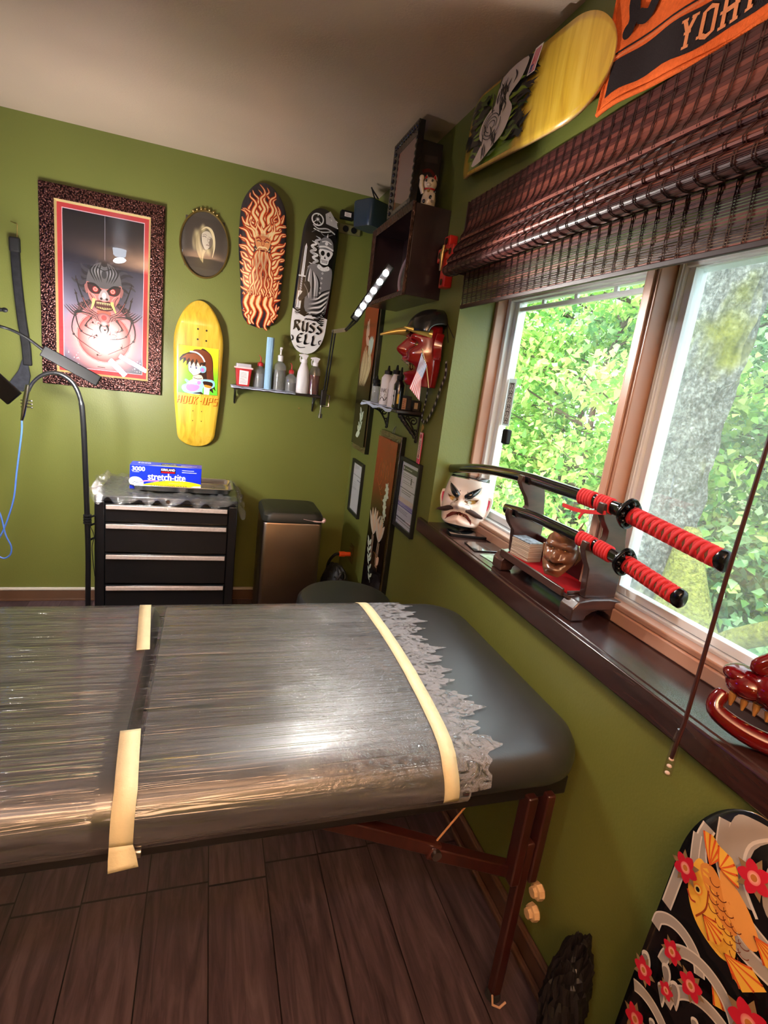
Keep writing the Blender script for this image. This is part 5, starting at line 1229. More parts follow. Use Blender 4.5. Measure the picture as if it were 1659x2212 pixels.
# picture leaning on top of it
ff = frame3((.722, 2.345, BZ1 + .15), (0, -1, 0), (0, 0, 1)); hu, hv = .148, .150
pf_ = thing('picture_frame', 'ornate black picture frame with a reddish print standing on the wall box', 'picture', (.722, 2.345, BZ1))
m_ = MB(); wallframe(m_, ff, -hu, -hv, hu, hv, .040, -.012, .014, .004)
for i in range(44):
    t = i/44*4; k = int(t); e = t - k; a, b = [(-hu, -hv), (hu, -hv), (hu, hv), (-hu, hv)][k], [(hu, -hv), (hu, hv), (-hu, hv), (-hu, -hv)][k]
    u, v = (a[0] + (b[0]-a[0])*e)*.93, (a[1] + (b[1]-a[1])*e)*.93; m_.ell(ff(u, v, .010), (.006, .012, .010), n=8, m=6)
m_.build('frame', mat('glossy black carved frame', rgb(20, 16, 16), .22, bump=.8, bscale=60, coat=.4), pf_, smooth=40)
A = Art(ff, base=.001); A.field(-hu + .038, -hv + .038, hu - .038, hv - .038, 10, 20, lambda a, b: mixn([(0, (110, 60, 60)), (.5, (128, 84, 88)), (1, (120, 72, 70))], b)); A.poly([(-hu + .04, -hv + .04), (-hu + .065, -hv + .04), (-hu + .065, hv - .04), (-hu + .04, hv - .04)], (130, 20, 30)); A.build('print', ink(), pf_)
m_ = MB(); wallbox(m_, ff, -hu + .036, -hv + .036, hu - .036, hv - .036, .003, .0035); m_.build('glazing', pane('picture glass'), pf_, smooth=0)
# boxed game behind the frame and beckoning cat
bg = thing('storage_box', 'tall black box with faint red lettering behind the ornate frame', 'box', (.80, 2.34, BZ1))
MB().box((.752, 2.26, BZ1), (.842, 2.44, BZ1 + .262)).build('carton', mat('matt black carton', rgb(22, 14, 14), .5), bg, bevel=.003)
A = Art(frame3((.797, 2.26, BZ1 + .13), (1, 0, 0), (0, 0, 1)))
A.poly([(-.03, .055), (.028, .06), (.026, .085), (-.028, .08)], (66, 54, 52)); A.stroke([(-.03, .02), (0, .03), (.02, .01), (-.02, -.02), (.028, -.03), (.0, -.06)], .012, (88, 24, 20))
A.build('box_print', ink(), bg, label='faded red marks')
cx_, cy_ = .782, 2.19; ct = thing('cat_figurine', 'white beckoning cat figurine with red ears on the wall box', 'figurine', (cx_, cy_, BZ1))
cream = mat('glazed cream ceramic', rgb(226, 206, 176), .2, coat=.6); redc = mat('glossy red plastic'); blk = mat('black lacquer')
Mz = Matrix.Rotation(-.55, 3, 'Z'); cc = Vector((cx_, cy_, BZ1))
def cp(x, y, z): return cc + Mz @ Vector((x, y, z))
m_ = MB(); m_.lathe([(0, 0), (.024, 0), (.028, .008), (.029, .03), (.024, .055), (.019, .068), (0, .075)], cc, 24, sy=.9, M=Mz); m_.ell(cp(0, -.004, .086), (.027, .025, .025), Mz); m_.ell(cp(0, -.026, .078), (.010, .008, .007), Mz)
m_.tube([cp(-.022, -.012, .05), cp(-.032, -.018, .075), cp(-.032, -.02, .100)], [.009, .009, .008], 10); m_.ell(cp(-.032, -.022, .102), (.010, .009, .011), Mz); m_.tube([cp(.018, -.012, .05), cp(.022, -.026, .02)], [.009, .008], 10)
for s__ in (-1, 1): m_.lathe([(.010, 0), (.007, .012), (0, .022)], cp(s__*.017, 0, .100), 10)
m_.build('body', cream, ct, smooth=70)
for s__ in (-1, 1):
    m_ = MB(); m_.lathe([(.006, 0), (.004, .010), (0, .017)], cp(s__*.017, -.006, .101), 8); m_.build('inner_ear', redc, ct)
    m_ = MB(); m_.ell(cp(s__*.012, -.027, .092), (.0038, .003, .005), Mz, n=10, m=8); m_.build('eye', blk, ct)
m_ = MB(); m_.tube([cp(.021*math.cos(w), -.002 + .020*math.sin(w), .066) for w in [2*PI*i/24 for i in range(24)]], .003, 8, closed=True); m_.build('collar', redc, ct, smooth=60)
MB().ell(cp(0, -.024, .058), (.006, .005, .006), n=12, m=8).build('bell', gold, ct)
for x, z in ((.012, .035), (-.012, .020), (.024, .058)): MB().ell(cp(x, -.026 if z < .05 else -.010, z), (.006, .003, .007), Mz, n=12, m=8).build('spot', blk, ct)
# red cross ornament
cr = thing('wall_cross', 'red carved cross ornament hanging beside the end of the woven shade', 'cross', (X1, 2.06, 1.91)); fb = rightwall(2.06, 1.915)
fb2 = fb; cm = mat('red enamel', rgb(196, 32, 22), .35, bump=.2, bscale=80)
m_ = MB(); wallbox(m_, fb, -.026, -.095, .026, .090, 0, .034); wallbox(m_, fb, -.070, .002, .072, .052, 0, .036); m_.build('body', cm, cr, bevel=.004)
for u, v in ((0, .07), (0, -.075), (-.05, .027), (.05, .027)):
    m_ = MB(); m_.lathe([(0, .0), (.012, .0), (.012, .002), (.008, .004), (0, .005)], fb(u, v, .035), 16, M=Matrix.Rotation(-PI/2, 3, 'Y'))
    if u > 0: m_.cyl(fb(.0725, .027, .018), fb(.076, .027, .018), .012, n=18)
    m_.build('medallion', mat('dark bronze', rgb(70, 52, 30), .35, .7), cr)
m_ = MB(); m_.tube([fb(0, .055, .042), fb(0, .02, .045), fb(-.004, -.035, .043)], [.006, .009, .005], 10); m_.tube([fb(-.035, .036, .040), fb(0, .030, .042), fb(.035, .036, .040)], [.004, .005, .004], 8); m_.build('figure', gold, cr, smooth=60)

# ---- lacquer panels with inlaid flowers
def panel(y0, y1, z0, z1, name_label, seed, kind):
    fb = rightwall((y0 + y1)/2, (z0 + z1)/2, .0); hu, hv = (y1 - y0)/2, (z1 - z0)/2
    t = thing('lacquer_panel', name_label, 'wall panel', fb(0, -hv, .02), 'lacquer wall panels')
    m_ = MB(); wallbox(m_, fb, -hu, -hv, hu, hv, 0, .024); m_.build('board', mat('black lacquer'), t, bevel=.002)
    A = Art(fb, base=.0246); r = random.Random(seed)
    A.poly([(-hu+.002, -hv+.002), (hu-.002, -hv+.002), (hu-.002, hv-.002), (-hu+.002, hv-.002)], (112, 96, 62))
    for i in range(90):
        v = -hv + .004 + (2*hv - .008)*i/90
        for u in (-hu + .005, hu - .005): A.disc((u, v), .003, (60, 46, 30), n=6)
    for i in range(40): A.disc((r.uniform(-hu+.01, hu-.01), hv - r.uniform(.006, .026)), .004, (70, 56, 36), n=6); A.disc((r.uniform(-hu+.01, hu-.01), -hv + r.uniform(.006, .026)), .004, (70, 56, 36), n=6)
    iu, iv = hu - .010, hv - .032
    A.field(-iu, -iv, iu, iv, 6, 40, lambda a, b: mixn([(0, (18, 10, 12)), (.45, (24, 12, 12)), (.6, (70, 18, 14)), (.72, (138, 26, 18)), (1, (150, 34, 20))], b + (.0 if kind else .12)))
    def leaf(u, v, a, l, w, c): ca, sa = math.cos(a), math.sin(a); A.poly([(u, v), (u + l*.5*ca - w*sa, v + l*.5*sa + w*ca), (u + l*ca, v + l*sa), (u + l*.5*ca + w*sa, v + l*.5*sa - w*ca)], c, 3)
    def sprig(pts, n, l, c):
        P_ = smooth_path(pts, 6); A.stroke(pts, .003, c)
        for i in range(n):
            p = P_[int(i*(len(P_)-1)/n)]; leaf(p.x, p.y, 1.57 + r.uniform(-.2, .2) + (.8 if i % 2 else -.8), l, l*.22, c)
    IV, PK_, GD = (206, 220, 196), (226, 190, 160), (150, 104, 60)
    if kind == 0:
        for k in range(4): leaf(-.06 + .03*k, iv - .22 - .05*(k % 2), 1.2 + .5*k, .10, .022, (210, 170, 150))
        for k in range(5): leaf(.04 + .01*k, iv - .36, 1.1 + .25*k, .14, .020, (186, 204, 190))
        for k in range(7): A.stroke([(-.10 + .018*k, -.08), (-.09 + .03*k, .03), (-.07 + .02*k, .12 + .02*(k % 3))], lambda t: .026*math.sin(PI*t)+.001, (220, 196, 150) if k % 2 else (200, 176, 136))
        sprig([(.0, -iv + .07), (.03, -iv + .13), (.02, -iv + .2)], 10, .05, IV); leaf(-.05, -iv + .05, .3, .09, .02, IV)
    else:
        for k in range(5): A.stroke([(-.09 + .04*k, iv - .20), (-.06 + .035*k, iv - .10 - .02*(k % 2)), (-.03 + .035*k, iv - .19)], .003, GD)
        for k in range(6): A.stroke([(-.10 + .03*k, .20 - .02*k), (-.05 + .02*k, .17 - .02*k), (-.02 + .02*k, .20 - .03*k)], .003, GD)
        for k in range(7):
            u, v = .075 + .012*math.sin(k*2.1), .18 - .033*k
            for j in range(5): leaf(u, v, j*1.256 + k, .030, .009, IV)
        for k in range(9): A.stroke([(-.10 + .022*k, -.02), (-.08 + .02*k, .045), (-.05 + .018*k, .02)], .0025, GD)
        for u, v, s__ in ((-.045, -.09, 1.2), (.055, -.10, 1.0)):
            for k in range(5): leaf(u, v, 1.0 + .32*k, .12*s__, .018, PK_ if k % 2 else (214, 200, 180))
            for k in range(3): A.stroke([(u - .01 + .012*k, v), (u - .014 + .014*k, v - .09), (u - .010 + .012*k, v - .13)], .005, PK_)
            A.stroke([(u, v + .02), (u + .02, v + .08), (u + .012, v + .13)], lambda t: .016*(1-t)+.003, PK_)
        for k in range(6): A.stroke([(-.02 + .02*k, -iv + .16), (.0 + .018*k, -iv + .24), (.04 + .012*k, -iv + .22)], .0025, GD)
        sprig([(-.09, -iv + .26), (-.06, -iv + .17), (.0, -iv + .07)], 14, .045, IV); leaf(.06, -iv + .19, 1.0, .06, .02, PK_)
    A.build('inlay', ink('lacquer inlay', .22, coat=.6), t, label='inlaid pale flowers and birds on red and black')
    m_ = MB(); m_.tube(smooth_path([fb(-.012, hv, .012), fb(-.010, hv + .022, .008), fb(.0, hv + .032, .004), fb(.010, hv + .022, .008), fb(.012, hv, .012)], 5), .0018, 6); m_.build('hanging_wire', metal, t, smooth=60)
    return t
panel(2.862, 3.150, 1.035, 1.93, 'tall lacquer panel with pale leaves, hanging behind the bottle shelf near the corner', 3, 0)
panel(2.295, 2.612, .33, 1.208, 'tall red and black lacquer panel with white birds, between two black document frames', 5, 1)
# ---- document frames
def doc(y0, y1, z0, z1, label, seed):
    fb = rightwall((y0 + y1)/2, (z0 + z1)/2); hu, hv = (y1 - y0)/2, (z1 - z0)/2
    t = thing('document_frame', label, 'picture frame', fb(0, -hv, .01), 'black document frames')
    m_ = MB(); wallframe(m_, fb, -hu, -hv, hu, hv, .018, 0, .018, .015); m_.build('frame', mat('matt black frame', rgb(22, 24, 24), .45), t, bevel=.0015)
    A = Art(fb, base=.006); a, b = hu - .017, hv - .017
    A.poly([(-a, -b), (a, -b), (a, b), (-a, b)], (226, 226, 236))
    g = (110, 110, 120)
    if seed == 1:
        A.lines(-a + .015, b - .04, a*.2, b - .015, 3, g, .001, 2); A.poly([(-a + .008, b - .075), (a - .008, b - .075), (a - .008, b - .072), (-a + .008, b - .072)], (80, 80, 90)); A.poly([(0, b - .10), (a - .03, b - .10), (a - .03, b - .094), (0, b - .094)], (130, 130, 160)); A.lines(-a + .015, b - .16, a*.3, b - .11, 4, (150, 150, 176), .0008, 3); A.lines(-a + .015, -.02, a*.4, 0, 2, g, .0007, 4)
    else:
        A.poly([(-a + .012, b - .042), (a - .004, b - .042), (a - .004, b - .018), (-a + .012, b - .018)], (62, 66, 64)); A.disc((-a + .025, b - .030), .007, (210, 214, 214), n=12); A.lines(-a + .04, b - .035, a - .03, b - .025, 1, (190, 196, 190), .002)
        A.lines(-a + .02, b - .075, a - .02, b - .05, 3, g, .0011, 7); A.poly([(.02, b - .09), (.034, b - .09), (.034, b - .06), (.02, b - .06)], (90, 90, 96)); A.lines(-a + .03, b - .10, a - .05, b - .082, 2, g, .0009, 8)
        A.poly([(-a + .004, b - .122), (a - .004, b - .122), (a - .004, b - .119), (-a + .004, b - .119)], (70, 70, 76)); A.lines(-a + .03, b - .145, a - .02, b - .128, 2, (70, 70, 80), .0012, 9)
        A.poly([(-a, b - .185), (a, b - .185), (a, b - .160), (-a, b - .165)], (232, 214, 206)); A.poly([(-a + .002, b - .200), (a - .002, b - .200), (a - .002, b - .186), (-a + .002, b - .186)], (160, 150, 210)); A.poly([(-a + .002, b - .207), (a - .002, b - .207), (a - .002, b - .202), (-a + .002, b - .202)], (96, 88, 176))
        A.lines(-a + .01, b - .235, a - .04, b - .215, 3, g, .0009, 10); A.poly([(-a + .004, -b + .034), (a - .004, -b + .034), (a - .004, -b + .028), (-a + .004, -b + .028)], (96, 96, 104)); A.poly([(-a + .004, -b + .020), (a - .004, -b + .020), (a - .004, -b + .016), (-a + .004, -b + .016)], (150, 150, 156))
    A.build('document', ink(), t, label='white printed sheet')
    m_ = MB(); wallbox(m_, fb, -hu + .016, -hv + .016, hu - .016, hv - .016, .012, .0125); m_.build('glazing', pane('picture glass'), t, smooth=0)
doc(2.900, 3.132, .646, .970, 'narrow black framed white certificate nearest the corner', 1)
doc(2.055, 2.300, .797, 1.122, 'black framed printed licence with purple band next to the window ledge', 2)

# ---- bottle shelf on the window wall
RZ = 1.335; RX = .742; RY0, RY1 = 2.135, 2.69
rs = thing('wall_shelf', 'black shelf on ornate iron brackets below the horned mask', 'shelf', (.8, 2.4, RZ))
MB().box((RX, RY0, RZ - .014), (X1, RY1, RZ)).build('shelf_board', mat('dark shelf board'), rs, bevel=.003)
m_ = MB(); m_.grid(26, 8, lambda a, b: (RX - .006 + .08*b, RY0 + .06 + (RY1 - RY0 - .062)*a, RZ + .0015 + .0025*abs(math.sin(a*23)*math.sin(b*7 + a*9)) - (.016 + .006*math.sin(a*15) if b == 0 else 0))); m_.build('paper_liner', mat('pale blue paper towel'), rs, solid=.0006)
for y in (RY0 + .03, RY1 - .10): scroll_bracket('bracket', rightwall(y, RZ - .014), .115 if y < 2.3 else .10, .105, rs)
m_ = MB(); fb = rightwall(RY0 + .03, RZ - .014)
for k in range(16): m_.ell(fb(0, -.012 - .0055*k, .085*(1 - k/17) + .006), (.013 - .0004*k, .009, .010), Matrix.Rotation(k*.9, 3, 'Y'), n=8, m=6)
m_.build('cast_leaves', iron, rs, smooth=60)
def RP(px_, x, z=None): # y on the shelf where a pixel column falls, at depth x
    return at(px_, 850, 'x', x).y
wp = mat('white plastic')
def std(name, label, cat, x, px_, prof, m, cap=None, group=None, n=22, prints=None, capm=None):
    y = min(max(RP(px_, x), RY0 + .03), RY1 - .03); t = thing(name, label, cat, (x, y, RZ), group); prof = [(r_, z_*1.14) for r_, z_ in prof]; cap = [(r_, z_*1.14) for r_, z_ in cap] if cap else cap; MB().lathe(prof, (x, y, RZ + .004), n).build('bottle', m, t, smooth=45)
    if cap: MB().lathe(cap, (x, y, RZ + .004), 18).build('cap', capm or mat('black plastic'), t, smooth=45)
    if prints:
        r = prof[2][0] + .0006; A = Art(lambda u, v, d=0: Vector((x, y, RZ + .004 + v)) + Vector((math.sin(u/r - .9), -math.cos(u/r - .9), 0))*(r + d), base=.0004); prints(A, r); A.build('label', ink(), t)
    return t
tube_c = pane('clear tube', (.8, .82, .84, 1), .08, .05, haze=.18, hazecol=(.8, .82, .84, 1))
std('clear_jar', 'clear plastic jar with black lid at the far end of the bottle shelf', 'jar', .80, 808, [(0, 0), (.018, 0), (.019, .004), (.019, .075), (0, .075)], tube_c, [(0, .075), (.020, .075), (.020, .095), (.008, .10), (.006, .112), (0, .112)], 'small clear jars')
std('clear_jar', 'clear plastic jar standing second from the far end of the bottle shelf', 'jar', .765, 812, [(0, 0), (.016, 0), (.017, .004), (.017, .068), (0, .068)], tube_c, [(0, .068), (.018, .068), (.018, .080), (0, .082)], 'small clear jars')
def pr1(A, r):
    A.poly([(-.02, .010), (.03, .010), (.03, .085), (-.02, .085)], (236, 226, 226)); A.text('INK', -.012, .055, .030, .018, (40, 30, 34), ang=0); A.lines(-.014, .016, .026, .05, 5, (60, 50, 54), .0018, 4); A.stroke([(-.012, .02), (.0, .034), (.012, .02), (.022, .036)], .003, (30, 26, 30))
def pr2(A, r): A.poly([(-.024, .012), (.028, .012), (.028, .074), (-.024, .074)], (62, 44, 44)); A.lines(-.02, .018, .024, .07, 9, (206, 190, 190), .0012, 6)
def pr3(A, r): A.poly([(-.016, .014), (.0, .014), (.0, .074), (-.016, .074)], (226, 224, 226)); A.disc((-.008, .05), .005, (20, 20, 22)); A.poly([(.010, .02), (.018, .02), (.018, .06), (.010, .06)], (200, 160, 60))
nozzle = lambda h, r: [(0, h), (r*.75, h), (r*.75, h + .014), (r*.3, h + .016), (r*.14, h + .034), (0, h + .034)]
std('ink_bottle', 'white bottle with lettered label and black nozzle, third on the bottle shelf', 'bottle', .772, 834, [(0, 0), (.027, 0), (.028, .004), (.028, .105), (.018, .118), (.013, .122)], wp, nozzle(.120, .024), 'bottles on the right shelf', prints=pr1)
std('ink_bottle', 'white bottle with a brown text label leaning beside the black bottle', 'bottle', .760, 852, [(0, 0), (.027, 0), (.028, .004), (.028, .085), (.020, .108), (.012, .124)], wp, nozzle(.122, .024), 'bottles on the right shelf', prints=pr2)
std('ink_bottle', 'black glossy bottle with a white vertical label on the right shelf', 'bottle', .752, 868, [(0, 0), (.021, 0), (.022, .004), (.022, .085), (.014, .100), (.010, .104)], mat('black lacquer'), nozzle(.103, .018), 'bottles on the right shelf', prints=pr3)
std('ink_bottle', 'cream bottle standing at the back behind the white bottles', 'bottle', .825, 862, [(0, 0), (.025, 0), (.026, .004), (.026, .10), (.018, .118), (.012, .122)], mat('cream plastic', rgb(220, 210, 176), .4), nozzle(.120, .022), 'bottles on the right shelf')
std('ink_bottle', 'small white capped bottle at the back left of the lettered white bottle', 'bottle', .825, 838, [(0, 0), (.018, 0), (.019, .004), (.019, .09), (.012, .105)], wp, nozzle(.104, .018), 'bottles on the right shelf')
yb = RY0 + .035
bx_ = thing('ointment_box', 'small brown and black product box at the window end of the bottle shelf', 'box', (.785, yb, RZ)); MB().box((.768, yb - .015, RZ + .002), (.812, yb + .03, RZ + .060)).build('carton', mat('black carton', rgb(26, 20, 20), .5), bx_, bevel=.001)
A = Art(frame3((.768, yb - .015, RZ), (1, 0, 0), (0, 0, 1))); A.poly([(.002, .004), (.020, .004), (.020, .05), (.002, .05)], (190, 136, 100)); A.lines(.005, .008, .017, .046, 5, (120, 70, 50), .0014, 2); A.poly([(.026, .010), (.040, .010), (.040, .044), (.026, .044)], (60, 46, 44)); A.build('label', ink(), bx_)
bx_ = thing('ointment_box', 'small black product box with a tan square beside the wall on the shelf end', 'box', (.835, yb, RZ)); MB().box((.822, yb - .010, RZ + .001), (.856, yb + .03, RZ + .045)).build('carton', mat('black carton'), bx_, bevel=.001)
A = Art(frame3((.822, yb - .010, RZ), (1, 0, 0), (0, 0, 1))); A.poly([(.006, .010), (.022, .010), (.022, .036), (.006, .036)], (184, 160, 130)); A.build('label', ink(), bx_)

# ---- red horned mask, seen from its side, on cords
hm = thing('horned_mask', 'glossy red demon mask with long gold horns hanging over the bottle shelf', 'mask', (X1, 2.1, 1.45))
redl = mat('deep red lacquer', rgb(136, 14, 18), .14, coat=.8, bump=.1, bscale=20, var=.15); HC = Vector((.862, 2.08, 1.575))
# local: f = out of the wall (-x), s = sideways (-y is towards the camera), v = up
def H(f, s, v): return HC + Vector((-f, -s, v))
def mk(a, b):   # a: -1..1 across (s), b: 0..1 chin to brow
    v = -.135 + .235*b; w = .080*(.40 + .60*math.sin(PI*min(1, .22 + b*.62))) ; s_ = a*w
    f = .012 + .115*math.sqrt(max(0, 1 - (abs(a)**2.2)))*(.70 + .30*math.sin(PI*b))
    g = lambda u, q, su, sq: math.exp(-((a - u)/su)**2 - ((b - q)/sq)**2)
    f += .040*g(0, .56, .18, .10) + .018*g(0, .70, .16, .10) + .022*(g(.45, .80, .25, .07) + g(-.45, .80, .25, .07)) + .016*(g(.5, .50, .2, .12) + g(-.5, .50, .2, .12))
    f -= .020*(g(.42, .68, .16, .06) + g(-.42, .68, .16, .06)); f -= .034*g(0, .30, .55, .075); f += .018*g(0, .40, .6, .035) + .020*g(0, .19, .45, .05) + .022*g(0, .06, .3, .08)
    return H(f, s_, v)
m_ = MB(); m_.grid(56, 72, lambda i, j: mk(2*i-1, j)); m_.build('face', redl, hm, smooth=80, solid=.003)
for s__ in (-1, 1):
    m_ = MB(); m_.grid(20, 20, lambda i, j: H(.010 + .030*j + .012*math.sin(PI*i), s__*(.078 + .020*math.sin(PI*i)*(1-j*.6)), -.03 + .10*i), None)
    m_.build('ear', redl, hm, smooth=80, solid=.006)
m_ = MB(); m_.grid(40, 24, lambda i, j: H(.008 + .125*math.sin(PI/2*(1-j))**.8*(.55 + .45*math.sin(PI*i))*1.0, .086*math.cos(PI*(1-i)), .070 + .095*math.sin(PI/2*j)*(.35 + .65*math.sin(PI*i)) + 0), None)
m_.build('hair', mat('silver black paint', rgb(60, 60, 60), .2, .7, bump=.2, bscale=30, var=.5, vscale=20), hm, smooth=80, solid=.003)
gh = mat('gold horn paint', rgb(206, 178, 100), .25, .55, var=.1)
for a, b, c_ in (((884, 716), (858, 716), (823, 722)), ((932, 724), (905, 716), (874, 707))):
    y_ = 2.155 if c_[0] < 850 else 2.03
    p0, p1, p2 = at(*a, 'y', y_), at(*b, 'y', y_ + .01), at(*c_, 'y', y_ + .02); P_ = smooth_path([p0, p1, p2], 8); m_ = MB(); m_.tube(P_, [.021*(1 - .80*i/(len(P_)-1)) for i in range(len(P_))], 14); m_.ell(P_[-1], (.0048, .0048, .0048), n=10, m=6); m_.build('horn', gh, hm, smooth=60)
m_ = MB()
for s__ in (-.036, -.024, -.012, 0, .012, .024, .036): m_.lathe([(.0055, 0), (.004, -.010), (0, -.018)], H(.108 - abs(s__)*.5, s__, -.055), 8); m_.lathe([(.005, 0), (.004, .008), (0, .014)], H(.106 - abs(s__)*.5, s__, -.088), 8)
m_.build('teeth', gold, hm)
for s__ in (-1, 1): MB().ell(H(.100, s__*.032, .022), (.010, .013, .008)).build('eye', gold, hm)
nlp = at(964, 694, 'x', X1 - .004); m_ = MB()
for q in ((948, 715), (952, 735), (968, 740), (980, 730)): m_.tube([nlp, at(*q, 'x', X1 - .01)], .0016, 6)
m_.cyl(nlp + Vector((.004, 0, 0)), nlp - Vector((.010, 0, 0)), .003, n=8); m_.build('hanging_cord', mat('black rubber tape'), hm)
# ---- small paper flag standing at the mask
FY = 1.975
fp = at(912, 757, 'y', FY); t = thing('paper_flag', 'small drooping striped paper flag in front of the red horned mask', 'flag', fp)
m_ = MB(); m_.tube([fp, at(921, 790, 'y', FY), at(926, 838, 'y', FY)], .0022, 8); m_.ell(fp + Vector((0, 0, .003)), (.004, .004, .004), n=8, m=6); m_.build('stick', mat('thin wood', rgb(190, 160, 110), .5), t)
Lc = [(911, 761), (898, 806), (884, 838)]; Rc = [(922, 790), (910, 822), (906, 866)]
def fpos_(a, b):
    i = min(int(b*2), 1); k = b*2 - i; p = [Vector(Lc[i]).lerp(Vector(Lc[i+1]), k), Vector(Rc[i]).lerp(Vector(Rc[i+1]), k)]; q = p[0].lerp(p[1], a)
    return at(q.x, q.y, 'y', FY - .003 + .006*math.sin(b*8 + a*5))
fm_ = MB(); fm_.grid(26, 40, fpos_, lambda a, b: tuple(lin(c) for c in ((60, 84, 150) if (b < .45 and int(a*13) % 2 == 0) else (196, 60, 74) if int(a*13) % 2 == 0 else (236, 226, 226)))); fm_.build('cloth', ink('printed paper', .6), t, smooth=60, solid=.0006)
# ---- printed lanyard and key tag
ly = thing('lanyard', 'black lanyard with white print hanging below the horned mask', 'lanyard', at(962, 780, 'x', X1 - .01))
def strap(ptsx, w, name):
    P_ = smooth_path([at(px_, py_, 'x', X1 - .012) for px_, py_ in ptsx], 12); vs = []; cs = []
    for i, p in enumerate(P_):
        tt = (P_[min(i+1, len(P_)-1)] - P_[max(i-1, 0)]).normalized(); n = tt.cross(Vector((1, 0, 0))).normalized()
        for s__ in (-1, -.35, .35, 1): vs.append(p + n*s__*w/2); cs.append(tuple(lin(c) for c in ((200, 196, 190) if (abs(s__) < .5 and i % 6 in (1, 2)) else (18, 18, 20))))
    mb = MB(); mb.add(vs, [(4*i+j, 4*i+j+1, 4*i+4+j+1, 4*i+4+j) for i in range(len(P_)-1) for j in range(3)], cs); mb.build(name, ink('printed ink'), ly, smooth=0, solid=.001)
strap([(964, 780), (962, 812), (952, 838), (942, 868), (930, 895), (920, 912)], .018, 'strap'); strap([(925, 834), (921, 860), (916, 882), (911, 905), (918, 913)], .015, 'strap')
kp = at(913, 922, 'x', X1 - .012); m_ = MB(); m_.tube([kp + Vector((0, .012*math.cos(w), -.004 + .012*math.sin(w))) for w in [2*PI*i/20 for i in range(20)]], .0014, 6, closed=True); m_.tube([kp + Vector((0, 0, .01)), kp + Vector((0, .002, -.02))], .004, 8); m_.build('clip', gold, ly, smooth=60)
kt = thing('key_tag', 'pink and white fabric key tag hanging above the framed licence', 'key tag', at(906, 935, 'x', X1 - .008)); p = at(907, 968, 'x', X1 - .010); f_ = frame3(p, (0, -1, -.04), (0, -.04, 1) if False else (0, .0, 1)); m_ = MB(); wallbox(m_, f_, -.016, -.066, .016, .066, -.002, .002); m_.build('tag', mat('pink cloth', rgb(214, 80, 110), .8), kt, bevel=.001)
A = Art(f_, base=.0024); A.poly([(-.015, -.045), (.015, -.045), (.015, .065), (-.015, .065)], (226, 196, 186)); A.disc((0, .05), .010, (176, 30, 60), n=12)
for k in range(4): A.stroke([(-.007, .030 - .016*k), (.007, .028 - .016*k), (-.006, .020 - .016*k), (.008, .019 - .016*k)], .0024, (150, 50, 60))
A.disc((0, -.036), .007, (120, 30, 50), n=10); A.build('tag_print', ink(), kt)
# ---- valve low on the wall, dark bag in the corner
v_ = at(760, 1197, 'x', X1); t = thing('wall_valve', 'brass wall valve with an orange hose end low in the corner', 'valve', (X1, v_.y, v_.z))
m_ = MB(); wallbox(m_, rightwall(v_.y, v_.z), -.035, -.05, .035, .06, 0, .006)
for k in range(5): m_.tube([(X1 - .008, v_.y - .03, v_.z - .04 + .02*k), (X1 - .008, v_.y + .03, v_.z - .04 + .02*k)], .004, 6)
m_.build('plate', mat('aged brass', rgb(120, 104, 52), .35, .8, bump=.4, bscale=80), t); c0 = Vector((X1 - .01, v_.y, v_.z))
m_ = MB(); m_.tube([c0, c0 + Vector((-.035, 0, 0)), c0 + Vector((-.036, 0, 0)), c0 + Vector((-.07, 0, 0))], [.014, .014, .017, .016], 14); m_.build('hose_end', mat('orange plastic', rgb(230, 82, 30), .35), t, smooth=40)
m_ = MB(); m_.tube(smooth_path([c0 + Vector((-.07, 0, 0)), c0 + Vector((-.10, 0, -.01)), c0 + Vector((-.13, .01, -.08)), c0 + Vector((-.12, .02, -.25))], 6), .009, 8); m_.build('hose', mat('black plastic'), t, smooth=60)
def blobbag(name, label, c, r, seed, nm=26, amp=.16):
    rs_ = np.random.default_rng(seed); ph = rs_.uniform(0, 6, (6, 3)); fr_ = rs_.uniform(1.5, 6, (6, 3)); mb = MB()
    def pos(a, b):
        th, phi = PI*b, 2*PI*a; d = Vector((math.sin(th)*math.cos(phi), math.sin(th)*math.sin(phi), math.cos(th))); k = 0
        for p_, q_ in zip(ph, fr_): k += abs(math.sin(q_[0]*d.x*2 + p_[0] + q_[1]*d.y*2 + p_[1] + q_[2]*d.z*2))
        k = 1 + amp*(k/6 - .6)*2; return (c[0] + r[0]*k*d.x, c[1] + r[1]*k*d.y, max(.001, c[2] + r[2]*k*d.z))
    mb.grid(nm*2, nm, pos); return mb
bgm = mat('dark nylon', rgb(20, 18, 18), .55, bump=.3, bscale=60)
b_ = thing('backpack', 'black bag on the floor between the trash can and the corner', 'bag', (.735, 2.78, 0)); blobbag('', '', (.735, 2.80, .20), (.085, .16, .20), 3, amp=.12).build('bag_body', bgm, b_, smooth=60)
m_ = MB(); m_.box((.0, -.002, -.025), (.018, .002, .02), M=Matrix.Translation((.690, 2.635, .345)) @ Matrix.Rotation(.5, 4, 'Y')); m_.build('white_tag', wp, b_, bevel=.001)
m_ = MB(); m_.tube(smooth_path([(.70, 2.66, .34), (.72, 2.64, .40), (.745, 2.68, .395), (.76, 2.72, .33)], 5), .008, 8); m_.build('strap', bgm, b_, smooth=60)
# ================================================================ things on the window ledge
L0 = SILLZ + .0008
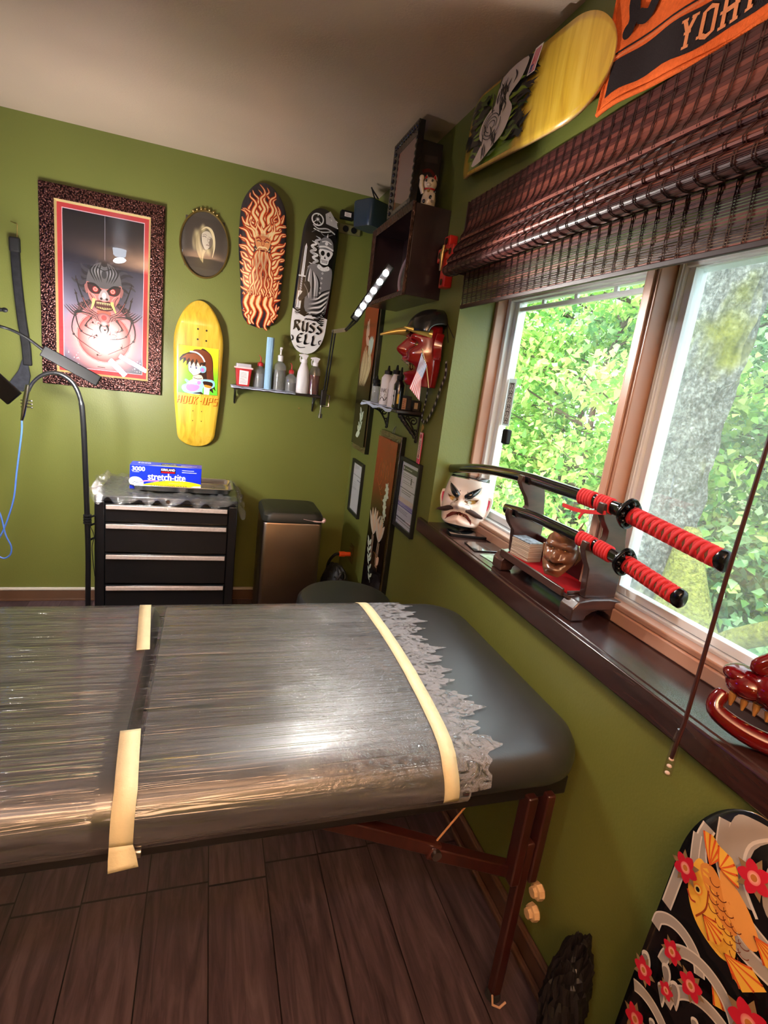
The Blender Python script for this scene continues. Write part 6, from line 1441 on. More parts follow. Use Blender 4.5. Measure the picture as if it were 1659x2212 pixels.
# ---- white actor's mask leaning at the far end
MC = Vector((.972, 1.845, L0 + .006)); yaw = Matrix.Rotation(-.78, 3, 'Z') @ Matrix.Rotation(-.16, 3, 'X')
am = thing('theatre_mask', 'white scowling mask with thick black eyebrows at the far end of the ledge', 'mask', MC)
MH, MW = .190, .092
def AM(x, d, z): return MC + yaw @ Vector((x, -d, z))
def gs(x, z, cx, cz, sx, sz): return math.exp(-((x - cx)/sx)**2 - ((z - cz)/sz)**2)
def am_d(x, z):
    w = am_w(z); d = .050*math.sqrt(max(0, 1 - min(1, abs(x)/w)**3.0)) + .004
    d += .026*gs(x, z, 0, .092, .017, .020) + .018*(gs(x, z, .024, .082, .013, .011) + gs(x, z, -.024, .082, .013, .011)) + .016*gs(x, z, 0, .082, .016, .012)
    d -= .012*(gs(x, z, .036, .108, .018, .010) + gs(x, z, -.036, .108, .018, .010)); d += .008*(gs(x, z, .038, .126, .026, .010) + gs(x, z, -.038, .126, .026, .010))
    d -= .016*gs(x, z, 0, .054 - abs(x)*.50, .050, .006); d += .018*gs(x, z, 0, .030 - abs(x)*.3, .044, .013) + .012*gs(x, z, 0, .006, .04, .016) - .006*gs(x, z, 0, .15, .05, .02)
    return d
def am_w(z):
    t = z/MH; return MW*(.62 + .38*math.sin(PI*min(1, .18 + t*.62)))*(1 if t > .12 else math.sqrt(max(.02, 1 - ((.12 - t)/.14)**2)))
def inside(x, z, pts):
    c = False; j = len(pts) - 1
    for i in range(len(pts)):
        if (pts[i][1] > z) != (pts[j][1] > z) and x < (pts[j][0]-pts[i][0])*(z-pts[i][1])/(pts[j][1]-pts[i][1]) + pts[i][0]: c = not c
        j = i
    return c
eyeP = [(.013, .102), (.024, .096), (.042, .098), (.058, .112), (.064, .121), (.045, .116), (.026, .112), (.013, .108)]
mouth = [(-.054, .018), (-.050, .038), (-.030, .056), (0, .061), (.030, .056), (.050, .038), (.054, .018), (.044, .028), (.024, .042), (0, .046), (-.024, .042), (-.044, .028)]
def am_c(x, z):
    ax = abs(x); c = (232, 216, 204)
    c = lerp(c, (222, 176, 152), .6*gs(x, z, 0, .034, .05, .020) + .35*gs(x, z, 0, .12, .02, .03))
    if inside(ax, z, eyeP): c = (110, 74, 40)
    if math.hypot((ax - .042)/.012, (z - .107)/.008) < 1: c = (196, 158, 84)
    if math.hypot((ax - .030)/.007, (z - .103)/.006) < 1: c = (206, 212, 196)
    for k in (0.012, .068):
        if abs(ax - .012 - .004*math.sin(z*60)) < .0011 and .112 < z < .142: c = (120, 86, 70)
    if inside(x, z, mouth): c = (96, 30, 26)
    if inside(x, z + .003, mouth) and not inside(x, z - .0045, mouth) and (int((x + .1)*160) % 2) and z > .046: c = (220, 186, 140)
    if abs(math.hypot((ax - .024)/.017, (z - .078)/.015) - 1) < .06 and ax > .02: c = (130, 100, 86)
    if z < .010 - ax*.02: c = (20, 30, 34)
    return tuple(lin(q) for q in c)
m_ = MB(); NX, NZ = 110, 130
m_.grid(NX, NZ, lambda a, b: AM((2*a-1)*am_w(b*MH), am_d((2*a-1)*am_w(b*MH), b*MH), b*MH), lambda a, b: am_c((2*a-1)*am_w(b*MH), b*MH))
m_.build('face', ink('glazed mask paint', .22, coat=.6), am, smooth=180, solid=.002)
gb = mat('glossy black paint', rgb(12, 12, 16), .12, coat=.8)
for s__ in (-1, 1):
    pts = [(s__*.013, .120), (s__*.026, .127), (s__*.046, .145), (s__*.064, .168)]; P_ = [AM(x, am_d(x, z) + .001, z) for x, z in pts]; P_ = smooth_path(P_, 6); k = len(P_)
    m_ = MB(); m_.tube(P_, [.0095 + .005*math.sin(PI*i/(k-1)) - .012*(i/(k-1))**4 for i in range(k)], 10); m_.build('eyebrow', gb, am, smooth=70)
    pts = [(s__*.026, .070), (s__*.044, .068), (s__*.066, .060), (s__*.092, .054)]; P_ = smooth_path([AM(x, am_d(min(max(x, -.06), .06), z) + .004, z) for x, z in pts], 6); k = len(P_)
    m_ = MB(); m_.tube(P_, [.004 + .0065*math.sin(PI*i/(k-1)) for i in range(k)], 8)
    for i in range(60):
        q = P_[random.randrange(k)]; v = Vector((random.uniform(-1, 1), random.uniform(-1, .2), random.uniform(-1, 1)))*.006; m_.tube([q, q + v + Vector((s__*.008, 0, 0))], [.0012, .0002], 4, cap=False)
    m_.build('moustache', mat('dark brown hair', rgb(52, 30, 26), .7), am, smooth=60)
    m_ = MB(); ec = [(.0, .055), (.010, .062), (.020, .100), (.020, .128), (.008, .136), (-.002, .126)]; m_.prism(smooth_path(ec, 5, True) and [tuple(p)[:2] for p in smooth_path(ec, 5, True)], lambda u, v, d: AM(s__*(MW*.93 + u), .004 + d, v), -.006, .006); eo = m_.build('ear', mat('ivory paint', rgb(232, 218, 208), .25, coat=.5), am, bevel=.003, smooth=60)
    m_ = MB(); rc = [(.008, .082), (.013, .100), (.014, .122), (.006, .126), (.008, .105), (.004, .090)]; m_.prism(rc, lambda u, v, d: AM(s__*(MW*.93 + u), .0105 + d, v), 0, .0008); m_.build('ear_paint', mat('rose paint', rgb(206, 60, 92), .4), eo, smooth=0)
m_ = MB(); m_.grid(30, 8, lambda a, b: AM((2*a-1)*am_w(MH), am_d((2*a-1)*am_w(MH), MH)*(1-b) + .0*b, MH + .012*math.sin(PI*b*.5) + .006*(1 - (2*a-1)**2)), None); m_.build('headband', gb, am, smooth=80, solid=.003)
for i, (x, z) in enumerate(((-.02, .108),)): pass
# ---- phone, glass card, photo
def slab(name, label, cat, corners, z, th, m, r=.010, loc=None):
    c = sum((Vector(p) for p in corners), Vector((0, 0)))/4; return c
ph = [at(956, 1143, 'z', L0 + .009), at(975, 1158, 'z', L0 + .009), at(1055, 1157, 'z', L0 + .009), at(1040, 1144, 'z', L0 + .009)]
pc = sum(ph, Vector())/4; pm = thing('phone', 'black phone lying on the ledge in front of the white mask', 'phone', (pc.x, pc.y, L0))
PM = Matrix.Translation((.955, 1.745, 0)) @ Matrix.Rotation(-.25, 4, 'Z')
m_ = MB(); r0 = rrect(-.076, .076, -.037, .037, .010, .010, 5); m_.prism(r0, lambda u, v, d: PM @ Vector((u, v, L0 + d)), 0, .0085); m_.build('case', mat('black plastic'), pm, bevel=.0015)
m_ = MB(); m_.prism(rrect(-.074, .074, -.035, .035, .009, .009, 5), lambda u, v, d: PM @ Vector((u, v, L0 + d)), .0086, .0095); m_.build('screen', mat('mirror black glass', (.004, .004, .005, 1), .03, coat=1, spec=1), pm, smooth=30)
m_ = MB(); m_.box((-.062, -.05, L0), (.062, .05, L0 + .004), M=Matrix.Translation((.955, 1.60, 0)) @ Matrix.Rotation(-.1, 4, 'Z')); m_.build('glass_coaster', mat('smoky glass', (.03, .035, .035, 1), .08, coat=1, spec=1, bump=.3, bscale=14), label='shiny flat glass sheet on the ledge between the phone and the sword stand', cat='glass sheet', loc=(.955, 1.60, L0), bevel=.001)
m_ = MB(); m_.box((-.05, -.038, L0), (.05, .038, L0 + .0015), M=Matrix.Translation((.945, 1.49, 0)) @ Matrix.Rotation(.1, 4, 'Z')); m_.build('photo_card', mat('pale grey card', rgb(140, 150, 144), .2, var=.4, vscale=40, coat=.5), label='pale glossy card lying behind the far foot of the sword stand', cat='card', loc=(.945, 1.49, L0))
# ---- sword stand
stw = lacquer('dark walnut stain', rgb(44, 28, 26), rgb(74, 48, 42), rough=.28, scale=(3, 3, 12), coat=.3)
sd_ = thing('sword_stand', 'dark wooden two-tier sword stand with a red velvet tray on the ledge', 'sword stand', (.955, 1.22, L0))
YA, YBk = 1.40, 1.045
foot = [(.885, 0), (.925, 0), (.930, .014), (.945, .024), (.965, .028), (.985, .024), (1.0, .014), (1.005, 0), (1.044, 0), (1.046, .030), (1.030, .052), (.990, .058), (.940, .058), (.900, .052), (.884, .032)]
S1 = [at(975, 1012, 'x', .93), at(1040, 1013, 'x', .935), at(1130, 1030, 'x', .94), at(1200, 1052, 'x', .945), at(1270, 1076, 'x', .948), at(1340, 1102, 'x', .95)]
S2 = [at(1093, 1098, 'x', .915), at(1150, 1115, 'x', .918), at(1210, 1142, 'x', .92), at(1270, 1171, 'x', .922), at(1335, 1207, 'x', .925)]
def zat(S, y):
    P_ = smooth_path(S, 8)
    q = min(P_, key=lambda p: abs(p.y - y)); return q.x, q.z
for y in (YA, YBk):
    m_ = MB(); m_.prism([(u, v + L0) for u, v in foot], lambda u, v, d: Vector((u, y + d, v)), -.026, .026); fo = m_.build('foot', stw, sd_, bevel=.003, smooth=40)
    x1_, z1_ = zat(S1, y); x2_, z2_ = zat(S2, y); z1_ -= .016; z2_ -= .014
    up = [(.925, L0 + .057), (1.020, L0 + .057), (1.022, z2_ - .02), (1.012, z2_ + .03), (1.006, z1_ - .03), (.994, z1_ + .004), (x1_ + .028, z1_ + .026), (x1_ + .020, z1_ + .024), (x1_ + .016, z1_ + .004), (x1_, z1_ - .003), (x1_ - .015, z1_ + .003), (x1_ - .019, z1_ + .024), (x1_ - .027, z1_ + .024), (x1_ - .030, z1_ + .002), (x1_ - .016, z1_ - .022), (x1_ + .002, z1_ - .045), (.952, z2_ + .034), (x2_ + .018, z2_ + .012), (x2_ + .012, z2_ + .002), (x2_, z2_ - .003), (x2_ - .013, z2_ + .002), (x2_ - .017, z2_ + .022), (x2_ - .025, z2_ + .022), (x2_ - .028, z2_), (x2_ - .018, z2_ - .022), (.918, z2_ - .045)]
    m_ = MB(); m_.prism(up, lambda u, v, d: Vector((u, y + d, v)), -.011, .011); m_.build('upright', stw, sd_, bevel=.002, smooth=40)
m_ = MB(); m_.box((1.000, YBk + .011, L0 + .052), (1.012, YA - .011, L0 + .120)); m_.build('back_board', mat('dark red stained board', rgb(56, 20, 20), .3), sd_, bevel=.003)
tzt = L0 + .056
m_ = MB(); m_.box((.890, YBk + .011, tzt - .010), (1.0, YA - .011, tzt)); m_.build('tray_bottom', stw, sd_, bevel=.001)
m_ = MB(); m_.box((.886, YBk + .030, tzt - .012), (.894, YA - .005, tzt + .010)); m_.box((.893, YBk + .014, tzt), (.999, YBk + .020, tzt + .009)); m_.build('tray_lip', stw, sd_, bevel=.002)
m_ = MB(); m_.box((.894, YBk + .020, tzt), (.999, YA - .012, tzt + .002)); m_.build('velvet', mat('red velvet', rgb(130, 4, 10), .95, spec=.1), sd_)
# ---- swords
def sword(S, G, E, label, ties, sc, cordtail=False):
    t = thing('sword', label, 'sword', S[2], 'red and black swords')
    P_ = smooth_path(S, 10); k = len(P_)
    def oval(mb, P_, w, h, n=16):
        kk = len(P_); vs = []
        for i, p in enumerate(P_):
            tt = (P_[min(i+1, kk-1)] - P_[max(i-1, 0)]).normalized(); a = Vector((1, 0, 0)); a = (a - tt*tt.dot(a)).normalized(); b = tt.cross(a)
            ww = w[i] if isinstance(w, list) else w; hh = h[i] if isinstance(h, list) else h
            for j in range(n): th = 2*PI*j/n; vs.append(p + a*math.cos(th)*ww + b*math.sin(th)*hh)
        mb.add(vs, [(i*n+j, i*n+(j+1) % n, (i+1)*n+(j+1) % n, (i+1)*n+j) for i in range(kk-1) for j in range(n)] + [tuple(range(n-1, -1, -1)), tuple(range((kk-1)*n, kk*n))]); return mb
    oval(MB(), P_, .0125*sc, .0175*sc).build('scabbard', mat('gloss black scabbard', (.004, .004, .005, 1), .06, coat=1.0, spec=.8), t, smooth=50)
    redt = mat('red cotton braid', rgb(190, 24, 28), .8, bump=.5, bscale=160)
    for a, b in ties:
        i0 = min(range(k), key=lambda i: abs(P_[i].y - at(a, (S[-1].z and 1080), 'x', P_[i].x).y)) if False else None
        def yof(px_): # parameter on the path where it crosses that pixel column
            best = min(range(k), key=lambda i: abs(pxof(P_[i]) - px_)); return best
        ia, ib = yof(a), yof(b); m_ = MB(); seg = P_[ia:ib+1]
        if len(seg) < 2: seg = P_[ia:ia+2]
        q0, q1 = seg[0], seg[-1]; n_ = 5
        for i in range(n_):
            c0_, c1_ = q0.lerp(q1, i/n_), q0.lerp(q1, (i + .96)/n_); c0_.z += .0005*math.sin(i); oval(m_, [c0_, c0_.lerp(c1_, .15), c0_.lerp(c1_, .85), c1_], [.0155*sc, .0172*sc, .0172*sc, .0155*sc], [.0205*sc, .0222*sc, .0222*sc, .0205*sc])
        m_.build('cord_wrap', redt, t, smooth=50)
    if cordtail:
        m_ = MB(); c0_ = P_[int(k*.72)]; pp = smooth_path([at(1308, 1108, 'x', .925), at(1265, 1105, 'x', .92), at(1240, 1100, 'x', .92), at(1216, 1090, 'x', .92)], 6); flatbar(m_, pp, .010, .003, ax=Vector((1, 0, 0)))
        pp = smooth_path([at(1290, 1108, 'x', .924), at(1262, 1106, 'x', .918), at(1250, 1120, 'x', .918)], 6); flatbar(m_, pp, .007, .003, ax=Vector((1, 0, 0))); m_.build('cord_tail', redt, t)
    g = G; d = (E - G).normalized(); a = Vector((1, 0, 0)); a = (a - d*d.dot(a)).normalized(); b = d.cross(a)
    m_ = MB(); n = 40
    for q in (0,):
        vs = []; prof = [(-.004, .80), (-.005, .95), (-.003, 1.0), (.003, 1.0), (.005, .95), (.004, .80)]
        for o_, r_ in prof:
            for j in range(n): th = 2*PI*j/n; rr_ = r_*.036*sc*(1 + .05*math.cos(4*th)); vs.append(g + d*o_ + (a*math.cos(th)*.93 + b*math.sin(th))*rr_)
        m_.add(vs, [(i*n+j, i*n+(j+1) % n, (i+1)*n+(j+1) % n, (i+1)*n+j) for i in range(5) for j in range(n)] + [tuple(range(n-1, -1, -1)), tuple(range(5*n, 6*n))])
        for j in range(8):
            th = 2*PI*j/8; m_.ell(g + (a*math.cos(th) + b*math.sin(th))*.024*sc + d*.005, (.007*sc,)*3, n=8, m=6); m_.ell(g + (a*math.cos(th) + b*math.sin(th))*.024*sc - d*.005, (.007*sc,)*3, n=8, m=6)
    m_.build('guard', mat('black cast guard', rgb(16, 16, 18), .22, .4, bump=.5, bscale=70), t, smooth=50)
    m_ = MB(); m_.tube([P_[-1], g], .014*sc, 16); m_.build('collar', mat('gloss black scabbard'), t, smooth=50)
    m_ = MB(); H0 = g + d*.006; H1 = E - d*.020*sc; Lh = (H1 - H0).length; oval(m_, [H0.lerp(H1, i/30) for i in range(31)], [.0135*sc]*31, [.0185*sc]*31); hd = m_.build('grip', mat('cream ray skin', rgb(150, 112, 84), .6, bump=.5, bscale=300), t, smooth=50)
    nd = 13 if sc > .95 else 10; m_ = MB()
    for side in (-1, 1):     # crossing braid leaves diamonds open
        for i in range(nd):
            for sg in (-1, 1):
                pts = []
                for q in range(9):
                    f_ = q/8; th = (PI/2*sg) - sg*PI*f_*1.0; u = H0.lerp(H1, min(1, (i + f_)/nd)); pts.append(u + a*math.cos(th)*.0150*sc*side + b*math.sin(th)*.0202*sc)
                w_ = Lh/nd*.71; kk = len(pts); vs = []
                for i2, p in enumerate(pts):
                    tt = d; lift = (p - H0 - d*d.dot(p - H0)).normalized()*(.0006 if sg > 0 else .0012); pinch = .75 + .35*abs(1 - 2*i2/(kk-1))
                    vs += [p - tt*w_/2*pinch + lift, p + tt*w_/2*pinch + lift]
                m_.add(vs, [(2*q, 2*q+1, 2*q+3, 2*q+2) for q in range(kk-1)])
    m_.build('braid', redt, t, smooth=60, solid=.0014)
    m_ = MB(); oval(m_, [H1 - d*.002, H1 + d*.004, E - d*.004, E], [.0155*sc, .0172*sc, .0168*sc, .012*sc], [.021*sc, .0228*sc, .022*sc, .017*sc]); m_.build('pommel', mat('black cast guard'), t, smooth=50)
    m_ = MB(); oval(m_, [H0 - d*.004, H0 + d*.012], .0165*sc, .0215*sc); m_.build('ferrule', mat('black cast guard'), t, smooth=50)
def pxof(p):
    c = ROT @ (np.array(p) - EYE); return CX + FPX*c[0]/-c[2]
sword(S1, at(1359, 1110, 'x', .95), at(1574, 1217, 'x', .952), 'long sword with black scabbard and red grip on the upper tier', [(1257, 1284), (1294, 1322)], 1.0, True)
sword(S2, at(1349, 1214, 'x', .925), at(1476, 1298, 'x', .925), 'short sword with black scabbard and red grip on the lower tier', [(1254, 1282), (1290, 1322)], .92)
# ---- card stack (each card a thing of its own) and brown horned mask in the tray
cards0 = None
for i in range(26):
    if i == 0:
        m_ = MB(); m_.box((-.025, -.042, 0), (.025, .042, .0021)); cards0 = m_.build('business_card', mat('cream card edge', rgb(176, 158, 140), .6), None, smooth=0); c = cards0
    else: c = cards0.copy(); scene.collection.objects.link(c)
    c.location = (.938 + random.uniform(-.001, .001), 1.335 + random.uniform(-.001, .001), tzt + .0022 + .00225*i); c.rotation_euler = (0, 0, random.uniform(-.03, .03) + .10)
    tag(c, 'plain cream card inside the stack on the red tray' if i < 25 else 'topmost card of the stack on the red tray, printed side up', 'card', 'business cards stacked in the tray')
top = c; top.data = top.data.copy(); top.data.materials[0] = mat('printed card face', rgb(120, 130, 140), .3, var=.9, vscale=120)
bmk = lacquer('brown carved wood', rgb(84, 52, 36), rgb(128, 84, 58), rough=.25, scale=(8, 8, 8), coat=.5)
BC = Vector((.950, 1.185, tzt + .066)); BR = (Matrix.Rotation(-1.02, 3, 'Z') @ Matrix.Rotation(-.15, 3, 'X')) * 1.15
bk = thing('demon_mask', 'small brown carved demon mask with a pointed horn, sitting in the red tray', 'mask', (BC.x, BC.y, tzt + .002))
def BM(x, d, z): return BC + BR @ Vector((x, -d, z))
def bd(x, z):
    w = .040*(.62 + .38*math.cos((z - .005)/.06*1.1)); d = .034*math.sqrt(max(0, 1 - min(1, abs(x)/max(w, 1e-4))**2.6)) + .002
    d += .012*gs(x, z, 0, -.002, .008, .012) + .006*gs(x, z, 0, -.010, .013, .006) - .009*(gs(x, z, .016, .012, .011, .005) + gs(x, z, -.016, .012, .011, .005)) + .008*(gs(x, z, .016, .022, .014, .005) + gs(x, z, -.016, .022, .014, .005))
    d += .006*(gs(x, z, .022, -.006, .010, .010) + gs(x, z, -.022, -.006, .010, .010)) - .012*gs(x, z, 0, -.026 + abs(x)*.35, .020, .0045) + .006*gs(x, z, 0, -.018 + abs(x)*.3, .02, .004) + .008*gs(x, z, 0, -.037, .018, .006) + .006*gs(x, z, 0, .042, .02, .015)
    return d
def bw(z): t = (z + .052)/.108; return .041*math.sin(PI*min(max(.13 + t*.66, 0), 1))*(1 if t < .75 else math.sqrt(max(.01, 1 - ((t - .75)/.26)**2)))
m_ = MB(); m_.grid(60, 80, lambda a, b: BM((2*a-1)*bw(-.052 + .108*b), bd((2*a-1)*bw(-.052 + .108*b)*.98, -.052 + .108*b), -.052 + .108*b)); m_.build('face', bmk, bk, smooth=80, solid=.004)
for s__ in (-1, 1):
    m_ = MB(); P_ = smooth_path([BM(s__*.018, .020, .042), BM(s__*.028, .016, .062), BM(s__*.034, .004, .088)], 6); m_.tube(P_, [.0075*(1 - .9*i/(len(P_)-1)) for i in range(len(P_))], 10); m_.build('horn', bmk, bk, smooth=60)
    m_ = MB(); m_.prism([(.038, -.018), (.048, .0), (.050, .016), (.042, .018), (.036, .0)], lambda u, v, d: BM(s__*u, .004 + d, v), -.003, .003); m_.build('ear', bmk, bk, bevel=.002)
    MB().ell(BM(s__*.015, .027, .012), (.004, .004, .003), n=12, m=8).build('eye', mat('glossy brass', rgb(210, 170, 110), .2, .8), bk)
m_ = MB()
for i in range(9): x = -.015 + .00375*i; m_.box((-.0014, -.001, -.003), (.0014, .001, .003), M=Matrix.Translation(BM(x, .029 - abs(x)*.4, -.0225 + abs(x)*.3)))
m_.build('teeth', mat('brass teeth', rgb(150, 110, 70), .35, .4), bk)
# ---- blind cord with clear tassel
cd = [at(1702, 800, 'x', .80), at(1659, 960, 'x', .80), at(1565, 1265, 'x', .80), at(1480, 1560, 'x', .80), at(1450, 1640, 'x', .80)]
cdo = thing('shade_cord', 'thin dark cord with a clear plastic tassel hanging in front of the ledge', 'cord', cd[-1])
m_ = MB(); m_.tube(cd, .0032, 8); m_.tube([p + Vector((.003, .004, 0)) for p in cd], .0026, 8); m_.build('cord', mat('dark red brown cord', rgb(58, 26, 24), .35), cdo, smooth=60)
e_ = cd[-1]; m_ = MB(); m_.lathe([(.004, .06), (.006, .04), (.0075, .0), (.0075, -.030), (.005, -.032)], e_, 16); m_.build('tassel', pane('clear tassel', (.92, .86, .82, 1), .08, .02), cdo, smooth=50)
m_ = MB()
for z in (.0, -.014, -.028): m_.ell(e_ + Vector((0, 0, z)), (.0045, .0045, .003), n=12, m=8)
m_.build('knot', mat('clear bead', rgb(226, 210, 200), .1), cdo)
# ---- red glazed dragon-like mask at the near end
rd = thing('glazed_mask', 'dark red glossy open-mouthed mask at the near end of the ledge', 'mask', (.96, .50, L0))
RC = Vector((.955, .548, L0 + .003)); rgz = mat('oxblood glaze', rgb(88, 4, 9), .10, coat=.6, var=.3, vscale=14)
def RM(x, y, z): return RC + Vector((x, y, z*.80))
m_ = MB(); m_.tube(smooth_path([RM(-.07, .055, .085), RM(-.085, .05, .045), RM(-.06, .0, .022), RM(-.02, -.05, .020), RM(.03, -.08, .03)], 6), [.010 + .012*(i/24)**.6 for i in range(25)], 14); m_.build('jaw', rgz, rd, smooth=80)
m_ = MB(); m_.ell(RM(-.045, .035, .112), (.034, .036, .026)); m_.ell(RM(-.02, .0, .118), (.045, .05, .036)); m_.ell(RM(-.048, .05, .128), (.030, .028, .016)); m_.ell(RM(.01, -.05, .11), (.05, .06, .05)); m_.build('snout', rgz, rd, smooth=80)
m_ = MB(); m_.ell(RM(.02, -.03, .175), (.055, .05, .045)); m_.tube(smooth_path([RM(-.02, .01, .150), RM(-.045, .03, .160), RM(-.03, .02, .185)], 6), .012, 12); m_.build('brow', rgz, rd, smooth=80)
for i in range(6): f_ = i/5; MB().lathe([(.0065, .010), (.006, .0), (.0025, -.014), (0, -.016)], RM(-.068 + .05*f_, .040 - .075*f_, .080 - .01*f_), 10).build('tooth', mat('gold leaf', rgb(206, 150, 80), .25, .6), rd)
m_ = MB()
for k in range(6): m_.tube(smooth_path([RM(.01 + .008*k, -.01 - .01*k, .20), RM(-.01 + .006*k, .01 - .01*k, .225), RM(.02 + .006*k, -.01 - .01*k, .245)], 5), .006, 8)
m_.build('mane', mat('grey brown glaze', rgb(84, 62, 62), .2, coat=.6), rd, smooth=60)
# ---- stickers on the left pane
t = thing('window_sticker', 'white vertical sticker with black lettering on the left window pane', 'sticker', at(1098, 870, 'x', 1.083)); 
c1 = at(1107, 818, 'x', 1.083); c2 = at(1093, 920, 'x', 1.083); hh = (c1.z - c2.z)/2; fs_ = frame3(((1.0835), (c1.y + c2.y)/2, (c1.z + c2.z)/2), (0, -1, 0), (0, 0, 1))
m_ = MB(); wallbox(m_, fs_, -.026, -hh, .026, hh, 0, .0008); m_.usecol = True; m_.c = [(.75, .78, .78)]*len(m_.v); m_.build('backing', leafmat('thin white vinyl'), t, smooth=0)
A = Art(fs_, base=.001); w_ = .019
A.poly([(-w_, -hh*.92), (w_, -hh*.92), (w_, hh*.82), (-w_, hh*.82)], (30, 34, 34)); A.poly([(-w_+.0018, -hh*.92+.0018), (w_-.0018, -hh*.92+.0018), (w_-.0018, hh*.82-.0018), (-w_+.0018, hh*.82-.0018)], (222, 226, 224))
n_ = 6
for k in range(n_):
    y0 = hh*.82 - (k+.5)*(hh*1.74)/n_; a_ = .012
    [A.stroke([(-a_, y0 + .010), (-a_*.3, y0), (-a_, y0 - .010)], .003, (24, 28, 28)), A.stroke([(0, y0 + .010), (a_, y0 + .004), (a_*.4, y0 - .010)], .003, (24, 28, 28)), A.stroke([(-a_, y0), (a_, y0)], .0025, (24, 28, 28), smooth=0) if k % 2 else A.stroke([(-a_, y0 + .009), (a_, y0 + .009)], .0025, (24, 28, 28), smooth=0)]
A.build('sticker_print', ink(), t)
# ================================================================ woven shade over the window
shd = thing('woven_shade', 'dark red-brown woven wood roman shade gathered above the window', 'window shade', (.84, 1.1, 1.74))
SYA, SYB = 1.925, .36
def fold_profile():
    return smooth_path([(.018, 2.095), (.020, 2.05), (.026, 2.00), (.040, 1.972), (.040, 1.958), (.022, 1.952)], 8), \
           smooth_path([(.022, 1.962), (.044, 1.950), (.058, 1.930), (.058, 1.918), (.036, 1.912)], 8), \
           smooth_path([(.036, 1.922), (.058, 1.912), (.074, 1.894), (.076, 1.880), (.052, 1.872)], 8), \
           smooth_path([(.050, 1.884), (.074, 1.874), (.090, 1.858), (.086, 1.842), (.060, 1.838), (.030, 1.850)], 8), \
           smooth_path([(.012, 1.875), (.010, 1.82), (.008, 1.78), (.006, 1.738)], 8)
def reeds(name, P_, gap, seed, y0=SYA, y1=SYB, w=.0052, label=None, tone=1.0, sheen=None):
    r = random.Random(seed); mb = MB()
    L = [0]
    for a, b in zip(P_, P_[1:]): L.append(L[-1] + (b - a).length)
    def ev(s):
        for i in range(len(L) - 1):
            if s <= L[i+1] + 1e-9: return P_[i].lerp(P_[i+1], (s - L[i])/max(1e-9, L[i+1] - L[i])), (P_[i+1] - P_[i]).normalized()
        return P_[-1], (P_[-1] - P_[-2]).normalized()
    s = 0; k = 0
    while s < L[-1]:
        ww = w*r.choice((.5, .7, 1.0, 1.3)); p, t = ev(min(s + ww/2, L[-1])); n = Vector((-t.y, t.x))
        wide = ww > w*.9; c = r.choice(((104, 54, 46), (84, 42, 38), (122, 66, 54), (70, 34, 32)) if wide else ((62, 30, 28), (52, 26, 26)))
        c = tuple(lin(q*tone) for q in c); vs = []
        ns = 26
        for i in range(ns + 1):
            y = y0 + (y1 - y0)*i/ns + 0; j = .0008*math.sin(i*1.7 + k)
            for (a, b) in ((-.5, -.5), (.5, -.5), (.5, .5), (-.5, .5)): q = p + t*(a*ww) + n*(b*.0016 + j); vs.append((X1 - q.x, y, q.y))
        mb.add(vs, [(4*i+q, 4*i+(q+1) % 4, 4*i+4+(q+1) % 4, 4*i+4+q) for i in range(ns) for q in range(4)] + [(3, 2, 1, 0), (4*ns, 4*ns+1, 4*ns+2, 4*ns+3)], [c]*len(vs)); k += 1
        s += ww + gap*(1 if r.random() < .6 else .3)
    y = y0 - .008
    while y > y1:
        for dy in (0, .006):
            pts = []
            for i in range(15):
                p, t = ev(L[-1]*i/14); n = Vector((-t.y, t.x)); q = p + n*.0022*(1 if i % 2 else .5); pts.append((X1 - q.x, y - dy, q.y)); 
            mb.tube(pts, .0011, 4, cap=False, col=(lin(44), lin(18), lin(18)))
        y -= .036
    return mb.build(name, ink('woven reeds', .42), shd, smooth=0, label=label)
pr = fold_profile()
reeds('shade_panel', pr[0], .0008, 1, w=.007); reeds('shade_fold', pr[1], .0009, 2, w=.0035, tone=.9); reeds('shade_fold', pr[2], .0009, 3, w=.0035, tone=.95); reeds('shade_fold', pr[3], .0009, 4, w=.0035)
reeds('shade_tail', pr[4], .0022, 5, w=.0042, tone=.95, y0=1.905)
m_ = MB(); m_.box((X1 - .016, SYB, 2.055), (X1 - .001, SYA - .003, 2.096)); m_.box((X1 - .030, SYA - .004, 1.85), (X1 - .001, SYA, 2.09)); m_.build('head_rail', mat('dark rail wood', rgb(44, 24, 20), .5), shd, bevel=.002)
m_ = MB(); m_.box((X1 - .012, SYB, 1.732), (X1 - .002, 1.903, 1.744)); m_.build('hem_bar', mat('dark rail wood'), shd, bevel=.002)
# ---- orange towel with black lettering
TWF = frame3((X1, 1.271, 2.122), (0, -1, -.028), (0, -.0, 1))
def twf(u, v, d=0): return Vector((X1 - .006 - d - .0035*(1 + math.sin(u*31 + v*9)) - .003*(1 + math.sin(u*13 - v*22)), 1.271 - u - .012*v, 2.118 + v - .045*u + .004*math.sin(u*17)))
tw = thing('towel', 'orange towel with black lettering pinned to the wall beside the ceiling', 'towel', (X1, 1.0, 2.12))
terry = mat('orange terry cloth', rgb(214, 96, 42), .9, bump=1.0, bscale=420, var=.10, vscale=120, spec=.1)
m_ = MB(); m_.grid(60, 24, lambda a, b: twf(a*.80, .006 + b*.295, 0)); m_.build('cloth', terry, tw, smooth=80, solid=.003)
m_ = MB(); m_.tube([twf(a*.80, 0.002, .0005) for a in [i/40 for i in range(41)]], .0055, 8); m_.tube([twf(.004, v*.30, .0005) for v in [i/12 for i in range(13)]], .0055, 8); m_.build('rolled_hem', terry, tw, smooth=60)
A = Art(twf, base=.0022, step=.00012, maxe=.02); BK = (26, 12, 14); OG = (226, 106, 50)
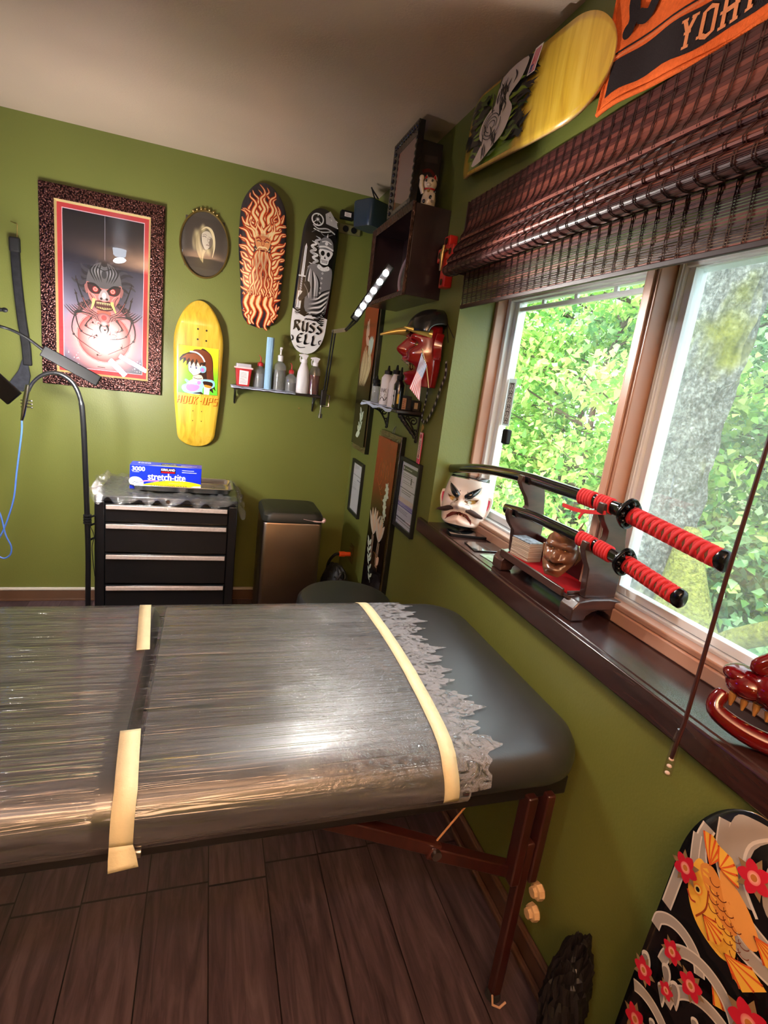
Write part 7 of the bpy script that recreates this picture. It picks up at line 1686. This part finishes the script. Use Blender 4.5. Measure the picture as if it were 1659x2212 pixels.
A.poly([(.022, .026)] + [(.022 + .76*i/30, .026 + .003*math.sin(i*1.1)) for i in range(1, 31)] + [(.782, .096)] + [(.782 - .76*i/30, .096 + .002*math.sin(i*.9)) for i in range(1, 31)], BK)
A.stroke([(.020, .112), (.2, .112), (.4, .111), (.6, .112), (.785, .111)], .0045, BK)
A.stroke([(.020, .104), (.2, .104), (.4, .104), (.6, .104), (.785, .104)], .005, (206, 110, 66))
gl_ = {'Y': [[(0, 1), (.4, .5), (.4, 0)], [(.8, 1), (.4, .5)]], 'O': [[(0, .1), (0, .9), (.4, 1), (.8, .9), (.8, .1), (.4, 0), (0, .1)]], 'H': [[(0, 0), (0, 1)], [(.8, 0), (.8, 1)], [(0, .5), (.8, .5)]], 'I': [[(.35, 0), (.35, 1)]], 'U': [[(0, 1), (0, .15), (.4, 0), (.8, .15), (.8, 1)]], 'R': [[(0, 0), (0, 1), (.7, .95), (.75, .6), (0, .5)], [(.3, .5), (.85, 0)]]}
x = .245
for ch in 'YOHIURI':
    for P_ in gl_[ch]: A.stroke([(x + a*.030, .036 + b*.048) for a, b in P_], .0085, (214, 132, 84), smooth=0)
    for P_ in gl_[ch]:
        for q in (P_[0], P_[-1]): A.stroke([(x + q[0]*.030 - .008, .036 + q[1]*.048), (x + q[0]*.030 + .008, .036 + q[1]*.048)], .005, (214, 132, 84), smooth=0)
    x += .044 if ch != 'I' else .032
# big script above
A.stroke([(.075, .30), (.078, .22), (.066, .20), (.072, .165), (.062, .140)], lambda t: .022 + .008*math.sin(PI*t), BK); A.disc((.062, .142), .016, BK)
A.stroke([(.145, .30), (.14, .22), (.135, .18), (.115, .150), (.088, .158)], lambda t: .034 - .008*t, BK); A.disc((.088, .160), .012, BK)
A.stroke([(.225, .30), (.22, .24), (.20, .205), (.165, .20)], lambda t: .026*(1-t)+.008, BK); A.stroke([(.31, .30), (.305, .235)], lambda t: .020*(1-t)+.006, BK); A.stroke([(.40, .30), (.40, .20), (.36, .16)], .03, BK); A.stroke([(.52, .30), (.50, .17), (.44, .16)], .03, BK)
A.build('printed_lettering', ink('terry print', .95, bump=.8, bscale=420), tw, label='black band and lettering on the orange cloth')
# ---- yellow deck high on the window wall
Vd = Vector((0, -.78, -.058)).normalized(); Ud = Vector((0, .058, -.78)).normalized()
c_ = Vector((X1, 1.635, 2.262))
f0 = frame3(c_, Ud, Vd)          # u points down, v towards the camera
hwd = shape2([(0, .113), (.3, .117), (.7, .120), (1, .118)], .10, .19)
L = .795
o, fn, b = deck(f0, L, hwd, kicks(.058, .020, .2), 'skateboard_deck', 'yellow skateboard deck with a green and white mummy figure, high beside the orange towel', yellow, 'skateboard decks')
A = Art(fn, base=.0008, step=.00008, maxe=.03); rr = random.Random(21)
def splash(col, n, u0, u1, v0, v1, w, seed=0):
    for i in range(n):
        u = rr.uniform(u0, u1); v = rr.uniform(v0, v1); a = rr.uniform(-.5, .5); l = rr.uniform(.02, .06)
        lim = hwd(v/L + .5) - .006; 
        P_ = [(max(-lim, min(lim, u)), v - l), (max(-lim, min(lim, u + a*.02)), v), (max(-lim, min(lim, u - a*.02)), v + l)]
        A.stroke(P_, lambda t: w*math.sin(PI*min(1, t+.08))+.0008, col, smooth=4)
GRN, DGR, CHR = (110, 140, 40), (60, 84, 34), (34, 34, 36)
A.field(-.108, -.30, .108, .05, 10, 24, lambda a, b: lerp(lerp((200, 160, 60), (112, 142, 44), ss(0, .2, b)), (206, 164, 56), ss(.86, 1, b)))
splash(GRN, 34, -.10, .10, -.28, .05, .024); splash(CHR, 30, -.09, .09, -.30, -.17, .015); splash(CHR, 44, -.10, .09, .0, .085, .017); splash(DGR, 22, -.10, .10, -.20, .08, .010); splash(CHR, 14, -.09, .02, -.02, .13, .007); splash(GRN, 16, -.09, .09, -.26, .07, .008)
WT = (214, 200, 190); fn_keep = A.fn; A.fn = lambda u, v, d=0: fn_keep(u, -.07 + (v + .055)*1.7, d)
A.poly([(-.10, -.06), (-.02, -.075), (.02, -.11), (.05, -.10), (.105, -.14), (.105, -.10), (.08, -.055), (.06, -.02), (.01, .0), (-.03, -.02), (-.06, .015), (-.105, .02)], WT, 4)
A.poly([(-.03, -.08), (.0, -.115), (.04, -.115), (.06, -.08), (.05, -.03), (.01, -.015), (-.03, -.03)], WT, 5)
for i in range(34):
    u = rr.uniform(-.09, .09); v = -.06 + rr.uniform(-.035, .035) - u*.25; a = rr.uniform(-.5, .5)
    A.stroke([(u - .018, v - .012*a), (u, v + .010*a), (u + .018, v - .006*a)], lambda t: .0045*math.sin(PI*t)+.0004, (40, 36, 40), smooth=4)
for i in range(4): A.ring((.02, -.07), .010 + .009*i, .0022, (40, 36, 40), ry=.014 + .007*i, a0=i, a1=i + 5)
A.fn = fn_keep
for q in ((-.012, -.292), (.012, -.292), (-.012, -.262), (.012, -.262), (-.06, -.29)): A.disc(q, .0035, (20, 16, 14), n=10)
A.poly([(-.105, .10), (-.045, .085), (-.045, .125), (-.105, .14)], (222, 210, 200)); A.poly([(-.100, .105), (-.048, .091), (-.048, .121), (-.100, .134)], (196, 90, 96)); A.poly([(-.066, .097), (-.048, .092), (-.048, .108), (-.066, .113)], (60, 54, 110))
for k in range(3): A.stroke([(-.098, .112 + .007*k), (-.05, .099 + .007*k)], .002, (226, 190, 186), smooth=0)
A.build('deck_print', ink('lacquered deck print'), o, label='mummy figure with green and black splashes')

# ================================================================ koi deck leaning on the wall
KT = Vector((.835, .452, .855)); KB = Vector((.775, .452, .004)); Vk = (KT - KB).normalized(); L = (KT - KB).length; mid = KT.lerp(KB, .5)
f0 = frame3(mid + Vector((.03, 0, 0)), (0, -1, 0), Vk)
hwk = shape2([(0, .100), (.5, .104), (1, .103)], .17, .20)
o, fn, b = deck(f0, L, hwk, kicks(.034, .016, .16), 'skateboard_deck', 'black skateboard deck with golden koi, grey waves and red flowers leaning against the wall', mat('black lacquer'), 'skateboard decks')
A = Art(fn, base=.0008, step=.00005, maxe=.03); WV, WV2, KK, RDD, YL, ORG_, BR_ = (150, 138, 126), (196, 182, 166), (16, 11, 12), (178, 22, 42), (226, 170, 60), (214, 92, 34), (124, 96, 62)
T_ = L/2
def kp_(x, y): return (x, T_ - y)    # x across, y down from the nose, metres
def band(pts, w, c=WV, edge=True):
    def lim(p): m = hwk(1 - p[1]/L) - .004 - (w if not callable(w) else .01)*.45; return (max(-m, min(m, p[0])), p[1])
    if edge: A.stroke([kp_(*lim(p)) for p in pts], w, WV2)
    A.stroke([kp_(*lim(p)) for p in pts], (lambda t: w*.74) if not callable(w) else w, c)
def flower(x, y, r, a0=0):
    for k in range(5): a = a0 + k*1.256 + .6; q = kp_(x + r*1.05*math.cos(a), y + r*1.05*math.sin(a)); A.poly([kp_(x + r*.3*math.cos(a-.6), y + r*.3*math.sin(a-.6)), kp_(x + r*.9*math.cos(a-.35), y + r*.9*math.sin(a-.35)), kp_(x + r*1.5*math.cos(a), y + r*1.5*math.sin(a)), kp_(x + r*.9*math.cos(a+.35), y + r*.9*math.sin(a+.35)), kp_(x + r*.3*math.cos(a+.6), y + r*.3*math.sin(a+.6))], BR_)
    for k in range(5):
        a = a0 + k*1.256; A.poly([kp_(x + r*.15*math.cos(a-1), y + r*.15*math.sin(a-1)), kp_(x + r*.85*math.cos(a-.55), y + r*.85*math.sin(a-.55)), kp_(x + r*1.25*math.cos(a), y + r*1.25*math.sin(a)), kp_(x + r*.85*math.cos(a+.55), y + r*.85*math.sin(a+.55)), kp_(x + r*.15*math.cos(a+1), y + r*.15*math.sin(a+1))], RDD, 3)
    A.disc(kp_(x, y), r*.48, (226, 190, 150), col2=(206, 90, 90)); A.disc(kp_(x, y), r*.24, (170, 100, 40))
band([(-.085, .075), (-.070, .12), (-.03, .17), (.03, .195), (.099, .195)], .026); band([(-.055, .045), (-.03, .11), (.02, .150), (.099, .165)], .022)
A.poly([kp_(-.045, .03), kp_(-.02, .012), kp_(.02, .008), kp_(.0, .05), kp_(.01, .10), kp_(.03, .13), kp_(.0, .125), kp_(-.035, .085)], WV, 4); A.stroke([kp_(.02, .010), kp_(-.008, .05), kp_(.005, .10), kp_(.04, .135)], .005, WV2)
A.poly([kp_(.035, .015), kp_(.075, .035), kp_(.05, .05), kp_(.048, .09), kp_(.07, .125), kp_(.04, .11), kp_(.025, .06)], WV, 4); A.stroke([kp_(.075, .035), kp_(.052, .05), kp_(.05, .09), kp_(.072, .125)], .005, WV2)
band([(-.099, .17), (-.092, .20), (-.099, .26)], .022); band([(-.085, .10), (-.07, .15), (-.06, .17)], .018)
# koi
A.poly([kp_(-.062, .130), kp_(-.072, .165), (kp_(-.060, .205)), kp_(-.030, .232), kp_(.015, .240), kp_(.034, .222), kp_(.020, .185), kp_(-.02, .155)], YL, 5); A.poly([kp_(-.060, .140), kp_(-.04, .125), kp_(.0, .150), kp_(.025, .185), kp_(.0, .19), kp_(-.04, .165)], (210, 132, 56), 4)
A.poly([kp_(-.03, .115), kp_(.02, .13), kp_(.055, .165), kp_(.045, .185), kp_(.0, .165)], (222, 150, 72), 4)
A.stroke([kp_(-.034, .165), kp_(-.028, .195), kp_(-.038, .222)], .003, (150, 60, 20)); A.disc(kp_(-.050, .180), .009, (232, 140, 50)); A.disc(kp_(-.050, .180), .0065, (236, 206, 110)); A.disc(kp_(-.050, .180), .0038, (24, 14, 20)); A.stroke([kp_(-.066, .196), kp_(-.055, .205), kp_(-.046, .202)], .003, (160, 50, 30))
for i in range(5):
    for j in range(4): x_, y_ = -.030 + .017*i + .004*j, .140 + .011*i + .013*j; A.ring(kp_(x_, y_), .009, .0014, (110, 50, 24), a0=3.4, a1=6.1, n=10)
def fin(x, y, pts, n=5):
    A.poly([kp_(x, y)] + [kp_(*p) for p in pts], YL, 0)
    for i in range(n): f_ = i/(n-1)*(len(pts)-1); k = min(int(f_), len(pts)-2); t = f_ - k; e = (pts[k][0] + (pts[k+1][0]-pts[k][0])*t, pts[k][1] + (pts[k+1][1]-pts[k][1])*t); A.stroke([kp_(x, y), kp_(x + (e[0]-x)*.55, y + (e[1]-y)*.5), kp_(*e)], lambda t: .0010 + .003*t, (206, 84, 30)); A.stroke([kp_(x, y), kp_(*e)], .0011, (90, 36, 16), smooth=0)
fin(.045, .160, [(.075, .150), (.099, .145), (.099, .165), (.095, .182), (.07, .185)], 6); fin(-.045, .125, [(-.075, .085), (-.06, .08), (-.045, .085), (-.035, .10)], 5); fin(-.03, .115, [(-.045, .085), (-.02, .085), (-.005, .095), (.005, .115)], 5)
fin(-.028, .205, [(-.005, .195), (.012, .205), (.010, .222), (-.005, .232)], 5); fin(.02, .225, [(.06, .205), (.085, .215), (.06, .250), (.045, .245)], 5); fin(.012, .27, [(.045, .285), (.055, .300), (.035, .312)], 4)
flower(.018, .082, .021, .3); flower(-.078, .165, .020, 1.2); flower(.080, .105, .014, .5); flower(.046, .045, .0, 0) if False else None
# waves below: arcs and finger foam
for (cx, cy, r, a0, a1) in ((-.045, .315, .052, 3.3, 5.9), (.012, .345, .070, 3.1, 6.2), (.045, .395, .072, 3.1, 6.2), (-.05, .50, .07, 3.6, 6.0), (.03, .56, .07, 3.2, 6.0), (-.04, .66, .07, 3.2, 6.0), (.04, .72, .06, 3.2, 6.1)):
    pts = [(cx + r*math.cos(a0 + (a1-a0)*i/14), cy + r*math.sin(a0 + (a1-a0)*i/14)) for i in range(15)]; pts = [p for p in pts if abs(p[0]) < .098]; band(pts, .020)
rr = random.Random(3)
for i in range(46):
    x_, y_ = rr.uniform(-.088, .088), .36 + .40*i/46; s__ = rr.uniform(.8, 1.2); q = [(x_ - .010*s__, y_ - .012*s__), (x_, y_ - .022*s__), (x_ + .011*s__, y_ - .010*s__), (x_ + .014*s__, y_ + .018*s__), (x_ + .002, y_ + .006*s__)]
    A.poly([kp_(*p) for p in q], WV2, 4); A.poly([kp_(x_ + (p[0]-x_)*.72, y_ + (p[1]-y_)*.72) for p in q], (122, 112, 104), 4)
for x_, y_, r_, a_ in ((.085, .275, .026, .2), (-.045, .305, .016, .8), (.0, .318, .018, 1.9), (-.078, .390, .018, .4), (.050, .425, .024, 1.0), (-.03, .37, .012, 2), (-.06, .48, .02, .1), (.03, .50, .018, .9), (-.02, .60, .022, .4), (.06, .62, .02, 1.4), (-.06, .70, .02, .3), (.02, .78, .016, .4)): flower(x_, y_, r_, a_)
A.build('deck_print', ink('matte deck print', .55), o, label='golden koi among grey waves and red flowers')
# dark bag slumped beside it
b_ = thing('plastic_bag', 'dark crumpled bag on the floor between the table leg and the koi deck', 'bag', (.78, .66, 0)); blobbag('', '', (.80, .68, .17), (.05, .04, .17), 9, amp=.30).build('bag_body', mat('dark crinkled plastic', rgb(12, 8, 7), .5), b_, smooth=0)
# ================================================================ garden outside
leafm = leafmat('green leaf')
def crown(centres, n, spread, size, cols, seed):
    """n little pointed leaves scattered around the twig ends"""
    r = np.random.default_rng(seed); c = np.array(centres)[r.integers(0, len(centres), n)] + r.normal(0, 1, (n, 3))*np.array(spread)
    shape_ = np.array([(0, 0), (.30, .34), (.55, .22), (1, 0), (.55, -.22), (.30, -.34)]); s = size*r.uniform(.6, 1.25, n)
    u = r.normal(0, 1, (n, 3)); u[:, 2] -= .4; u /= np.linalg.norm(u, axis=1)[:, None]; nn = r.normal(0, .5, (n, 3)) + [(-.25, -.1, 1)]; w = np.cross(nn, u); w /= np.linalg.norm(w, axis=1)[:, None]; nn = np.cross(u, w)
    V = c[:, None, :] + s[:, None, None]*(shape_[None, :, 0, None]*u[:, None, :] + shape_[None, :, 1, None]*w[:, None, :] + (np.abs(shape_[:, 1])*.3)[None, :, None]*nn[:, None, :])
    V = V.reshape(-1, 3); me = bpy.data.meshes.new('leaves'); F = [tuple(range(6*i, 6*i+4)) for i in range(n)] + [(6*i, 6*i+3, 6*i+4, 6*i+5) for i in range(n)]
    me.from_pydata(V.tolist(), [], F); ca = me.color_attributes.new('Col', 'FLOAT_COLOR', 'POINT'); C_ = np.array([[lin(q) for q in k] for k in cols])
    cc = C_[r.integers(0, len(cols), n)]*r.uniform(.75, 1.2, (n, 1)); arr = np.ones((n*6, 4), dtype=np.float32); arr[:, :3] = np.repeat(cc, 6, axis=0); ca.data.foreach_set('color', arr.ravel()); me.materials.append(leafm); me.update(); return me
bark = mat('dark bark', rgb(74, 62, 48), .9, bump=.6, bscale=30, var=.3)
def tree(label, base, h, seed, n, size, cols, rad=.05, spread=(.16, .16, .10), reach=1.4, nb=26, group='leafy trees outside the window', z0=.15):
    r = random.Random(seed); t = thing('leafy_tree', label, 'tree', base, group); b = Vector(base); m_ = MB(); tips = []
    tr = smooth_path([b, b + Vector((r.uniform(-.1, .1), r.uniform(-.2, .2), h*.35)), b + Vector((r.uniform(-.2, .2), r.uniform(-.3, .3), h*.7)), b + Vector((r.uniform(-.3, .3), r.uniform(-.4, .4), h))], 6)
    k = len(tr); m_.tube(tr, [rad*(1 - .85*i/(k-1)) for i in range(k)], 8)
    for i in range(nb):
        f_ = z0 + (1 - z0)*(i + .5)/nb; p = tr[int(f_*(k-1))]; a = r.uniform(0, 2*PI); l = reach*(.55 + .45*math.sin(PI*min(1, f_*.8 + .2)))*r.uniform(.6, 1.1); d = Vector((math.cos(a), math.sin(a), r.uniform(.1, .55)))
        q = [p, p + d*l*.5 + Vector((0, 0, r.uniform(-.1, .1))), p + d*l]; P_ = smooth_path(q, 4); m_.tube(P_, [rad*.30*(1 - .8*j/(len(P_)-1)) for j in range(len(P_))], 5)
        for j in (3, 5, 7, 8): tips.append(tuple(P_[min(j, len(P_)-1)]))
        for j in range(3): e = P_[min(4 + j, len(P_)-1)]; d2 = Vector((r.uniform(-1, 1), r.uniform(-1, 1), r.uniform(-.4, .5)))*l*.35; m_.tube([e, e + d2], [rad*.09, rad*.03], 4); tips += [tuple(e + d2), tuple(e + d2*.6)]
    m_.build('trunk', bark, t, smooth=60)
    me = crown(tips, n, spread, size, cols, seed); me.transform(Matrix.Translation(-b)); o = bpy.data.objects.new('crown', me); scene.collection.objects.link(o); o.parent = t; ORG[o.name] = b
    return t
LT = [(166, 204, 106), (140, 190, 96), (188, 216, 122), (112, 164, 84), (206, 224, 140)]; CT = [(138, 180, 124), (116, 164, 112), (160, 196, 140), (96, 146, 96), (184, 208, 160)]
GZ = -.9
struct('ground', MB().box((X1 + .6, -14, GZ - .1), (34, 30, GZ)), mat('forest floor', rgb(96, 104, 60), .95, var=.6, vscale=3))
tree('slender bright green tree with thin dark branches, centred in the left pane', (4.3, 5.2, GZ), 4.0, 3, 8550, 0.099, LT, .06, reach=1.5, nb=34)
tree('bright yellow-green young tree at the left edge of the left pane', (3.7, 6.6, GZ), 3.8, 8, 7125, 0.095, LT, .05, reach=1.3, nb=30)
tree('low bushy light green tree behind the swords', (3.7, 3.9, GZ), 2.6, 13, 7125, 0.099, LT, .04, reach=1.2, nb=26, z0=.05)
tree('cool green tree between the window post and the big mossy trunk', (5.4, 4.9, GZ), 4.4, 21, 10450, 0.103, CT, .08, reach=1.9, nb=38)
tree('dense mid green tree beyond the left pane', (7.0, 9.0, GZ), 5.4, 34, 11400, 0.155, LT + CT, .10, spread=(.3, .3, .2), reach=2.8, nb=44)
tree('cool green tree right of the big mossy trunk', (5.2, 1.9, GZ), 4.4, 55, 10450, 0.103, CT, .07, reach=1.8, nb=38)
tree('tall pale green tree far beyond the garden', (10.5, 6.5, GZ), 6.0, 77, 11400, 0.206, CT + LT, .14, spread=(.4, .4, .3), reach=3.6, nb=48)
tree('broad tree far off at the right side of the window', (9.5, 2.2, GZ), 5.6, 91, 10450, 0.189, CT, .12, spread=(.4, .4, .3), reach=3.2, nb=46)
def shrub(label, base, r_, n, size, cols, seed):
    t = thing('leafy_shrub', label, 'shrub', base, 'low shrubs outside the window'); b = Vector(base); rr = random.Random(seed); tips = []; m_ = MB()
    for i in range(16):
        a = rr.uniform(0, 2*PI); q = b + Vector((math.cos(a)*rr.uniform(.2, 1)*r_, math.sin(a)*rr.uniform(.2, 1)*r_, rr.uniform(.3, 1.1)*r_)); m_.tube([b, b.lerp(q, .5) + Vector((0, 0, .1)), q], [.02, .012, .005], 5); tips += [tuple(q), tuple(b.lerp(q, .7)), tuple(b.lerp(q, .85))]
    m_.build('stems', bark, t, smooth=60); me = crown(tips, n, (.16, .16, .12), size, cols, seed); me.transform(Matrix.Translation(-b)); o = bpy.data.objects.new('leaves', me); scene.collection.objects.link(o); o.parent = t
shrub('leafy shrub low at the foot of the left window pane', (3.0, 3.9, GZ), 1.2, 5700, 0.086, LT, 5)
shrub('leafy shrub growing right of the mossy trunk base', (3.9, 1.7, GZ), 1.2, 6175, 0.086, CT, 6)
shrub('reddish green shrub beside the blind cord at the right', (3.4, .7, GZ), 1.1, 4750, 0.077, CT + [(140, 90, 70), (150, 110, 80)], 7)
shrub('shrub between the slender tree and the mossy trunk', (4.4, 3.4, GZ), 1.4, 6175, 0.095, LT + CT, 9)
# big leaning mossy trunk
def mossbark():
    t = NT('mossy grey bark'); p = t.n('ShaderNodeBsdfPrincipled', Roughness=.95); p.inputs['Specular IOR Level'].default_value = .1; co = t.coord()
    n1 = t.n('ShaderNodeTexNoise', Scale=34.0, Detail=8.0, Roughness=.8); t.l(co, n1.inputs['Vector']); n2 = t.n('ShaderNodeTexNoise', Scale=1.6, Detail=4.0); t.l(co, n2.inputs['Vector'])
    a = t.ramp(n1.outputs['Fac'], [(.34, rgb(66, 66, 60)), (.5, rgb(132, 132, 122)), (.64, rgb(206, 206, 194))]); b = t.ramp(n1.outputs['Fac'], [(.3, rgb(84, 92, 36)), (.65, rgb(176, 176, 84))])
    m = t.n('ShaderNodeMix', _data_type='RGBA'); t.l(t.ramp(n2.outputs['Fac'], [(.52, (0, 0, 0, 1)), (.62, (1, 1, 1, 1))]), m.inputs['Factor']); t.l(a, m.inputs['A']); t.l(b, m.inputs['B']); t.l(m.outputs['Result'], p.inputs['Base Color'])
    v = t.n('ShaderNodeTexVoronoi', Scale=14.0); t.l(t.coord(scale=(1, 1, .45)), v.inputs['Vector']); bm_ = t.n('ShaderNodeBump', Strength=.8, Distance=.03); ad = t.n('ShaderNodeMath', _operation='ADD'); t.l(n1.outputs['Fac'], ad.inputs[0]); t.l(v.outputs['Distance'], ad.inputs[1]); t.l(ad.outputs[0], bm_.inputs['Height']); t.l(bm_.outputs[0], p.inputs['Normal'])
    t.l(p.outputs[0], t.out.inputs['Surface']); return t.m
mb_ = mossbark(); TXP = 2.85; tpts = []; trad = []
for cx_, py_, wpx in ((1760, -200, 90), (1700, 50, 95), (1652, 250, 95), (1618, 420, 92), (1582, 600, 90), (1520, 760, 100), (1460, 900, 112), (1408, 1050, 124), (1372, 1200, 134), (1372, 1350, 150), (1390, 1480, 175)):
    p = at(cx_, py_, 'x', TXP); dep = -(ROT @ (np.array(p) - EYE))[2]; tpts.append(p); trad.append(wpx*dep/FPX*.80)
bt = thing('tree', 'thick leaning mossy grey trunk filling the right window pane', 'tree', tpts[-1])
P_ = smooth_path(tpts, 6); k = len(P_); R_ = np.interp(np.linspace(0, len(trad)-1, k), range(len(trad)), trad); mb = MB()
mb.tube(P_, list(R_), 48); rv = np.random.default_rng(2)
mb.v = [tuple(Vector(v) + (Vector(v) - P_[min(i//48, k-1)]).normalized()*.030*math.sin(i*.9 % 6.28 + (i % 48)*.8)*math.sin(i/48*.7 + (i % 48))) for i, v in enumerate(mb.v)]
mb.build('trunk', mb_, bt, smooth=80)
lb = at(1400, 1440, 'x', TXP); m_ = MB(); m_.tube(smooth_path([tpts[-1] + Vector((0, .3, -.9)), tpts[-1], lb, at(1490, 1425, 'x', 2.7), at(1580, 1385, 'x', 2.7), at(1700, 1360, 'x', 2.7), at(1850, 1330, 'x', 2.8)], 6), [.40]*8 + [.14, .10, .085, .08, .075, .07, .07, .065] + [.06]*21, 14); m_.build('mossy_root', mat('moss', rgb(132, 134, 62), .95, var=.55, vscale=45, bump=1.0, bscale=60, bdist=.03), bt, smooth=80)
m_ = MB(); m_.tube(smooth_path([at(1495, 1140, 'x', 2.85), at(1478, 1250, 'x', 2.8), at(1470, 1350, 'x', 2.75), at(1480, 1470, 'x', 2.7)], 6), [.04 + .20*(i/18)**.8 for i in range(19)], 14); m_.build('mossy_buttress', mat('moss'), bt, smooth=80)
